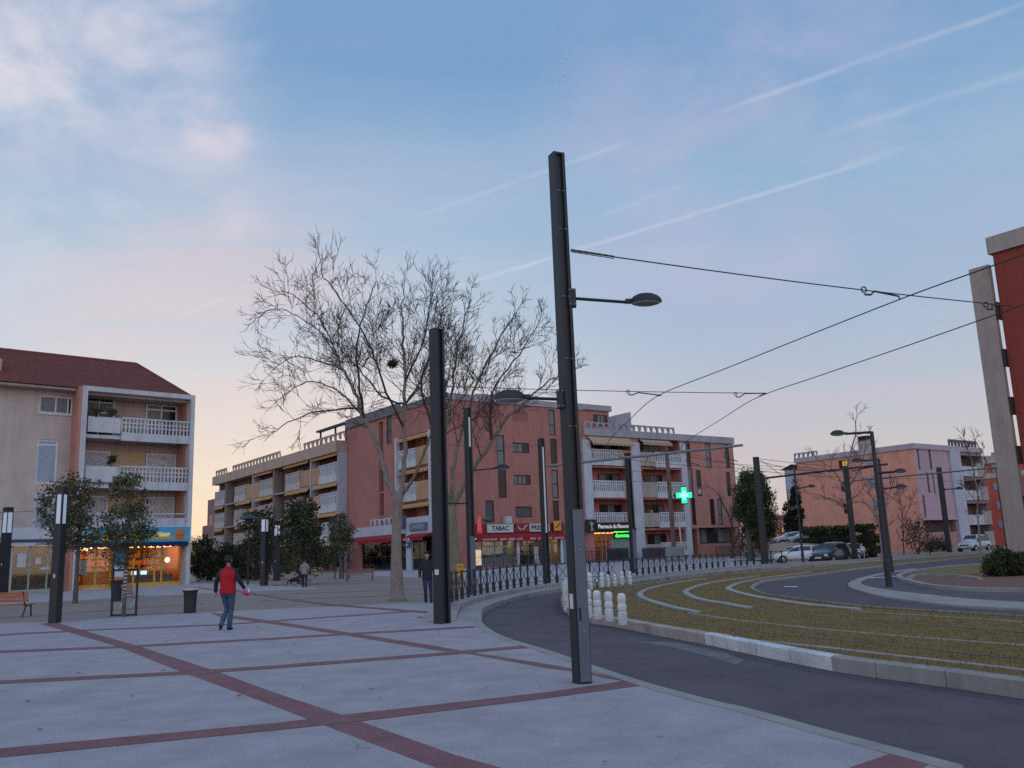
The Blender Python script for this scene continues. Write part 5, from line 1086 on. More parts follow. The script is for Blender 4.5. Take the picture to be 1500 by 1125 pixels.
# the railing runs from the pavement end of the kerb to the stout pole
st = 2; en = min(range(len(RP)), key=lambda i: (RP[i]-p7).length)
post_me = None; brace_me = None
def railing(a, b, label, zs):
    global post_me, brace_me
    root = thing('railing', label, 'railing', RP[a], 0, 'crossed railings along the kerb'); o0 = RP[a]
    tr = MB()
    for i in range(a, b):
        P, Q = RP[i]-o0, RP[min(i+1, b)]-o0; d = (Q-P); ang = math.atan2(d.y, d.x)
        if post_me is None: po = rail_post().build('post', M_dark, root); post_me = po.data
        else: po = link('post', post_me, None, root)
        po.location = P; po.rotation_euler = (0, 0, ang)
        if i < b-1 or True:
            if brace_me is None:
                q = MB(); q.tube([(.03, 0, .14), (.92, 0, .83)], .013, 5); q.tube([(.03, .01, .83), (.92, .01, .14)], .013, 5); br = q.build('cross_brace', M_dark, root); brace_me = br.data
            else: br = link('cross_brace', brace_me, None, root)
            br.location = P; br.rotation_euler = (0, -math.atan2(d.z, d.length), ang); br.scale = (d.length/.95, 1, 1)
    ln = [RP[i]-o0 for i in range(a, b+1)]; tr.tube([p+V(0, 0, .84) for p in ln], .022, 6); tr.build('top_rail', M_dark, root); MB().tube([p+V(0, 0, .14) for p in ln], .014, 5).build('bottom_rail', M_dark, root)
g = [st, min(range(len(RP)), key=lambda i: (RP[i]-p4).length), min(range(len(RP)), key=lambda i: (RP[i]-p5).length), en]
railing(g[0], g[1], 'crossed black railing from the black pole round the bend to the press shop pole', 0)
railing(g[1]+1, g[2], 'crossed black railing between the press shop pole and the pharmacy pole', 0)
railing(g[2]+1, g[3], 'crossed black railing from the pharmacy pole to the stout pole', 0)
# plain railings by the shops
def bar_railing(b, x0, x1, y, h, label, solid=False):
    t = b.at('railing', label, 'railing', x0, y, 0); W_ = x1-x0; q = MB()
    q.box(0, W_, -.03, .03, h-.06, h); q.box(0, W_, -.02, .02, .2, .25); n = int(W_/(.35 if not solid else 1.6))
    for i in range(n+1): x = W_*i/n; r_ = .04 if i % 4 == 0 or solid else .015; q.box(x-r_, x+r_, -.035, .035, 0, h+(.15 if r_ > .02 else -.06))
    q.build('bars', M_dark, t)
    if solid: q = MB(); q.box(.05, W_-.05, -.012, .012, .27, h-.08); q.build('screen', mat('smoked screen', (.045, .045, .055), .3, .3, 1), t)
bar_railing(cb, 3.6, 12.2, -3.2, 1.6, 'thin dark barred railing in front of the tobacco shop window')
bar_railing(cb, 17.0, 27.9, -3.4, 1.6, 'dark railing between the press shop and the pharmacy door')
bar_railing(cb, 31.5, 36.6, -2.6, 1.75, 'dark solid screen railing to the right of the pharmacy', True)
bar_railing(cb, 24.6, 28.4, -2.9, 1.9, 'dark solid screen railing just before the pharmacy door', True)
bar_railing(cb, 46, 60, -3.6, 1.5, 'thin low railing before the brick base at the right end of the red block')
# ================================================================ white stone bollards at the tip of the lawn
M_boll = mat('worn white painted stone', (.60, .62, .64), .8, .3, 5, 40, .2, stain=.75)
bs = MB(); bs.lathe([(.095, 0), (.105, .02), (.105, .26), (.09, .275), (.085, .30), (.10, .315), (.105, .33), (.105, .42), (.10, .435), (.083, .45), (.092, .49), (.10, .51), (.10, .60), (.09, .645), (.06, .675), (.01, .685)], 18)
b_me = bs.build('stone_bollard', M_boll, auto=40).data; C.objects.unlink(C.objects[-1])
for i, (x, y, lab, k) in enumerate([(912.5, 914.5, 'white stone bollard farthest right in the front row on the kerb', 1), (893, 909.5, 'scratched white stone bollard second from the right in the front row', 1), (876, 906.5, 'clean white stone bollard third from the right in the front row', 1), (862.5, 904, 'white stone bollard half hidden behind the tall pole', 1),
        (922.8, 856, 'far white stone bollard at the right end of the back row', 1.0), (911.5, 856.5, 'far white stone bollard second from the right in the back row', 1.0), (901, 858, 'grey worn bollard third from the right in the back row', .85), (891, 859.3, 'grey worn bollard fourth from the right in the back row', .85), (882, 860, 'broad worn bollard beside the small round marker', 1.05), (864.5, 864, 'worn bollard at the left end of the back row by the tall pole', 1.15)]):
    o = bpy.data.objects.new('stone_bollard', b_me); C.objects.link(o); o.location = G(x, y, .15)-V(0, 0, .01); o.scale = (k*.86, k*.86, k*.90 if y > 880 else k*.84); o.rotation_euler = (0, 0, i*1.3)
    tag(o, lab, 'bollard', 'white stone bollards')
t = thing('marker_post', 'short dark post with a round teal and white disc among the far bollards', 'marker', G(875, 862, .1))
q = MB(); q.tube([(0, 0, 0), (0, 0, .25)], .03, 8); q.build('post', M_dark, t); q = MB(); q.lathe([(.10, -.02), (.10, .02)], 16, facing((0, 0, .32))); q.build('disc', mat('teal disc', (.05, .25, .25), .5), t); q = MB(); q.lathe([(.05, .021), (.05, .03)], 12, facing((0, 0, .32))); q.build('disc_centre', M_wh, t)
# rough stone wall round the tip
tipw = [G(x, y, .1) for x, y in [(824.5, 892), (823, 884), (827, 874), (838, 867.5)]]
q = MB(); ribbon(q, smooth_path(tipw, 8), [(-.04, 0), (-.02, .66), (-.06, .72), (-.22, .72), (-.26, .66), (-.26, 0)])
tag(q.build('stone_wall', mat('rough white stone', (.50, .48, .48), .9, .7, 9, 26, .9, stain=.6), auto=40), 'low rough white stone wall curving round the tip of the lawn', 'wall')
# ================================================================ square light columns, bins, benches
def light_column(px, py, top, label, s=.27, l0=.82, l1=.97, rot=R(-20)):
    p = G(px, py); h = up(*top, p); t = thing('light_column', label, 'light column', p, rot, 'square light columns'); a = s/2
    q = MB(); q.box(-a, a, -a, a, 0, h*l0-.01); q.box(-a, a, -a, a, h*l1+.01, h); [q.box(x*a*.995-.05*(x > 0), x*a*.995+.05*(x < 0), y*a*.995-.05*(y > 0), y*a*.995+.05*(y < 0), h*l0-.012, h*l1+.012) for x in (-1, 1) for y in (-1, 1)]
    q.box(-a*1.04, a*1.04, -a*1.04, a*1.04, h, h+.04); q.build('column', M_pole, t)
    b = a*.86; q = MB(); q.box(-b, b, -b, b, h*l0, h*l1); q.build('light_panel', lit('frosted lamp panel', (.72, .82, 1.0), .2), t)
    q = MB(); q.box(-.03, .03, -a-.012, -a-.001, h*.33, h*.36); q.build('label_plate', mat('sticker white', (.62, .62, .58), .6, .3, 30), t)
    return t
light_column(80, 912.5, (88, 716), 'square dark light column nearest the left with a tall white lit panel', .27, .735, .955, R(-12))
light_column(3.5, 871, (10, 744), 'square dark light column at the far left edge before the office window', .52, .71, .95)
light_column(386.5, 858, (388, 759), 'square dark light column left of the pair before the bushes', .42, .80, .98)
light_column(405, 851, (406, 768), 'square dark light column right of the pair, half in the bushes', .42, .80, .98)
p = G(278, 898); t = thing('litter_bin', 'dark flared litter bin with a bright metal rim on the paved square', 'bin', p)
hb = up(278, 862, p); q = MB(); q.lathe([(.20, 0), (.205, .03), (.21, hb*.5), (.225, hb*.8), (.265, hb*.93), (.27, hb*.95), (.235, hb*.95), (.20, hb*.8)], 24); q.build('bin_body', M_dark, t, auto=40)
q = MB(); q.lathe([(.272, hb*.93), (.275, hb*.975), (.24, hb*.985), (.235, hb*.94)], 24); q.build('rim', mat('bright metal rim', (.55, .45, .42), .35, .2, 5, metal=.5), t)
p = G(170, 881); t = thing('litter_bin', 'black bin with an orange domed top behind the striped tree trunk', 'bin', p)
hb = up(170, 850, p); q = MB(); q.lathe([(.24, 0), (.26, hb*.6), (.33, hb), (.28, hb), (.2, hb*.8)], 16); q.build('bin_body', M_dark, t, auto=40); q = MB(); q.sphere((0, 0, hb+.02), .27, 12, 8, (1, 1, .6)); q.build('lid', mat('orange lid', (.42, .13, .03), .6, .3), t)
M_slat = mat('orange brown bench slats', (.36, .115, .045), .6, .4, 3, 30, stretch=(.3, 2, 2)); M_slat2 = mat('grey brown bench slats', (.25, .12, .10), .7, .3, 3, 30)
def bench(px, py, rz, label, L=2.0, m=None, dz=0):
    t = thing('park_bench', label, 'bench', G(px, py), rz, 'slatted park benches'); m = m or M_slat
    q = MB()
    for i in range(4): q.box(-L/2, L/2, -.26+i*.125, -.26+i*.125+.105, .43, .465)
    q.build('seat', m, t, bevel=.006); q = MB()
    for i in range(3): q.box(-L/2, L/2, .26+i*.03, .295+i*.03, .55+i*.125, .655+i*.125)
    q.build('backrest', m, t, bevel=.006)
    for x in (-L*.42, L*.42):
        q = MB(); q.tube([(x, -.27, 0), (x, -.22, .40), (x, .2, .42), (x, .36, .92)], .028, 6); q.tube([(x, .1, .42), (x, .33, 0)], .028, 6); q.build('leg', M_dark, t)
    return t
bench(4, 905, R(180), 'orange slatted bench at the left edge, seen from behind', 2.1)
bench(527, 851, R(185), 'long reddish bench beside the staked olive tree', 2.3, M_slat2); bench(462, 842.5, R(170), 'small bench with light orange slats beside the person with the dog', 1.9, mat('light bench slats', (.55, .25, .12), .6, .3, 3))
t = thing('chair', 'single slatted outdoor chair with splayed metal legs behind the striped trunk', 'chair', G(195, 890), R(150)); q = MB()
for i in range(4): q.box(-.32, .32, -.25+i*.12, -.25+i*.12+.1, .44, .47)
q.build('seat', M_slat2, t); q = MB()
for i in range(4): q.box(-.32, .32, .24+i*.03, .27+i*.03, .52+i*.11, .61+i*.11)
q.build('backrest', M_slat2, t)
for x in (-.33, .33):
    q = MB(); q.tube([(x, -.34, 0), (x, -.26, .42), (x, .22, .44), (x*1.02, .36, .95)], .02, 6); q.tube([(x, .1, .43), (x, .4, 0)], .02, 6); q.tube([(x, -.26, .42), (x, -.2, .62), (x, .3, .66)], .018, 6); q.build('leg', M_steel, t)
# small street things by the shops
p = G(675, 866); t = thing('letter_box', 'yellow letter box on a yellow leg just behind the railing', 'letter box', p)
zb, zt = up(675, 843.5, p), up(675, 826, p); M_yp = mat('yellow paint', (.60, .27, .015), .5, .2, 3); q = MB(); q.box(-.15, .15, -.14, .14, zb, zt); q.build('box', M_yp, t, bevel=.02); q = MB(); q.tube([(.03, 0, 0), (.03, 0, zb)], .05, 8); q.build('leg', M_yp, t)
q = MB(); q.box(-.1, .1, -.146, -.141, zt-.14, zt-.11); q.build('slot', M_dark, t)
def aboard(b, x, y, label, m, h=1.85, w=.9, rz=0):
    t = b.at('pavement_sign', label, 'sign board', x, y, 0, 'boards standing outside the shops', rz)
    for s_ in (-1, 1):
        q = MB(); M_ = Matrix.Translation((0, s_*.28, 0)) @ Matrix.Rotation(R(9*s_), 4, 'X'); q.box(-w/2, w/2, -.02, .02, 0, h, M_); f_ = q.build('panel', M_dark, t)
        q = MB(); q.box(-w/2+.07, w/2-.07, -.028, .028, .12, h-.08, M_); q.build('poster', m, f_)
aboard(cb, 12.2, -2.6, 'pale magazine poster board leaning outside the press shop', mat('magazine poster', (.45, .42, .38), .5, .8, 2.2, 6), 2.6, 1.1, R(15))
aboard(cb, 13.6, -2.3, 'dark blank board next to the pale magazine board', mat('black chalk board', (.03, .03, .035), .7), 2.0, 1.2, R(-10))
t = cb.at('banner', 'upright deep blue banner with white marks in the press shop doorway', 'banner', 14.6, -1.3, 0); q = MB(); q.box(-.4, .4, -.03, .03, .1, 3.0); q.build('cloth', mat('royal blue banner', (.02, .03, .28), .6, .3, 2), t); words('LOTO', 'lettering', M_wh, t, facing((.0, -.04, 1.7), (0, 0, 1), (-1, 0, 0)), .35, .01, 1.3)
q = MB(); q.box(-.45, .45, -.2, .2, 0, .1); q.build('foot', M_dark, t)
p = G(701, 836); t = thing('info_totem', 'narrow upright cream lit poster stand in front of the tobacco shop', 'poster stand', p); zt = up(701, 805, p); q = MB(); q.box(-.42, .42, -.12, .12, .0, zt+.1); q.build('case', M_dark, t); q = MB(); q.box(-.34, .34, -.14, -.122, .55, zt); q.build('poster', lit('cream poster', (.9, .62, .4), .45, .5), t)
# ================================================================ trees and plants
M_bark = mat('plane tree bark', (.215, .178, .155), .9, .45, 4, 22, .4, stretch=(1, 1, .5))
M_bark2 = mat('greenish plane bark', (.18, .158, .11), .9, .5, 4, 22, .4, stretch=(1, 1, .5))
M_twig = mat('dark twigs', (.070, .046, .040), .9, .3, 3, 20)
M_twig2 = mat('reddish twigs', (.13, .065, .06), .9, .3, 3, 20)
class Tree:
    """limbs, boughs and twigs grown along drawn limb lines"""
    def __init__(s, seed, rmin=.009): s.r = random.Random(seed); s.trunk = MB(); s.crown = MB(); s.tips = []; s.paths = []; s.n = 0; s.rmin = rmin
    def rv(s, k): return V(s.r.uniform(-k, k), s.r.uniform(-k, k), s.r.uniform(-k, k))
    def limb(s, pts, r0, r1, spread, levels, dens=1.0, first=.25, into=None, lmax=None):
        if into and s.paths:   # start on the limb it leaves
            q, r_ = min(s.paths, key=lambda t: (t[0]-pts[0]).length); pts = [q]+list(pts[1:]); r0 = min(r0, r_*.8)
        path = smooth_path(pts, 5); n = len(path)
        path = [p+(s.rv(.03+.35*r0*(i/n)) if 0 < i else V(0, 0, 0)) for i, p in enumerate(path)]
        rad = [r0+(r1-r0)*(i/(n-1))**.8 for i in range(n)]
        s.paths += list(zip(path, rad))
        (into or s.trunk).tube(path, rad, 8 if r0 > .06 else 5, cap=False)
        L = sum((b-a).length for a, b in zip(path, path[1:])); acc = 0; nxt = first*L; side = s.r.uniform(0, 6.28)
        for i in range(1, n):
            seg = (path[i]-path[i-1]); acc += seg.length
            while acc > nxt:
                nxt += s.r.uniform(.55, 1.25)*spread*.22/dens
                d = seg.normalized(); side += 2.4+s.r.uniform(-.6, .6); o = d.orthogonal().normalized(); o = (Matrix.Rotation(side, 3, d) @ o)
                k = s.r.uniform(.5, .95); f = 1-acc/L*.66
                s.branch(path[i], (d*(1-k*.55)+o*k+V(0, 0, .18)).normalized(), (lmax or spread)*f*s.r.uniform(.6, 1.15), min(.05, max(.008, rad[i]*.42)), levels)
        s.branch(path[-1], (path[-1]-path[-2]).normalized(), spread*.36, r1, levels)
    def branch(s, p, d, L, r, lev):
        n = max(2, min(7, int(L/.4)+1)); path = [p]; rad = [r]; q = p.copy(); dirs = [d.copy()]
        rmin = s.rmin
        for i in range(n):
            d = (d+s.rv(.15)+V(0, 0, .045)).normalized(); q = q+d*(L/n); path.append(q.copy()); rad.append(max(rmin*(.7 if lev == 0 else 1), r*(1-.8*(i+1)/n))); dirs.append(d.copy())
        s.crown.tube(path, rad, 4 if r > .02 else 3, cap=False); s.n += 1
        if lev <= 0: s.tips.append(q.copy()); return
        m = max(2, int(L/.31)) if lev > 1 else max(2, int(L/.265))
        for k in range(m):
            t = s.r.uniform(.15, 1.0); i = min(n-1, int(t*n)); a = path[i].lerp(path[i+1], t*n-i); dd = dirs[i]
            o = Matrix.Rotation(s.r.uniform(0, 6.28), 3, dd) @ dd.orthogonal().normalized()
            s.branch(a, (dd*.9+o*s.r.uniform(.45, .8)+V(0, 0, .10)).normalized(), max(.38, L*s.r.uniform(.38, .68)), max(rmin, rad[i]*.55), lev-1)
    def build(s, name, label, loc, bark, twig, group=None):
        t = thing(name, label, 'tree', loc, 0, group); s.trunk.build('trunk', bark, t, smooth=True); s.crown.build('crown', twig, t); return t
# the big plane tree in the middle
pT = G(582, 880.5)
def L(*pix): return [D(x, y, pT.y+dy)-pT for x, y, dy in pix]
T = Tree(4, .0085)
T.trunk.tube([V(0, 0, -.05), V(0, 0, .12), V(0, 0, .5), V(-.02, 0, 1.5), V(0, 0, 2.6)]+L((583, 738, 0), (583, 722, 0)), [.44, .31, .255, .215, .19, .185, .25], 14)
T.limb(L((580, 726, 0), (566, 700, 0), (553, 655, .2), (533, 612, .5), (520, 575, .6), (500, 535, .9), (470, 487, 1.2), (447, 470, 1.4)), .135, .018, 3.5, 3, 1.08, .34)
T.limb(L((587, 726, 0), (592, 690, 0), (593, 640, -.2), (592, 560, -.4), (590, 505, -.4), (588, 460, -.3), (594, 425, 0)), .125, .018, 3.3, 3, 1.08, .38)
T.limb(L((590, 722, 0), (606, 700, -.6), (622, 660, -1.4), (640, 615, -2.2), (655, 560, -2.8), (664, 500, -3)), .085, .018, 3.0, 3, 1.0, .4)
T.limb(L((534, 612, .5), (526, 560, -.5), (524, 500, -.8), (540, 440, -.6), (552, 410, -.5)), .06, .016, 2.9, 3, 1.08, .2, T.crown)
T.limb(L((505, 545, .9), (470, 530, 1.8), (430, 522, 2.6), (400, 542, 3.2)), .055, .016, 2.7, 3, 1.08, .15, T.crown)
T.limb(L((530, 600, .5), (490, 600, 0), (440, 610, -.6), (400, 632, -1)), .05, .015, 2.5, 3, 1.08, .2, T.crown)
T.limb(L((495, 520, 1), (470, 470, .4), (440, 440, 0), (415, 425, -.3)), .05, .016, 2.8, 3, 1.08, .2, T.crown)
T.limb(L((460, 478, 1.2), (420, 455, 1.8), (392, 455, 2.2), (378, 466, 2.5)), .04, .015, 2.1, 3, 1.05, .1, T.crown)
T.limb(L((592, 620, -.3), (560, 560, -2), (540, 500, -3), (500, 440, -3.4), (470, 400, -3.6)), .055, .016, 2.8, 3, 1.0, .25, T.crown)
T.limb(L((591, 560, -.4), (620, 500, .6), (632, 440, 1), (640, 415, 1.2)), .05, .016, 2.6, 3, 1.08, .2, T.crown)
T.limb(L((538, 625, .4), (500, 575, 2), (450, 560, 3), (415, 580, 3.5)), .05, .015, 2.3, 3, 1.0, .15, T.crown)
T.limb(L((592, 600, -.3), (560, 580, -1.5), (525, 540, -2.2), (490, 500, -2.5)), .05, .015, 2.4, 3, 1.0, .2, T.crown)
T.limb(L((592, 590, -.3), (615, 560, -.6), (632, 520, -.8), (655, 470, -1)), .05, .015, 2.4, 3, 1.0, .2, T.crown)
T.build('plane_tree', 'tall bare plane tree with a forked pale trunk in the middle of the plaza', pT, M_bark, M_twig, 'bare plane trees')
p = D(575, 533, pT.y+.2); rn = random.Random(5); q = MB()
for i in range(140):
    d = V(rn.gauss(0, 1), rn.gauss(0, 1), rn.gauss(0, .6)).normalized()*.2; c = V(rn.uniform(-.1, .1), rn.uniform(-.1, .1), rn.uniform(-.08, .08)); q.tube([c-d, c+d*.8], .012, 3)
tag(q.build('bird_nest', M_twig), 'dark ball of twigs lodged in the crown of the middle plane tree', 'nest').location = p
print('tree1', T.n)
pT = G(668, 856); T = Tree(11, .012); k2 = 1.5
T.trunk.tube([V(0, 0, -.05), V(0, 0, .3), V(0, 0, 1.5)]+L((664, 790, 0), (662, 760, 0), (660, 742, 0)), [.5, .4, .34, .30, .30, .36], 12)
T.limb(L((657, 745, 0), (650, 700, 0), (648, 650, .5), (660, 590, 1), (668, 520, 1.3), (690, 440, 1.5)), .20, .028, 4.1, 3, .95, .3)
T.limb(L((662, 745, 0), (690, 692, -.5), (715, 655, -1), (745, 610, -1.4), (790, 570, -1.6), (825, 545, -1.7)), .17, .028, 3.6, 3, .95, .3)
T.limb(L((660, 745, 0), (664, 690, 1), (674, 640, 2), (700, 560, 2.6), (735, 490, 3), (755, 460, 3)), .16, .028, 3.9, 3, .95, .3)
T.limb(L((648, 660, .5), (628, 610, 0), (618, 560, -.5), (640, 490, -1), (650, 450, -1)), .11, .024, 3.5, 3, .95, .25, T.crown)
T.limb(L((700, 640, -1), (722, 575, -3), (760, 520, -4), (785, 480, -4)), .10, .024, 3.5, 3, .95, .2, T.crown)
T.build('plane_tree', 'second bare plane tree, greenish trunk, behind the yellow letter box', pT, M_bark2, M_twig, 'bare plane trees'); print('tree2', T.n)
def bare(px, py, top, label, seed, limbs, r=.16, bark=None, twig=None, spread=2.2, lev=2, dens=.7, name='bare_tree', group='bare street trees'):
    global pT
    pT = G(px, py); T = Tree(seed, .016)
    for pts, a in limbs: T.limb([V(0, 0, 0)]+L(*pts) if pts[0] == 0 else L(*pts), r*a, .025, spread, lev, dens, .3)
    return T.build(name, label, pT, bark or M_twig2, twig or M_twig2, group)
bare(1249, 818, 0, 'bare tree with pale trunk behind the dark pole before the peach facade', 21, [(((1249, 818, 0), (1246, 760, 0), (1240, 700, 0), (1252, 640, 0), (1256, 605, 0)), 1), (((1243, 725, 0), (1222, 690, 0), (1195, 672, 0)), .6), (((1246, 750, 0), (1215, 730, 0), (1180, 722, 0)), .5), (((1242, 715, 0), (1262, 680, 0), (1270, 640, 0)), .55)], .22, M_bark, spread=3.0, dens=.55)
bare(1292, 826, 0, 'bare tree between the two dark street lamps, branches over the peach wall', 22, [(((1292, 826, 0), (1290, 780, 0), (1278, 730, 0), (1265, 700, 0)), 1), (((1288, 765, 0), (1270, 740, 0), (1250, 735, 0)), .6), (((1286, 760, 0), (1300, 730, 0), (1305, 710, 0)), .6)], .12, M_bark, spread=2.2)
bare(1324, 812, 0, 'slim young bare tree in front of the right part of the peach wall', 23, [(((1324, 812, 0), (1322, 760, 0), (1316, 712, 0)), 1), (((1323, 762, 0), (1336, 735, 0), (1340, 722, 0)), .5), (((1320, 740, 0), (1306, 728, 0)), .5)], .10, spread=1.6)
bare(1437, 822, 0, 'thin bare sapling in front of the parked silver off-roader', 24, [(((1437, 822, 0), (1433, 760, 0), (1428, 700, 0), (1412, 640, 0)), 1), (((1430, 735, 0), (1414, 715, 0)), .5), (((1430, 720, 0), (1446, 680, 0), (1428, 645, 0)), .5)], .09, M_bark, spread=1.2, dens=.6)
bare(1072, 818, 0, 'bare multi stemmed tree at the right end of the red block', 25, [(((1072, 818, 0), (1073, 790, 0), (1070, 762, 0), (1055, 730, 0), (1045, 715, 0)), 1), (((1074, 800, 0), (1082, 780, 0), (1088, 740, 0)), .8), (((1072, 796, 0), (1063, 785, 0), (1062, 772, 0)), .5), (((1071, 765, 0), (1075, 740, 0), (1072, 715, 0)), .6)], .26, M_twig, spread=3.2, dens=.6)
bare(1345, 812, 0, 'low spreading bare shrub before the pink brick base', 26, [(((1345, 812, 0), (1338, 795, 0), (1330, 775, 0)), 1), (((1346, 810, 0), (1352, 790, 0), (1362, 775, 0)), 1), (((1345, 811, 0), (1347, 790, 0), (1344, 768, 0)), 1), (((1346, 808, 0), (1362, 800, 0), (1376, 790, 0)), .8)], .09, spread=2.0, lev=2, dens=.9, name='bare_shrub')
# leafy crowns: many small leaf faces gathered in clumps
def leaf_mesh(name, m, par, clumps, per, size, seed, flat=.6):
    rs = np.random.RandomState(seed); cs = np.array([c[:3] for c in clumps]); rr = np.array([c[3] for c in clumps]); n = len(cs)*per
    idx = np.repeat(np.arange(len(cs)), per); d = rs.normal(size=(n, 3)); d /= np.linalg.norm(d, axis=1)[:, None]
    P = cs[idx]+d*(rr[idx]*rs.rand(n)**.45)[:, None]*np.array([1, 1, .8])
    a = rs.normal(size=(n, 3)); a /= np.linalg.norm(a, axis=1)[:, None]; b = np.cross(a, rs.normal(size=(n, 3))); b /= np.linalg.norm(b, axis=1)[:, None]
    s = size*(.6+.8*rs.rand(n))[:, None]
    q = np.stack([P-a*s, P-b*s*.42, P+a*s, P+b*s*.42], 1).reshape(-1, 3)
    me = bpy.data.meshes.new(name); me.from_pydata(q, [], np.arange(4*n).reshape(-1, 4)); return link(name, me, m, par)
def leaf_mat(name, col, var=.55): return mat(name, col, .75, var, 1.4, 7, tint=(1.1, 1.05, .8), spec=.3)
LF = {'olive': leaf_mat('olive leaves', (.085, .088, .058)), 'oak': leaf_mat('evergreen oak leaves', (.045, .056, .034)), 'dark': leaf_mat('dark laurel leaves', (.030, .038, .020)), 'pine': leaf_mat('pine needles', (.030, .046, .018)), 'hedge': leaf_mat('hedge leaves', (.036, .047, .018)), 'cyp': leaf_mat('cypress leaves', (.012, .020, .012)), 'rust': leaf_mat('reddish winter shrub', (.075, .046, .034)), 'far': leaf_mat('sunset tinted bare crowns', (.55, .26, .12)), 'yel': leaf_mat('yellow green shrub', (.11, .10, .025))}  # 'far' has sunset light put into its leaf colour
def clumps_from(pix, base, seed, n, rr, depth, zmin=None):
    """clump centres inside a crown outline given as boxes (x0,y0,x1,y1) in the photograph, spread in depth"""
    rn = random.Random(seed); out = []
    A = [(b, (b[2]-b[0])*(b[3]-b[1])) for b in pix]; tot = sum(a for _, a in A)
    for b, a in A:
        for i in range(max(3, int(n*a/tot))):
            while True:
                u, v = rn.uniform(-1, 1), rn.uniform(-1, 1)
                if u*u+v*v < 1: break
            x, y = (b[0]+b[2])/2+u*(b[2]-b[0])/2, (b[1]+b[3])/2+v*(b[3]-b[1])/2
            w = math.sqrt(max(0, 1-u*u-v*v)); dy = rn.uniform(-1, 1)*depth*w
            p = D(x, y, base.y+dy)-base; out.append((p.x, p.y, max(p.z, .05), rr*rn.uniform(.6, 1.25)))
    return out
def leafy(px, py, boxes, label, leaf, seed, n=60, rr=.35, per=60, size=.07, depth=1.0, trunk=.08, cat='tree', name='evergreen_tree', group=None, stems=None, bark=None):
    base = G(px, py); t = thing(name, label, cat, base, 0, group); cl = clumps_from(boxes, base, seed, n, rr, depth)
    if trunk:
        top = max(c[2] for c in cl); q = MB(); lo = sum(c[2] for c in cl)/len(cl)
        q.tube([V(0, 0, -.05), V(.0, 0, .3*lo), V(0.02, 0, lo), V(0, 0, top*.93)], [trunk*1.25, trunk, trunk*.75, trunk*.2], 8); rn = random.Random(seed)
        for c in cl[::4]: q.tube([V(0, 0, min(c[2]*.8, lo)), V(c[0]*.5, c[1]*.5, c[2]*.9), V(*c[:3])], [trunk*.35, trunk*.2, trunk*.08], 4)
        q.build('trunk', bark or mat('grey bark', (.10, .085, .075), .9, .4, 4, 20, .3), t)
    leaf_mesh('crown', LF[leaf], t, cl, per, size, seed); return t
leafy(110, 884, [(62, 700, 130, 790), (90, 690, 150, 740), (70, 740, 140, 800), (100, 760, 145, 815), (58, 735, 100, 770)], 'young olive tree with a dark trunk before the office window', 'olive', 31, 85, .55, 46, .10, 1.6, .11, name='olive_tree', group='young trees before the bakery')
tb = leafy(181, 903.5, [(158, 700, 215, 760), (145, 745, 225, 800), (155, 770, 215, 830), (165, 690, 205, 725)], 'young olive tree with a striped wrapped trunk held between two stakes', 'olive', 32, 85, .36, 46, .066, 1.1, .06, name='olive_tree', group='young trees before the bakery')
q = MB(); zt_ = 1.65
for i in range(13): q.lathe([(.062, .05+i*.12), (.062, .11+i*.12)], 10)
q.build('trunk_wrap', mat('pale trunk wrap', (.42, .36, .33), .8, .3, 6), tb)
q = MB(); bs_ = G(181, 903.5); a_, b_ = G(163, 903)-bs_, G(199, 902)-bs_
for e_ in (a_, b_): q.tube([e_, e_+V(0, 0, 1.62)], .042, 6)
q.tube([a_+V(0, 0, 1.55), b_+V(0, 0, 1.55)], .035, 6); q.tube([a_+V(0, 0, .04), b_+V(0, 0, .04)], .03, 6); q.build('tree_guard', M_dark, tb)
leafy(441, 856, [(415, 735, 470, 800), (408, 770, 475, 840), (425, 728, 455, 770)], 'dense dark evergreen oak before the balcony wing', 'oak', 33, 95, .8, 55, .15, 2.6, .2, group='evergreens along the balcony wing')
ot = leafy(499, 848, [(480, 765, 516, 810), (484, 755, 512, 790), (488, 790, 514, 824)], 'small grey green olive tree held by three stakes near the long bench', 'olive', 34, 55, .6, 60, .13, 1.6, .12, name='olive_tree')
q = MB()
for dx in (-.5, .25, .75): q.tube([V(dx, 0, 0), V(dx, 0, 2.4)], .06, 5)
q.build('tree_guard', M_dark, ot)
leafy(375, 850, [(355, 745, 405, 800), (350, 780, 412, 850), (395, 765, 420, 845)], 'broad dark evergreen bush behind the pair of light columns', 'oak', 35, 100, .95, 50, .17, 3, .2, group='evergreens along the balcony wing')
leafy(330, 850, [(280, 790, 320, 850), (300, 800, 350, 850), (335, 790, 365, 850)], 'low dark laurel bushes growing behind the man in red', 'dark', 36, 90, .95, 75, .17, 2.5, 0, 'shrub', 'laurel_bush')
leafy(315, 846, [(305, 812, 345, 850)], 'lighter green rounded bush low behind the man in red', 'yel', 37, 30, .8, 70, .14, 2, 0, 'shrub', 'laurel_bush')
leafy(340, 838, [(300, 765, 345, 815), (335, 760, 372, 800)], 'reddish winter shrubs under the far end of the balcony wing', 'rust', 38, 45, 1.2, 26, .17, 3, 0, 'shrub', 'winter_shrub')
leafy(470, 838, [(455, 800, 500, 835)], 'dark bushes filling the corner beside the cafe entrance', 'dark', 39, 25, 1.0, 60, .17, 2, 0, 'shrub', 'laurel_bush')
leafy(1100, 822, [(1082, 693, 1122, 745), (1076, 715, 1136, 772), (1088, 690, 1114, 712), (1090, 755, 1134, 792)], 'big round umbrella pine behind the stout pole', 'pine', 40, 190, .85, 130, .11, 4, .35, group='conifers beyond the car park', name='pine_tree')
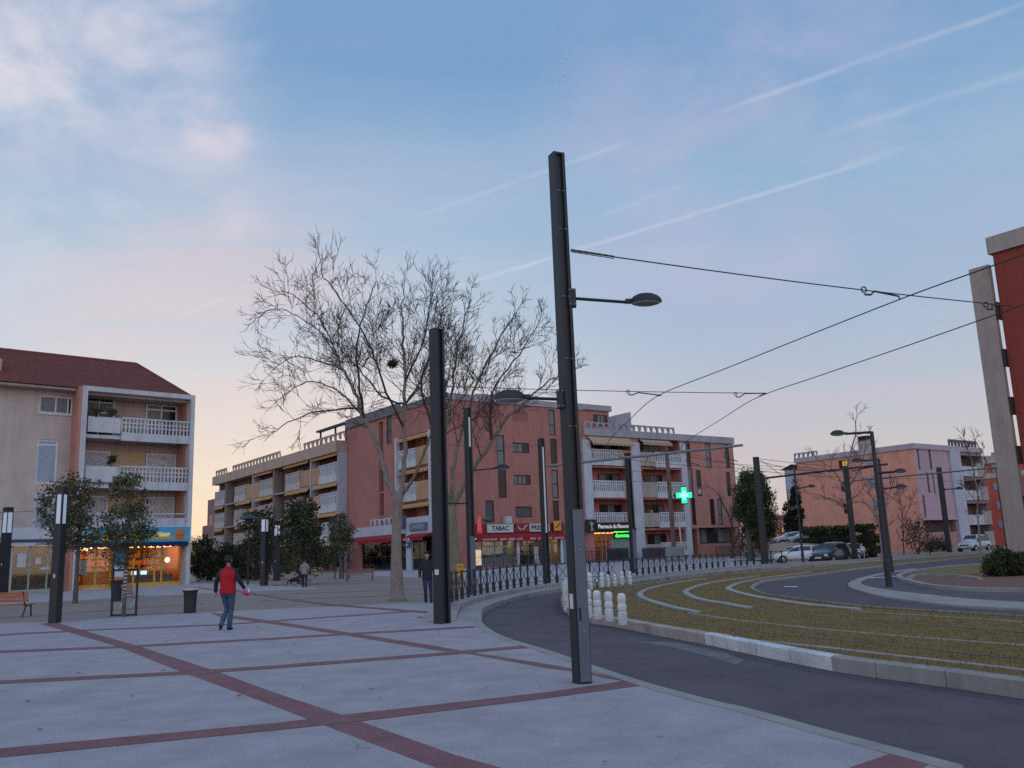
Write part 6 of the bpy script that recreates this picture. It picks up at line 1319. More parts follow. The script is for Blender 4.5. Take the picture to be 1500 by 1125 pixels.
cyp = [(1152, 742, 1160, 800), (1156, 712, 1172, 800), (1160, 705, 1167, 740), (1149, 728, 1153, 790), (1170, 735, 1176, 800)]
leafy(1162, 816, cyp, 'group of narrow dark cypress spires left of the peach block', 'cyp', 41, 170, .42, 80, .12, .8, .2, group='conifers beyond the car park', name='cypress_tree')
leafy(1112, 817, [(1082, 775, 1124, 815), (1105, 765, 1146, 795)], 'brown green scrub at the foot of the pine', 'rust', 42, 60, 1.1, 34, .17, 3, 0, 'shrub', 'scrub')
leafy(1190, 808, [(1165, 752, 1215, 790)], 'reddish shrub against the left end of the peach block', 'rust', 43, 40, 1.1, 50, .17, 2, 0, 'shrub', 'winter_shrub')
leafy(1350, 812, [(1320, 765, 1372, 812), (1335, 755, 1350, 790)], 'pinkish twiggy shrub at the corner of the peach block', 'rust', 44, 35, 1.0, 22, .14, 2, 0, 'shrub', 'winter_shrub')
leafy(1372, 808, [(1358, 792, 1388, 808)], 'low dark evergreen clump beside the off-roader', 'dark', 45, 18, .8, 70, .15, 1.5, 0, 'shrub', 'laurel_bush')
leafy(1475, 848, [(1440, 812, 1500, 848), (1452, 806, 1480, 830), (1478, 812, 1530, 842)], 'rounded clipped green bush on the planted island at the right edge', 'hedge', 46, 130, .26, 110, .05, 1.0, 0, 'shrub', 'clipped_bush')
# clipped hedge behind the cars
def hedge(a, b, h, w, label, leaf, per=2600):
    A, B = a, b; d = (B-A); n = V(-d.y, d.x, 0).normalized(); rn = np.random.RandomState(8); t = thing('hedge', label, 'hedge', A); cl = []
    k = int(d.length/.8)
    for i in range(k):
        for j in range(3):
            for e in (-1, 0, 1): q = d*((i+rn.rand())/k)+n*e*w*.4; cl.append((q.x, q.y, h*(.2+.3*j), .55))
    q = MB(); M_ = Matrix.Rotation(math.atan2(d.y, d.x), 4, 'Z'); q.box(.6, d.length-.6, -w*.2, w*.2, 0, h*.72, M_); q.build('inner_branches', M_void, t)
    leaf_mesh('foliage', LF[leaf], t, cl, 90, .17, 9)
WY = G(1150, 822).y
hedge(V(D(1181, 800, WY+3.4).x, WY+3.4, 0), V(D(1252, 800, WY+4).x, WY+4, 0), 3.5, 1.8, 'clipped dark hedge left of the pole above the parked cars', 'hedge')
hedge(V(D(1257, 800, WY+4).x, WY+4, 0), V(D(1291, 800, WY+2.5).x, WY+2.5, 0), 3.6, 2, 'clipped dark hedge right of the pole behind the motorbike', 'hedge')
# ramp wall with the two cars above
q = MB(); a_, b_ = G(1128, 822.5), G(1270, 818.5); za, zb = 2.6, .25
q.add([(a_.x, a_.y, 0), (b_.x, b_.y, 0), (b_.x, b_.y, zb), (a_.x+.0, a_.y, za-.7), (a_.x, a_.y+1, 0), (b_.x, b_.y+1, 0), (b_.x, b_.y+1, zb), (a_.x, a_.y+1, za-.7)], [(0, 1, 2, 3), (7, 6, 5, 4), (3, 2, 6, 7), (0, 3, 7, 4), (1, 5, 6, 2), (0, 4, 5, 1)])
m_ = D(1160, 795, a_.y)
q2 = MB(); xs_ = [(1128, 797), (1150, 794), (1200, 797), (1240, 803), (1262, 810), (1272, 818)]
top_ = [D(x, y, a_.y+(b_.y-a_.y)*(x-1128)/144) for x, y in xs_]; bot_ = [V(p.x, p.y, -.05) for p in top_]
n_ = len(top_); q2.add(top_+bot_+[p+V(.15, 1, 0) for p in top_]+[p+V(.15, 1, 0) for p in bot_], [(i, i+1, n_+i+1, n_+i) for i in range(n_-1)]+[(2*n_+i, 3*n_+i, 3*n_+i+1, 2*n_+i+1) for i in range(n_-1)]+[(i, 2*n_+i, 2*n_+i+1, i+1) for i in range(n_-1)]+[(0, n_, 3*n_, 2*n_)])
tag(q2.build('ramp_wall', Bcol('ramp concrete', (.34, .28, .25), stain=.5)), 'sloping concrete ramp wall behind the parked cars', 'wall')
q = MB(); q.quad(top_[0]+V(0, 1, -.4), top_[0]+V(0, 14, -.4), top_[2]+V(0, 14, -.4), top_[2]+V(0, 1, -.4)); q.quad(top_[2]+V(0, 1, -.4), top_[2]+V(0, 14, -.4), top_[-1]+V(0, 14, .0), top_[-1]+V(0, 1, .0)); structure(q, 'ramp', M_asph)
RAMPZ = top_[1].z-.4
# low house and far trees closing the views between the blocks
hp = G(1140, 806); t = thing('house', 'low reddish house with a sunset glow put into one pane, between the pine and the cypresses', 'house', hp); 
q = MB(); q.box(-4.5, 4.5, 0, 8, 0, 8.2); q.build('wall', B_terra, t); q = MB(); q.add([(-4.9, -.4, 8.2), (4.9, -.4, 8.2), (4.9, 8.4, 8.2), (-4.9, 8.4, 8.2), (-4.9, 4, 9.4), (4.9, 4, 9.4)], [(0, 1, 5, 4), (2, 3, 4, 5), (0, 4, 3), (1, 2, 5), (0, 3, 2, 1)]); q.build('roof', M_tile, t)
q = MB(); q.box(1.6, 3.2, -.05, .02, 2.5, 6.8); q.build('window', lit('emissive sunset pane', (1, .42, .12), .6), t); q = MB(); q.box(-1.6, -.4, -.05, .02, 3.5, 6.2); q.build('window', M_glass_p, t)  # first pane emits to stand in for a reflected sunset
far = thing('tree_row', 'far bare treetops tinted orange as if by the setting sun, at the left horizon', 'trees', G(280, 833)); base = G(280, 833); tag(far, kind='stuff')
TT = Tree(77); rn = random.Random(9)
for i in range(26):
    x = rn.uniform(262, 322); p0 = D(x, 831, base.y+rn.uniform(-10, 10))-base; p0.z = 0
    TT.branch(p0, V(0, 0, 1), rn.uniform(9, 13.5), .22, 2)
TT.crown.build('crowns', mat('sunset tinted twigs', (.62, .27, .11), .9, .3, 2), far)  # low sunlight put into the twig colour
leafy(275, 838, [(240, 785, 300, 850), (262, 790, 312, 850)], 'dark hedge bushes just right of the bakery', 'dark', 48, 80, 1.1, 70, .2, 3, 0, 'shrub', 'laurel_bush')
treeline = thing('treeline', 'distant dark treeline along the horizon', 'woods', (0, 0, 0)); tag(treeline, kind='stuff')
rn = random.Random(12); cl = []
for i in range(420):
    a = R(rn.uniform(-44, 44)); r_ = rn.uniform(290, 360); cl.append((r_*math.sin(a), r_*math.cos(a), rn.uniform(1, 6.5), rn.uniform(2.5, 4.5)))
leaf_mesh('crowns', LF['rust'], treeline, cl, 40, .9, 13)
# potted plants on the balconies of the pale building
def pot(b, x, y, z, label, leaf, h, w, seed):
    t = b.at('potted_plant', label, 'plant', x, y, z); q = MB(); q.lathe([(.2, 0), (.26, .4), (.22, .4), (.2, .3)], 10); q.build('pot', B_terra, t); rn = random.Random(seed)
    leaf_mesh('foliage', LF[leaf], t, [(rn.uniform(-w, w), rn.uniform(-.15, .15), .4+h*rn.uniform(.1, 1), .28) for _ in range(14)], 26, .10, seed)
x0 = lb.Y(162, 680)[0]; pot(lb, x0, -.2, zf[1]+1.0, 'small rounded potted conifer on the middle balcony of the pale building', 'oak', .9, .18, 51)
x0 = lb.Y(138, 600)[0]; pot(lb, x0, -.2, zf[0]+1.0, 'straggly potted plant at the left of the top balcony of the pale building', 'olive', .9, .5, 52)
x0 = lb.Y(163, 600)[0]; pot(lb, x0, -.2, zf[0]+1.0, 'drooping potted plant right of the straggly one on the top balcony', 'olive', .8, .35, 53)
pot(cb, 36.3, -.05, 7.0, 'trailing plant on the brown panel of the lowest right balcony of the red block', 'oak', .7, .7, 54)
# starlings
rn = random.Random(3); q = MB()
for i in range(170):
    x, y = 828+rn.gauss(0, 18), 130+rn.gauss(0, 42); p = D(x, y, 260+rn.uniform(-30, 30)); w = rn.uniform(.07, .13); d = V(rn.uniform(-1, 1), rn.uniform(-1, 1), 0).normalized(); e = V(-d.y, d.x, 0)
    q.add([p+d*w, p-d*w, p+e*w*1.7+V(0, 0, .12), p-e*w*1.7+V(0, 0, .12)], [(0, 2, 1), (0, 1, 3)])
tag(q.build('bird_flock', M_dark), 'faint scattered flock of starlings high above the tall pole', 'birds', kind='stuff')
# ================================================================ people and the dog
def skin(name, verts, edges, rad, m, parent, root=0, sub=1):
    """one continuous skin grown over a jointed skeleton"""
    me = bpy.data.meshes.new('skeleton'); me.from_pydata([tuple(v) for v in verts], edges, []); o = bpy.data.objects.new('skeleton', me); C.objects.link(o)
    md = o.modifiers.new('skin', 'SKIN'); md.use_smooth_shade = True
    if not me.skin_vertices: me.skin_vertices.new() if hasattr(me.skin_vertices, 'new') else None
    if not me.skin_vertices:
        bm = bmesh.new(); bm.from_mesh(me); bm.verts.layers.skin.verify(); bm.to_mesh(me); bm.free()
    for i, d in enumerate(me.skin_vertices[0].data):
        r = rad[i]; d.radius = r if isinstance(r, tuple) else (r, r); d.use_root = (i == root)
    ss = o.modifiers.new('sub', 'SUBSURF'); ss.levels = sub; ss.render_levels = sub
    dg = bpy.context.evaluated_depsgraph_get(); out = bpy.data.meshes.new_from_object(o.evaluated_get(dg)); bpy.data.objects.remove(o)
    out.name = name; out.materials.clear(); return link(name, out, m, parent, smooth=True)
class Skel:
    def __init__(s): s.v = []; s.e = []; s.r = []
    def a(s, p, r, frm=None):
        s.v.append(V(*p)); s.r.append(r); i = len(s.v)-1
        if frm is not None: s.e.append((frm, i))
        return i
    def chain(s, pts, rs, frm):
        for p, r in zip(pts, rs): frm = s.a(p, r, frm)
        return frm
M_skin = mat('skin', (.42, .24, .17), .6, .15, 8, 40)
M_hair = mat('dark hair', (.018, .014, .012), .7, .3, 20, 60)
M_shoe = mat('black shoes', (.015, .014, .016), .5, .2, 6)
def person(label, loc, rz, h, arms, legs, top, sleeve, trousers, hair=M_hair, vest=False, hood=False, face=False, gloves=None):
    """arms/legs: for side -1 (own right) and +1 (own left): joint positions of a 1.75 m figure that faces -y"""
    t = thing('person', label, 'person', loc, rz); k = h/1.75; t.scale = (k, k, k)
    b = Skel(); pel = b.a((0, 0, .95), (.10, .08)); sp = b.a((0, 0, 1.10), (.10, .075), pel); ch = b.a((0, .01, 1.27), (.12, .085), sp); uc = b.a((0, .012, 1.40), (.09, .065), ch)
    nk = b.chain([(0, 0, 1.49), (0, -.012, 1.545)], [.048, .050], uc); jw = b.a((0, -.03, 1.60), (.068, .078), nk); md_ = b.a((0, -.02, 1.67), (.076, .094), jw); b.a((0, -.008, 1.745), (.055, .065), md_)
    ns = b.chain([(0, -.115, 1.645), (0, -.132, 1.632)], [.014, .012], md_)
    for s in (-1, 1): b.chain([(s*.080, 0, 1.65), (s*.092, .008, 1.66)], [.018, .015], md_)
    for s in (-1, 1):
        el, wr, hd = [V(*p) for p in arms[s]]
        sh = b.a((s*.165, .01, 1.405), .05, uc); e_ = b.chain([(V(s*.165, .01, 1.415).lerp(el, .5)), el, el.lerp(wr, .5), wr], [.050, .041, .038, .028], sh)
        pm = b.a(wr.lerp(hd, .55), (.036, .018), e_); d = (hd-wr).normalized(); side = V(0, 1, 0).cross(d).normalized() if abs(d.y) < .9 else V(1, 0, 0); fwd = d.cross(side)
        for q, (off, ln) in enumerate(((-.027, .070), (-.009, .082), (.009, .078), (.027, .062))):
            p0 = hd+fwd*off; cu = side*s*-1
            b.chain([p0, p0+d*ln*.5+cu*.010*(q+1)*.5, p0+d*ln*.85+cu*.03], [.0098, .0088, .0075], pm)
        th = wr.lerp(hd, .35)-fwd*.032; b.chain([th-fwd*.012+d*.02, th-fwd*.02+d*.055], [.0115, .009], pm)
        hp, kn, an, toe = [V(*p) for p in legs[s]]
        b.chain([hp, hp.lerp(kn, .5), kn, kn.lerp(an, .35), an], [.07, .068, .052, .05, .036], pel)
    skin('body', b.v, b.e, b.r, M_skin, t)
    # trousers
    def loft(q, rings, n=18):
        vs = [(cx+rx*math.copysign(abs(math.cos(u))**.8, math.cos(u)), cy+ry*math.copysign(abs(math.sin(u))**.8, math.sin(u)), z) for cx, cy, z, rx, ry in rings for u in [2*math.pi*j/n for j in range(n)]]
        k = len(rings); q.add(vs, [(i*n+j, i*n+(j+1) % n, (i+1)*n+(j+1) % n, (i+1)*n+j) for i in range(k-1) for j in range(n)]+[tuple(range(n))[::-1], tuple(range((k-1)*n, k*n))])
    q = MB(); loft(q, [(0, .0, .78, .10, .075), (0, .005, .84, .165, .115), (0, .008, .92, .172, .125), (0, .005, 1.0, .158, .112), (0, .003, 1.05, .15, .105)])
    for s in (-1, 1):
        hp, kn, an, toe = [V(*p) for p in legs[s]]
        pts = smooth_path([hp+V(0, 0, -.02), hp.lerp(kn, .5), kn, kn.lerp(an, .45)+V(0, .008, 0), an+V(0, 0, -.02)], 3); n_ = len(pts)
        q.tube(pts, [.100-.040*min(1, i/(n_*.55))+.006*math.sin(i*2.1) for i in range(n_)], 14)
    q.build('trousers', trousers, t, smooth=True)
    for s in (-1, 1):
        hp, kn, an, toe = [V(*p) for p in legs[s]]; d = (toe-an); d.z = 0; d.normalize(); z0 = min(an.z, toe.z)
        q = Skel(); a_ = q.a(an+V(0, 0, -.01), .05); he = q.a(an-d*.05+V(0, 0, -.045), .036, a_); q.chain([an.lerp(toe, .5)+V(0, 0, -.02), toe], [(.042, .034), (.036, .026)], a_)
        skin('shoe', q.v, q.e, q.r, M_shoe, t)
    # upper clothing
    def sleeves(q, r=0.0):
        for s in (-1, 1):
            el, wr, hd = [V(*p) for p in arms[s]]; S = V(s*.172, .01, 1.405)
            pts = smooth_path([S+V(-s*.05, 0, .012), S, S.lerp(el, .5), el, el.lerp(wr, .5), wr], 3); n_ = len(pts)
            q.tube(pts, [(.070+r)-(.028)*(i/(n_-1))+.004*math.sin(i*2.4) for i in range(n_)], 12)
    def torso(q, lo, g):
        loft(q, [(0, .005, lo, .178+g, .128+g), (0, .006, lo+.03, .184+g, .132+g), (0, .004, 1.02, .170+g, .122+g), (0, .004, 1.12, .170+g, .120+g), (0, .008, 1.26, .192+g, .132+g), (0, .012, 1.35, .200+g, .126+g), (0, .012, 1.415, .178+g, .105+g), (0, .010, 1.455, .118+g, .085+g), (0, .004, 1.49, .072+g, .070+g), (0, .0, 1.515, .068+g, .068+g)])
    if vest:
        q = MB(); sleeves(q); q.build('shirt', sleeve, t, smooth=True); q = MB(); torso(q, .86, .012); q.build('vest', top, t, smooth=True)
    else:
        q = MB(); torso(q, .83, .008); sleeves(q, .006); q.build('jacket', top, t, smooth=True)
    q = Skel(); a_ = q.a((0, .012, 1.69), (.084, .098)); q.a((0, -.004, 1.752), (.062, .074), a_); q.a((0, .055, 1.615), (.06, .04), a_); skin('hair', q.v, q.e, q.r, hair, t)
    if hood: q = Skel(); a_ = q.a((0, .06, 1.50), (.10, .07)); q.a((0, .09, 1.42), (.08, .05), a_); q.a((0, .02, 1.53), (.085, .07), a_); skin('hood', q.v, q.e, q.r, top, t)
    if face:
        for s in (-1, 1): MB().sphere(V(s*.03, -.104, 1.668), .010, 8, 6).build('eye', mat('eye', (.03, .02, .018), .2), t)
        MB().sphere(V(0, -.105, 1.598), .02, 8, 6, (1.3, .5, .35)).build('mouth', mat('lips', (.28, .10, .085), .6), t)
        q = Skel(); a_ = q.a((0, -.05, 1.578), (.066, .055)); q.a((0, -.045, 1.60), (.072, .07), a_); skin('beard', q.v, q.e, q.r, M_hair, t)
    if gloves:
        for s, m in gloves.items():
            el, wr, hd = [V(*p) for p in arms[s]]; d = (hd-wr).normalized(); q = Skel(); a_ = q.a(wr, .036); q.chain([wr.lerp(hd, .6), hd+d*.02], [(.046, .028), (.038, .022)], a_); skin('glove', q.v, q.e, q.r, m, t)
    return t
M_jean = mat('blue jeans', (.045, .085, .135), .9, .45, 5, 8, 1.0); M_jean2 = mat('dark jeans', (.025, .032, .075), .9, .4, 5, 8, 1.0)
M_red = mat('red fleece vest', (.40, .010, .018), .9, .25, 5, 7, 1.0); M_navy = mat('navy sleeves', (.010, .014, .026), .9, .3, 5, 9, 1.0)
L_ = lambda hipx, kn, an, toe: ((hipx, 0, .92), kn, an, toe)
pm_ = G(332.5, 923)
man = person('person in a red sleeveless vest and blue jeans walking away across the square', pm_, R(182), 1.80,
       {-1: ((-.285, .06, 1.17), (-.385, -.03, .975), (-.405, -.07, .90)), 1: ((.265, .06, 1.15), (.30, .0, .905), (.305, -.03, .83))},
       {-1: L_(-.09, (-.085, -.03, .50), (-.06, .03, .075), (-.10, -.12, .03)), 1: L_(.09, (.045, -.12, .50), (.10, .17, .135), (.15, .03, .03))}, M_red, M_navy, M_jean, vest=True, gloves={1: mat('pale work glove', (.38, .38, .36), .8, .5, 14)})
t = thing('cloth_bundle', 'crumpled pink and white gloves held in the right hand of the person in red', 'gloves', pm_+V(.42, .07, .93)); rn = random.Random(2)
q = Skel(); a_ = q.a((0, 0, .04), .035); q.chain([(.02, 0, -.03), (-.03, .01, -.10)], [.06, .03], a_); q.chain([(.07, .0, -.06), (.06, .01, -.12)], [.04, .02], 1); q.chain([(-.08, 0, -.07)], [.025], 1); skin('bundle', q.v, q.e, q.r, mat('pink rubber glove', (.55, .04, .16), .6, .4, 12), t)
q = Skel(); a_ = q.a((.06, .01, .06), .02); q.chain([(.085, .01, .0), (.08, .01, -.08)], [.022, .014], a_); skin('white_glove', q.v, q.e, q.r, M_wh, t)
person('bearded person in a black jacket and dark jeans walking towards the black pole', G(626.5, 883.5), R(12), 1.76,
       {-1: ((-.25, .05, 1.15), (-.27, -.02, .90), (-.275, -.04, .82)), 1: ((.24, .05, 1.15), (.26, -.03, .90), (.265, -.05, .82))},
       {-1: L_(-.09, (-.08, -.06, .50), (-.05, .10, .085), (-.07, -.05, .03)), 1: L_(.09, (.11, -.05, .50), (.12, -.06, .075), (.13, -.22, .03))}, mat('black jacket', (.013, .013, .015), .8, .3, 5, 8, .8), None, M_jean2, face=True)
person('person in a grey hooded jacket seen from behind, standing beside the black dog', G(446, 860.5), R(178), 1.74,
       {-1: ((-.26, .06, 1.17), (-.22, -.08, .97), (-.20, -.13, .91)), 1: ((.26, .06, 1.17), (.23, -.06, .97), (.21, -.12, .92))},
       {-1: L_(-.10, (-.10, -.02, .50), (-.10, .02, .08), (-.12, -.13, .03)), 1: L_(.09, (.08, -.01, .50), (.085, .03, .08), (.09, -.12, .03))}, mat('grey hooded jacket', (.26, .235, .235), .9, .35, 5, 7, 1.0), None, mat('black trousers', (.018, .018, .022), .9, .2, 5), hood=True)
# dog, facing right
t = thing('dog', 'black and white dog with a feathered tail beside the person in grey', 'dog', G(432, 859.5), R(20)); t.scale = (1.12, 1.12, 1.12)
q = Skel(); pe = q.a((-.22, 0, .43), (.115, .145)); be = q.a((-.02, 0, .43), (.115, .145), pe); ch = q.a((.17, 0, .42), (.13, .175), be); nk = q.chain([(.27, 0, .52), (.33, 0, .60)], [.105, .085], ch); hd = q.a((.39, 0, .645), .066, nk); q.chain([(.46, 0, .625), (.525, 0, .61)], [.036, .026], hd)
for s in (-1, 1):
    q.chain([(.365, s*.05, .71), (.355, s*.055, .755)], [.022, .01], hd)
    q.chain([(.17, s*.075, .33), (.15, s*.08, .22), (.165, s*.08, .10), (.175, s*.08, .025), (.21, s*.08, .02)], [.055, .038, .026, .024, .02], ch)
    q.chain([(-.23, s*.07, .32), (-.19, s*.08, .245), (-.29, s*.08, .145), (-.275, s*.08, .025), (-.24, s*.08, .02)], [.075, .045, .026, .022, .02], pe)
q.chain([(-.32, 0, .42), (-.40, 0, .33), (-.43, 0, .22), (-.40, 0, .16)], [.04, .045, .05, .025], pe)
dg_ = skin('body', q.v, q.e, q.r, [mat('black dog fur', (.012, .012, .013), .9, .4, 14, 50, .4), mat('white dog fur', (.52, .50, .48), .9, .3, 14, 50, .4)], t)
for f in dg_.data.polygons:
    c = f.center
    if (c.z < .16 and abs(c.x) < .35) or (c.x > .24 and c.z < .50 and c.x < .32) or c.x > .50: f.material_index = 1
# ================================================================ vehicles
M_tyre = mat('tyre rubber', (.016, .016, .017), .9, .2, 10); M_rim = mat('alloy rim', (.38, .38, .40), .35, .2, 10, metal=.7); M_cglass = glassy('car glass', (.018, .022, .026), .04); M_trim = mat('black plastic trim', (.018, .018, .02), .6, .2, 8)
L_hl = mat('headlight glass', (.60, .62, .66), .1, .2, 20, spec=.8); M_tl = mat('tail light', (.28, .012, .012), .25, .3, 20)
def paint(n, c): return mat(n, c, .28, .06, 3, 20, coat=.6)
def car(label, loc, rz, col, L=4.1, W=1.72, H=1.45, kind='hatch', group='parked cars'):
    t = thing('parked_car', label, 'car', loc, rz, group); hb = .92 if kind != 'suv' else 1.05; g = .2 if kind != 'suv' else .32; hw = W/2
    # stations: x, half width, bottom, belt, roof, roof half width
    if kind == 'suv': S = [(-.5, .84, .42, .95, 1.0, .78), (-.485, .94, .34, 1.02, 1.35, .74), (-.44, .97, g, 1.05, H-.03, .72), (-.2, 1, g, 1.05, H, .73), (.08, 1, g, 1.04, H-.02, .72), (.235, 1, g, 1.03, 1.06, .80), (.42, .98, g, .98, 1.0, .80), (.485, .92, .36, .86, .90, .72), (.5, .84, .45, .76, .80, .66)]
    elif kind == 'mono': S = [(-.5, .84, .40, .90, .95, .76), (-.48, .95, .3, 1.0, 1.25, .74), (-.42, .98, g, 1.0, H-.05, .72), (-.15, 1, g, .98, H, .74), (.08, 1, g, .95, H-.06, .72), (.29, 1, g, .93, .97, .78), (.42, .97, g, .85, .88, .74), (.485, .90, .3, .70, .74, .66), (.5, .80, .40, .60, .64, .6)]
    else: S = [(-.5, .82, .42, .85, .90, .74), (-.475, .94, .3, .96, 1.10, .72), (-.36, .98, g, .97, H-.09, .70), (-.12, 1, g, .95, H, .72), (.06, 1, g, .93, H-.05, .71), (.235, 1, g, .91, .95, .78), (.40, .97, g, .83, .86, .74), (.48, .90, .28, .68, .72, .66), (.5, .80, .38, .58, .62, .6)]
    vs = []; n = 0
    for x, w, b, be, ro, rw in S:
        h = hw*w; half = [(h*.80, b), (h*.98, b+.10), (h*1.0, b+(be-b)*.55), (h*.95, be), (hw*rw, ro), (hw*rw*.55, ro+.025)]
        ring = [(x*L, -y, z) for y, z in half]+[(x*L, y, z) for y, z in half[::-1]]; n = len(ring); vs += ring
    k = len(S); fs = [(i*n+j, i*n+(j+1) % n, (i+1)*n+(j+1) % n, (i+1)*n+j) for i in range(k-1) for j in range(n)]+[tuple(range(n)), tuple(range((k-1)*n, k*n))[::-1]]
    q = MB(); q.add(vs, fs); b_ = q.build('body', col, t); me = b_.data
    md = b_.modifiers.new('s', 'SUBSURF'); md.levels = md.render_levels = 1
    dg = bpy.context.evaluated_depsgraph_get(); new = bpy.data.meshes.new_from_object(b_.evaluated_get(dg)); b_.modifiers.clear(); b_.data = new; new.polygons.foreach_set('use_smooth', [True]*len(new.polygons))
    def P(i, f, side, v, o=.012):
        a, c = S[i], S[min(i+1, k-1)]; l = lambda u, w: u+(w-u)*f
        x = l(a[0], c[0])*L; y0, z0 = hw*l(a[1], c[1])*.95, l(a[3], c[3]); y1, z1 = hw*l(a[5], c[5]), l(a[4], c[4]); return V(x, side*(y0+(y1-y0)*v+o), z0+(z1-z0)*v)
    gi = [(1, .55, 2, .35), (2, .45, 3, .45), (3, .52, 4, .88)] if kind != 'suv' else [(1, .85, 2, .45), (2, .52, 3, .4), (3, .5, 4, .8)]
    for side in (-1, 1):
        for (i, f, j, h_) in gi:
            q = MB(); A = [P(i, f, side, .12), P(j, h_, side, .12), P(j, h_ if j != 4 else .45, side, .86), P(i, f if i != 1 else 1, side, .86)]
            q.add([*A, *[p-V(0, side*.03, 0) for p in A]], [(0, 1, 2, 3), (7, 6, 5, 4), (0, 4, 5, 1), (1, 5, 6, 2), (2, 6, 7, 3), (3, 7, 4, 0)]); q.build('side_window', M_cglass, t)
        q = MB(); m_ = P(4, .75, side, .12)+V(0, side*.09, .04); q.sphere(m_, .10, 8, 6, (.7, 1, .75)); q.build('mirror', col, t)
        q = MB(); d = P(3, .25, side, -.28, .02); q.box(d.x-.11, d.x+.11, d.y-.015, d.y+.015, d.z, d.z+.035); q.build('door_handle', M_trim, t)
    i5 = 5
    def glass(name, i, lo, hi):
        a, c = S[i], S[i+1]; q = MB(); l = lambda u, w, f: u+(w-u)*f; vv = []
        for f in (lo, hi):
            for s in (-1, 1): vv.append(V(l(a[0], c[0], f)*L, s*hw*l(a[5], c[5], f)*.90, l(a[4], c[4], f)+.028))
        nrm = V(0, 0, .015)+V(.012 if c[4] < a[4] else -.012, 0, 0); vv = [v+nrm for v in vv]; q.add([*vv, *[v-V(0, 0, .04) for v in vv]], [(0, 1, 3, 2), (4, 6, 7, 5), (0, 4, 5, 1), (2, 3, 7, 6), (0, 2, 6, 4), (1, 5, 7, 3)]); q.build(name, M_cglass, t)
    glass('windscreen', 4, .12, .93); glass('rear_window', 1, .12, .85)
    r = .31 if kind != 'suv' else .36
    for x in (-.315*L, .325*L):
        for s in (-1, 1):
            Mw = Matrix.Translation((x, s*(hw-.06), r)) @ Matrix.Rotation(R(-90*s), 4, 'X')
            q = MB(); q.lathe([(r*1.16, -.12), (r*1.16, .066)], 20, Mw); q.build('wheel_arch', M_trim, t)
            q = MB(); q.lathe([(r*.7, -.1), (r*.95, -.1), (r, -.07), (r, .05), (r*.94, .082), (r*.66, .085), (r*.64, .06)], 22, Mw); w_ = q.build('wheel', M_tyre, t, auto=40)
            q = MB(); q.lathe([(r*.64, .06), (r*.64, .078), (r*.56, .084), (r*.5, .07), (r*.16, .078), (r*.1, .088)], 18, Mw)
            q.build('rim', M_rim, w_, auto=30)
    zf_ = S[-2][3]
    for s in (-1, 1):
        q = MB(); q.sphere(V(.475*L, s*hw*.66, zf_-.05), .16, 10, 7, (.55, 1.05, .62)); q.build('headlight', L_hl, t, smooth=True)
        q = MB(); q.sphere(V(-.482*L, s*hw*.74, .88), .12, 8, 6, (.4, .8, 1.4)); q.build('tail_light', M_tl, t, smooth=True)
    q = MB(); q.box(.485*L, .507*L, -.5, .5, .30, .40); q.box(.488*L, .505*L, -.42, .42, zf_-.17, zf_-.08); q.build('grille', M_trim, t)
    q = MB(); q.box(.500*L, .512*L, -.26, .26, .44, .54); q.build('number_plate', M_wh, t)
    return t
car('white three door hatchback parked side on behind the thin lamp post', G(1169, 824.2), R(171), paint('white car paint', (.66, .68, .72)), 4.1, 1.72, 1.46)
car('dark navy people carrier parked with its front turned to the camera', G(1218, 825.5), R(224), paint('navy car paint', (.018, .024, .040)), 4.0, 1.70, 1.62, 'mono')
car('silver blue hatchback half hidden behind the dark people carrier', G(1231, 821), R(186), paint('silver blue paint', (.36, .40, .50)), 4.0, 1.70, 1.5)
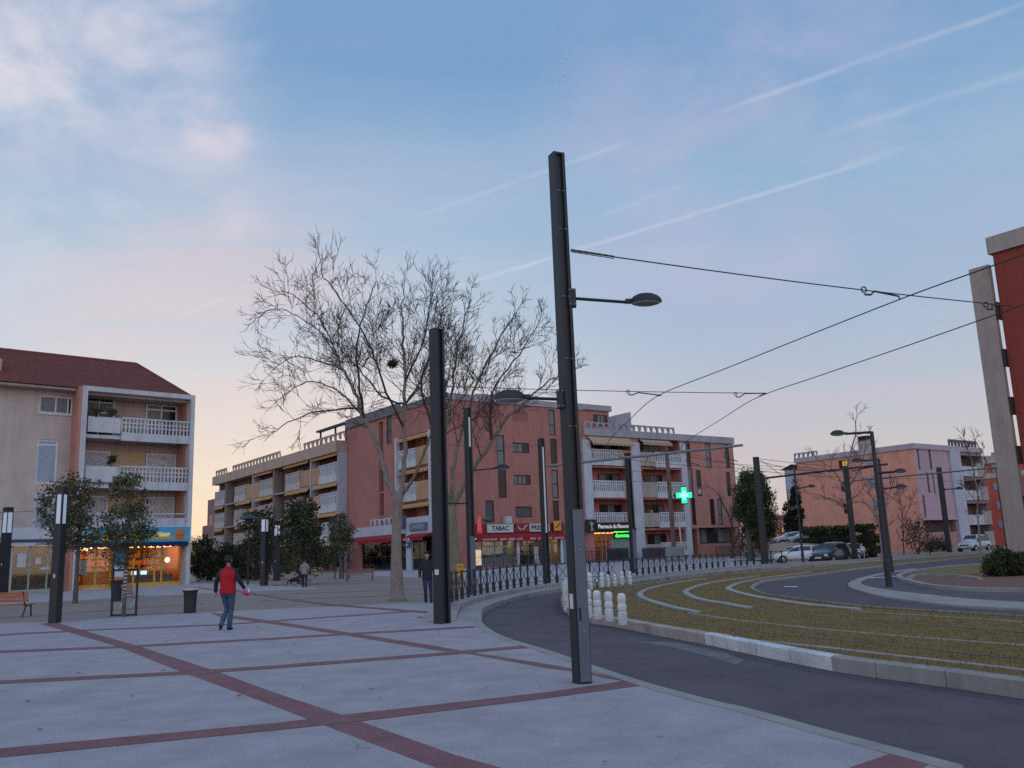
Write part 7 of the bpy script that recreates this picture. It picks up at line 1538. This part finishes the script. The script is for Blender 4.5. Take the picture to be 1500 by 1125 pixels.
for px_, py_, lab, c in ((1160, 796.5, 'silver car at the lower end of the ramp above the wall', (.42, .44, .48)), (1182, 795.5, 'greenish grey car standing behind the silver one on the ramp', (.25, .29, .29))):
    P_ = D(px_, py_, WY+(9.5 if px_ < 1170 else 6.5)); P_.z = RAMPZ+.02; car(lab, P_, R(186), paint(lab[:12], c), 4.2, 1.74, 1.46)
car('silver boxy off-roader parked facing the camera at the right', G(1428, 808), R(217), paint('silver off-roader paint', (.44, .47, .50)), 4.5, 1.85, 1.86, 'suv')
t = thing('motorbike', 'dark motorbike with a pale fairing parked beside the pole at the hedge', 'motorbike', G(1268, 822.5), R(235))
for x in (-.68, .70):
    Mw = Matrix.Translation((x, 0, .31)) @ Matrix.Rotation(R(90), 4, 'X'); q = MB(); q.lathe([(.2, -.06), (.29, -.06), (.31, -.02), (.31, .02), (.29, .06), (.2, .06)], 20, Mw); w_ = q.build('wheel', M_tyre, t, auto=40); q = MB(); q.lathe([(.2, -.04), (.21, 0), (.2, .04), (.05, .05), (.05, -.05)], 16, Mw); q.build('rim', M_rim, w_)
q = MB(); q.sphere(V(.12, 0, .82), .3, 12, 8, (1.1, .55, .55)); q.sphere(V(.02, 0, .48), .26, 10, 8, (1.2, .6, .9)); q.build('body', M_trim, t, smooth=True)
q = MB(); q.tube([(-.72, 0, .92), (-.35, 0, .80), (-.1, 0, .82)], [.10, .14, .10], 8); q.build('seat', M_tyre, t); q = MB(); q.sphere(V(.52, 0, .92), .25, 12, 8, (.8, .85, 1.1)); q.build('fairing', paint('pale fairing', (.42, .44, .48)), t, smooth=True)
q = MB(); q.tube([(.70, .1, .31), (.45, .1, 1.0)], .03, 6); q.tube([(.70, -.1, .31), (.45, -.1, 1.0)], .03, 6); q.build('fork', M_steel, t); q = MB(); q.tube([(.38, -.36, 1.06), (.46, -.12, 1.02), (.46, .12, 1.02), (.38, .36, 1.06)], .02, 6); q.build('handlebar', M_dark, t)
q = MB(); q.sphere(V(.70, 0, .92), .1, 8, 6); q.build('headlight', L_hl, t)
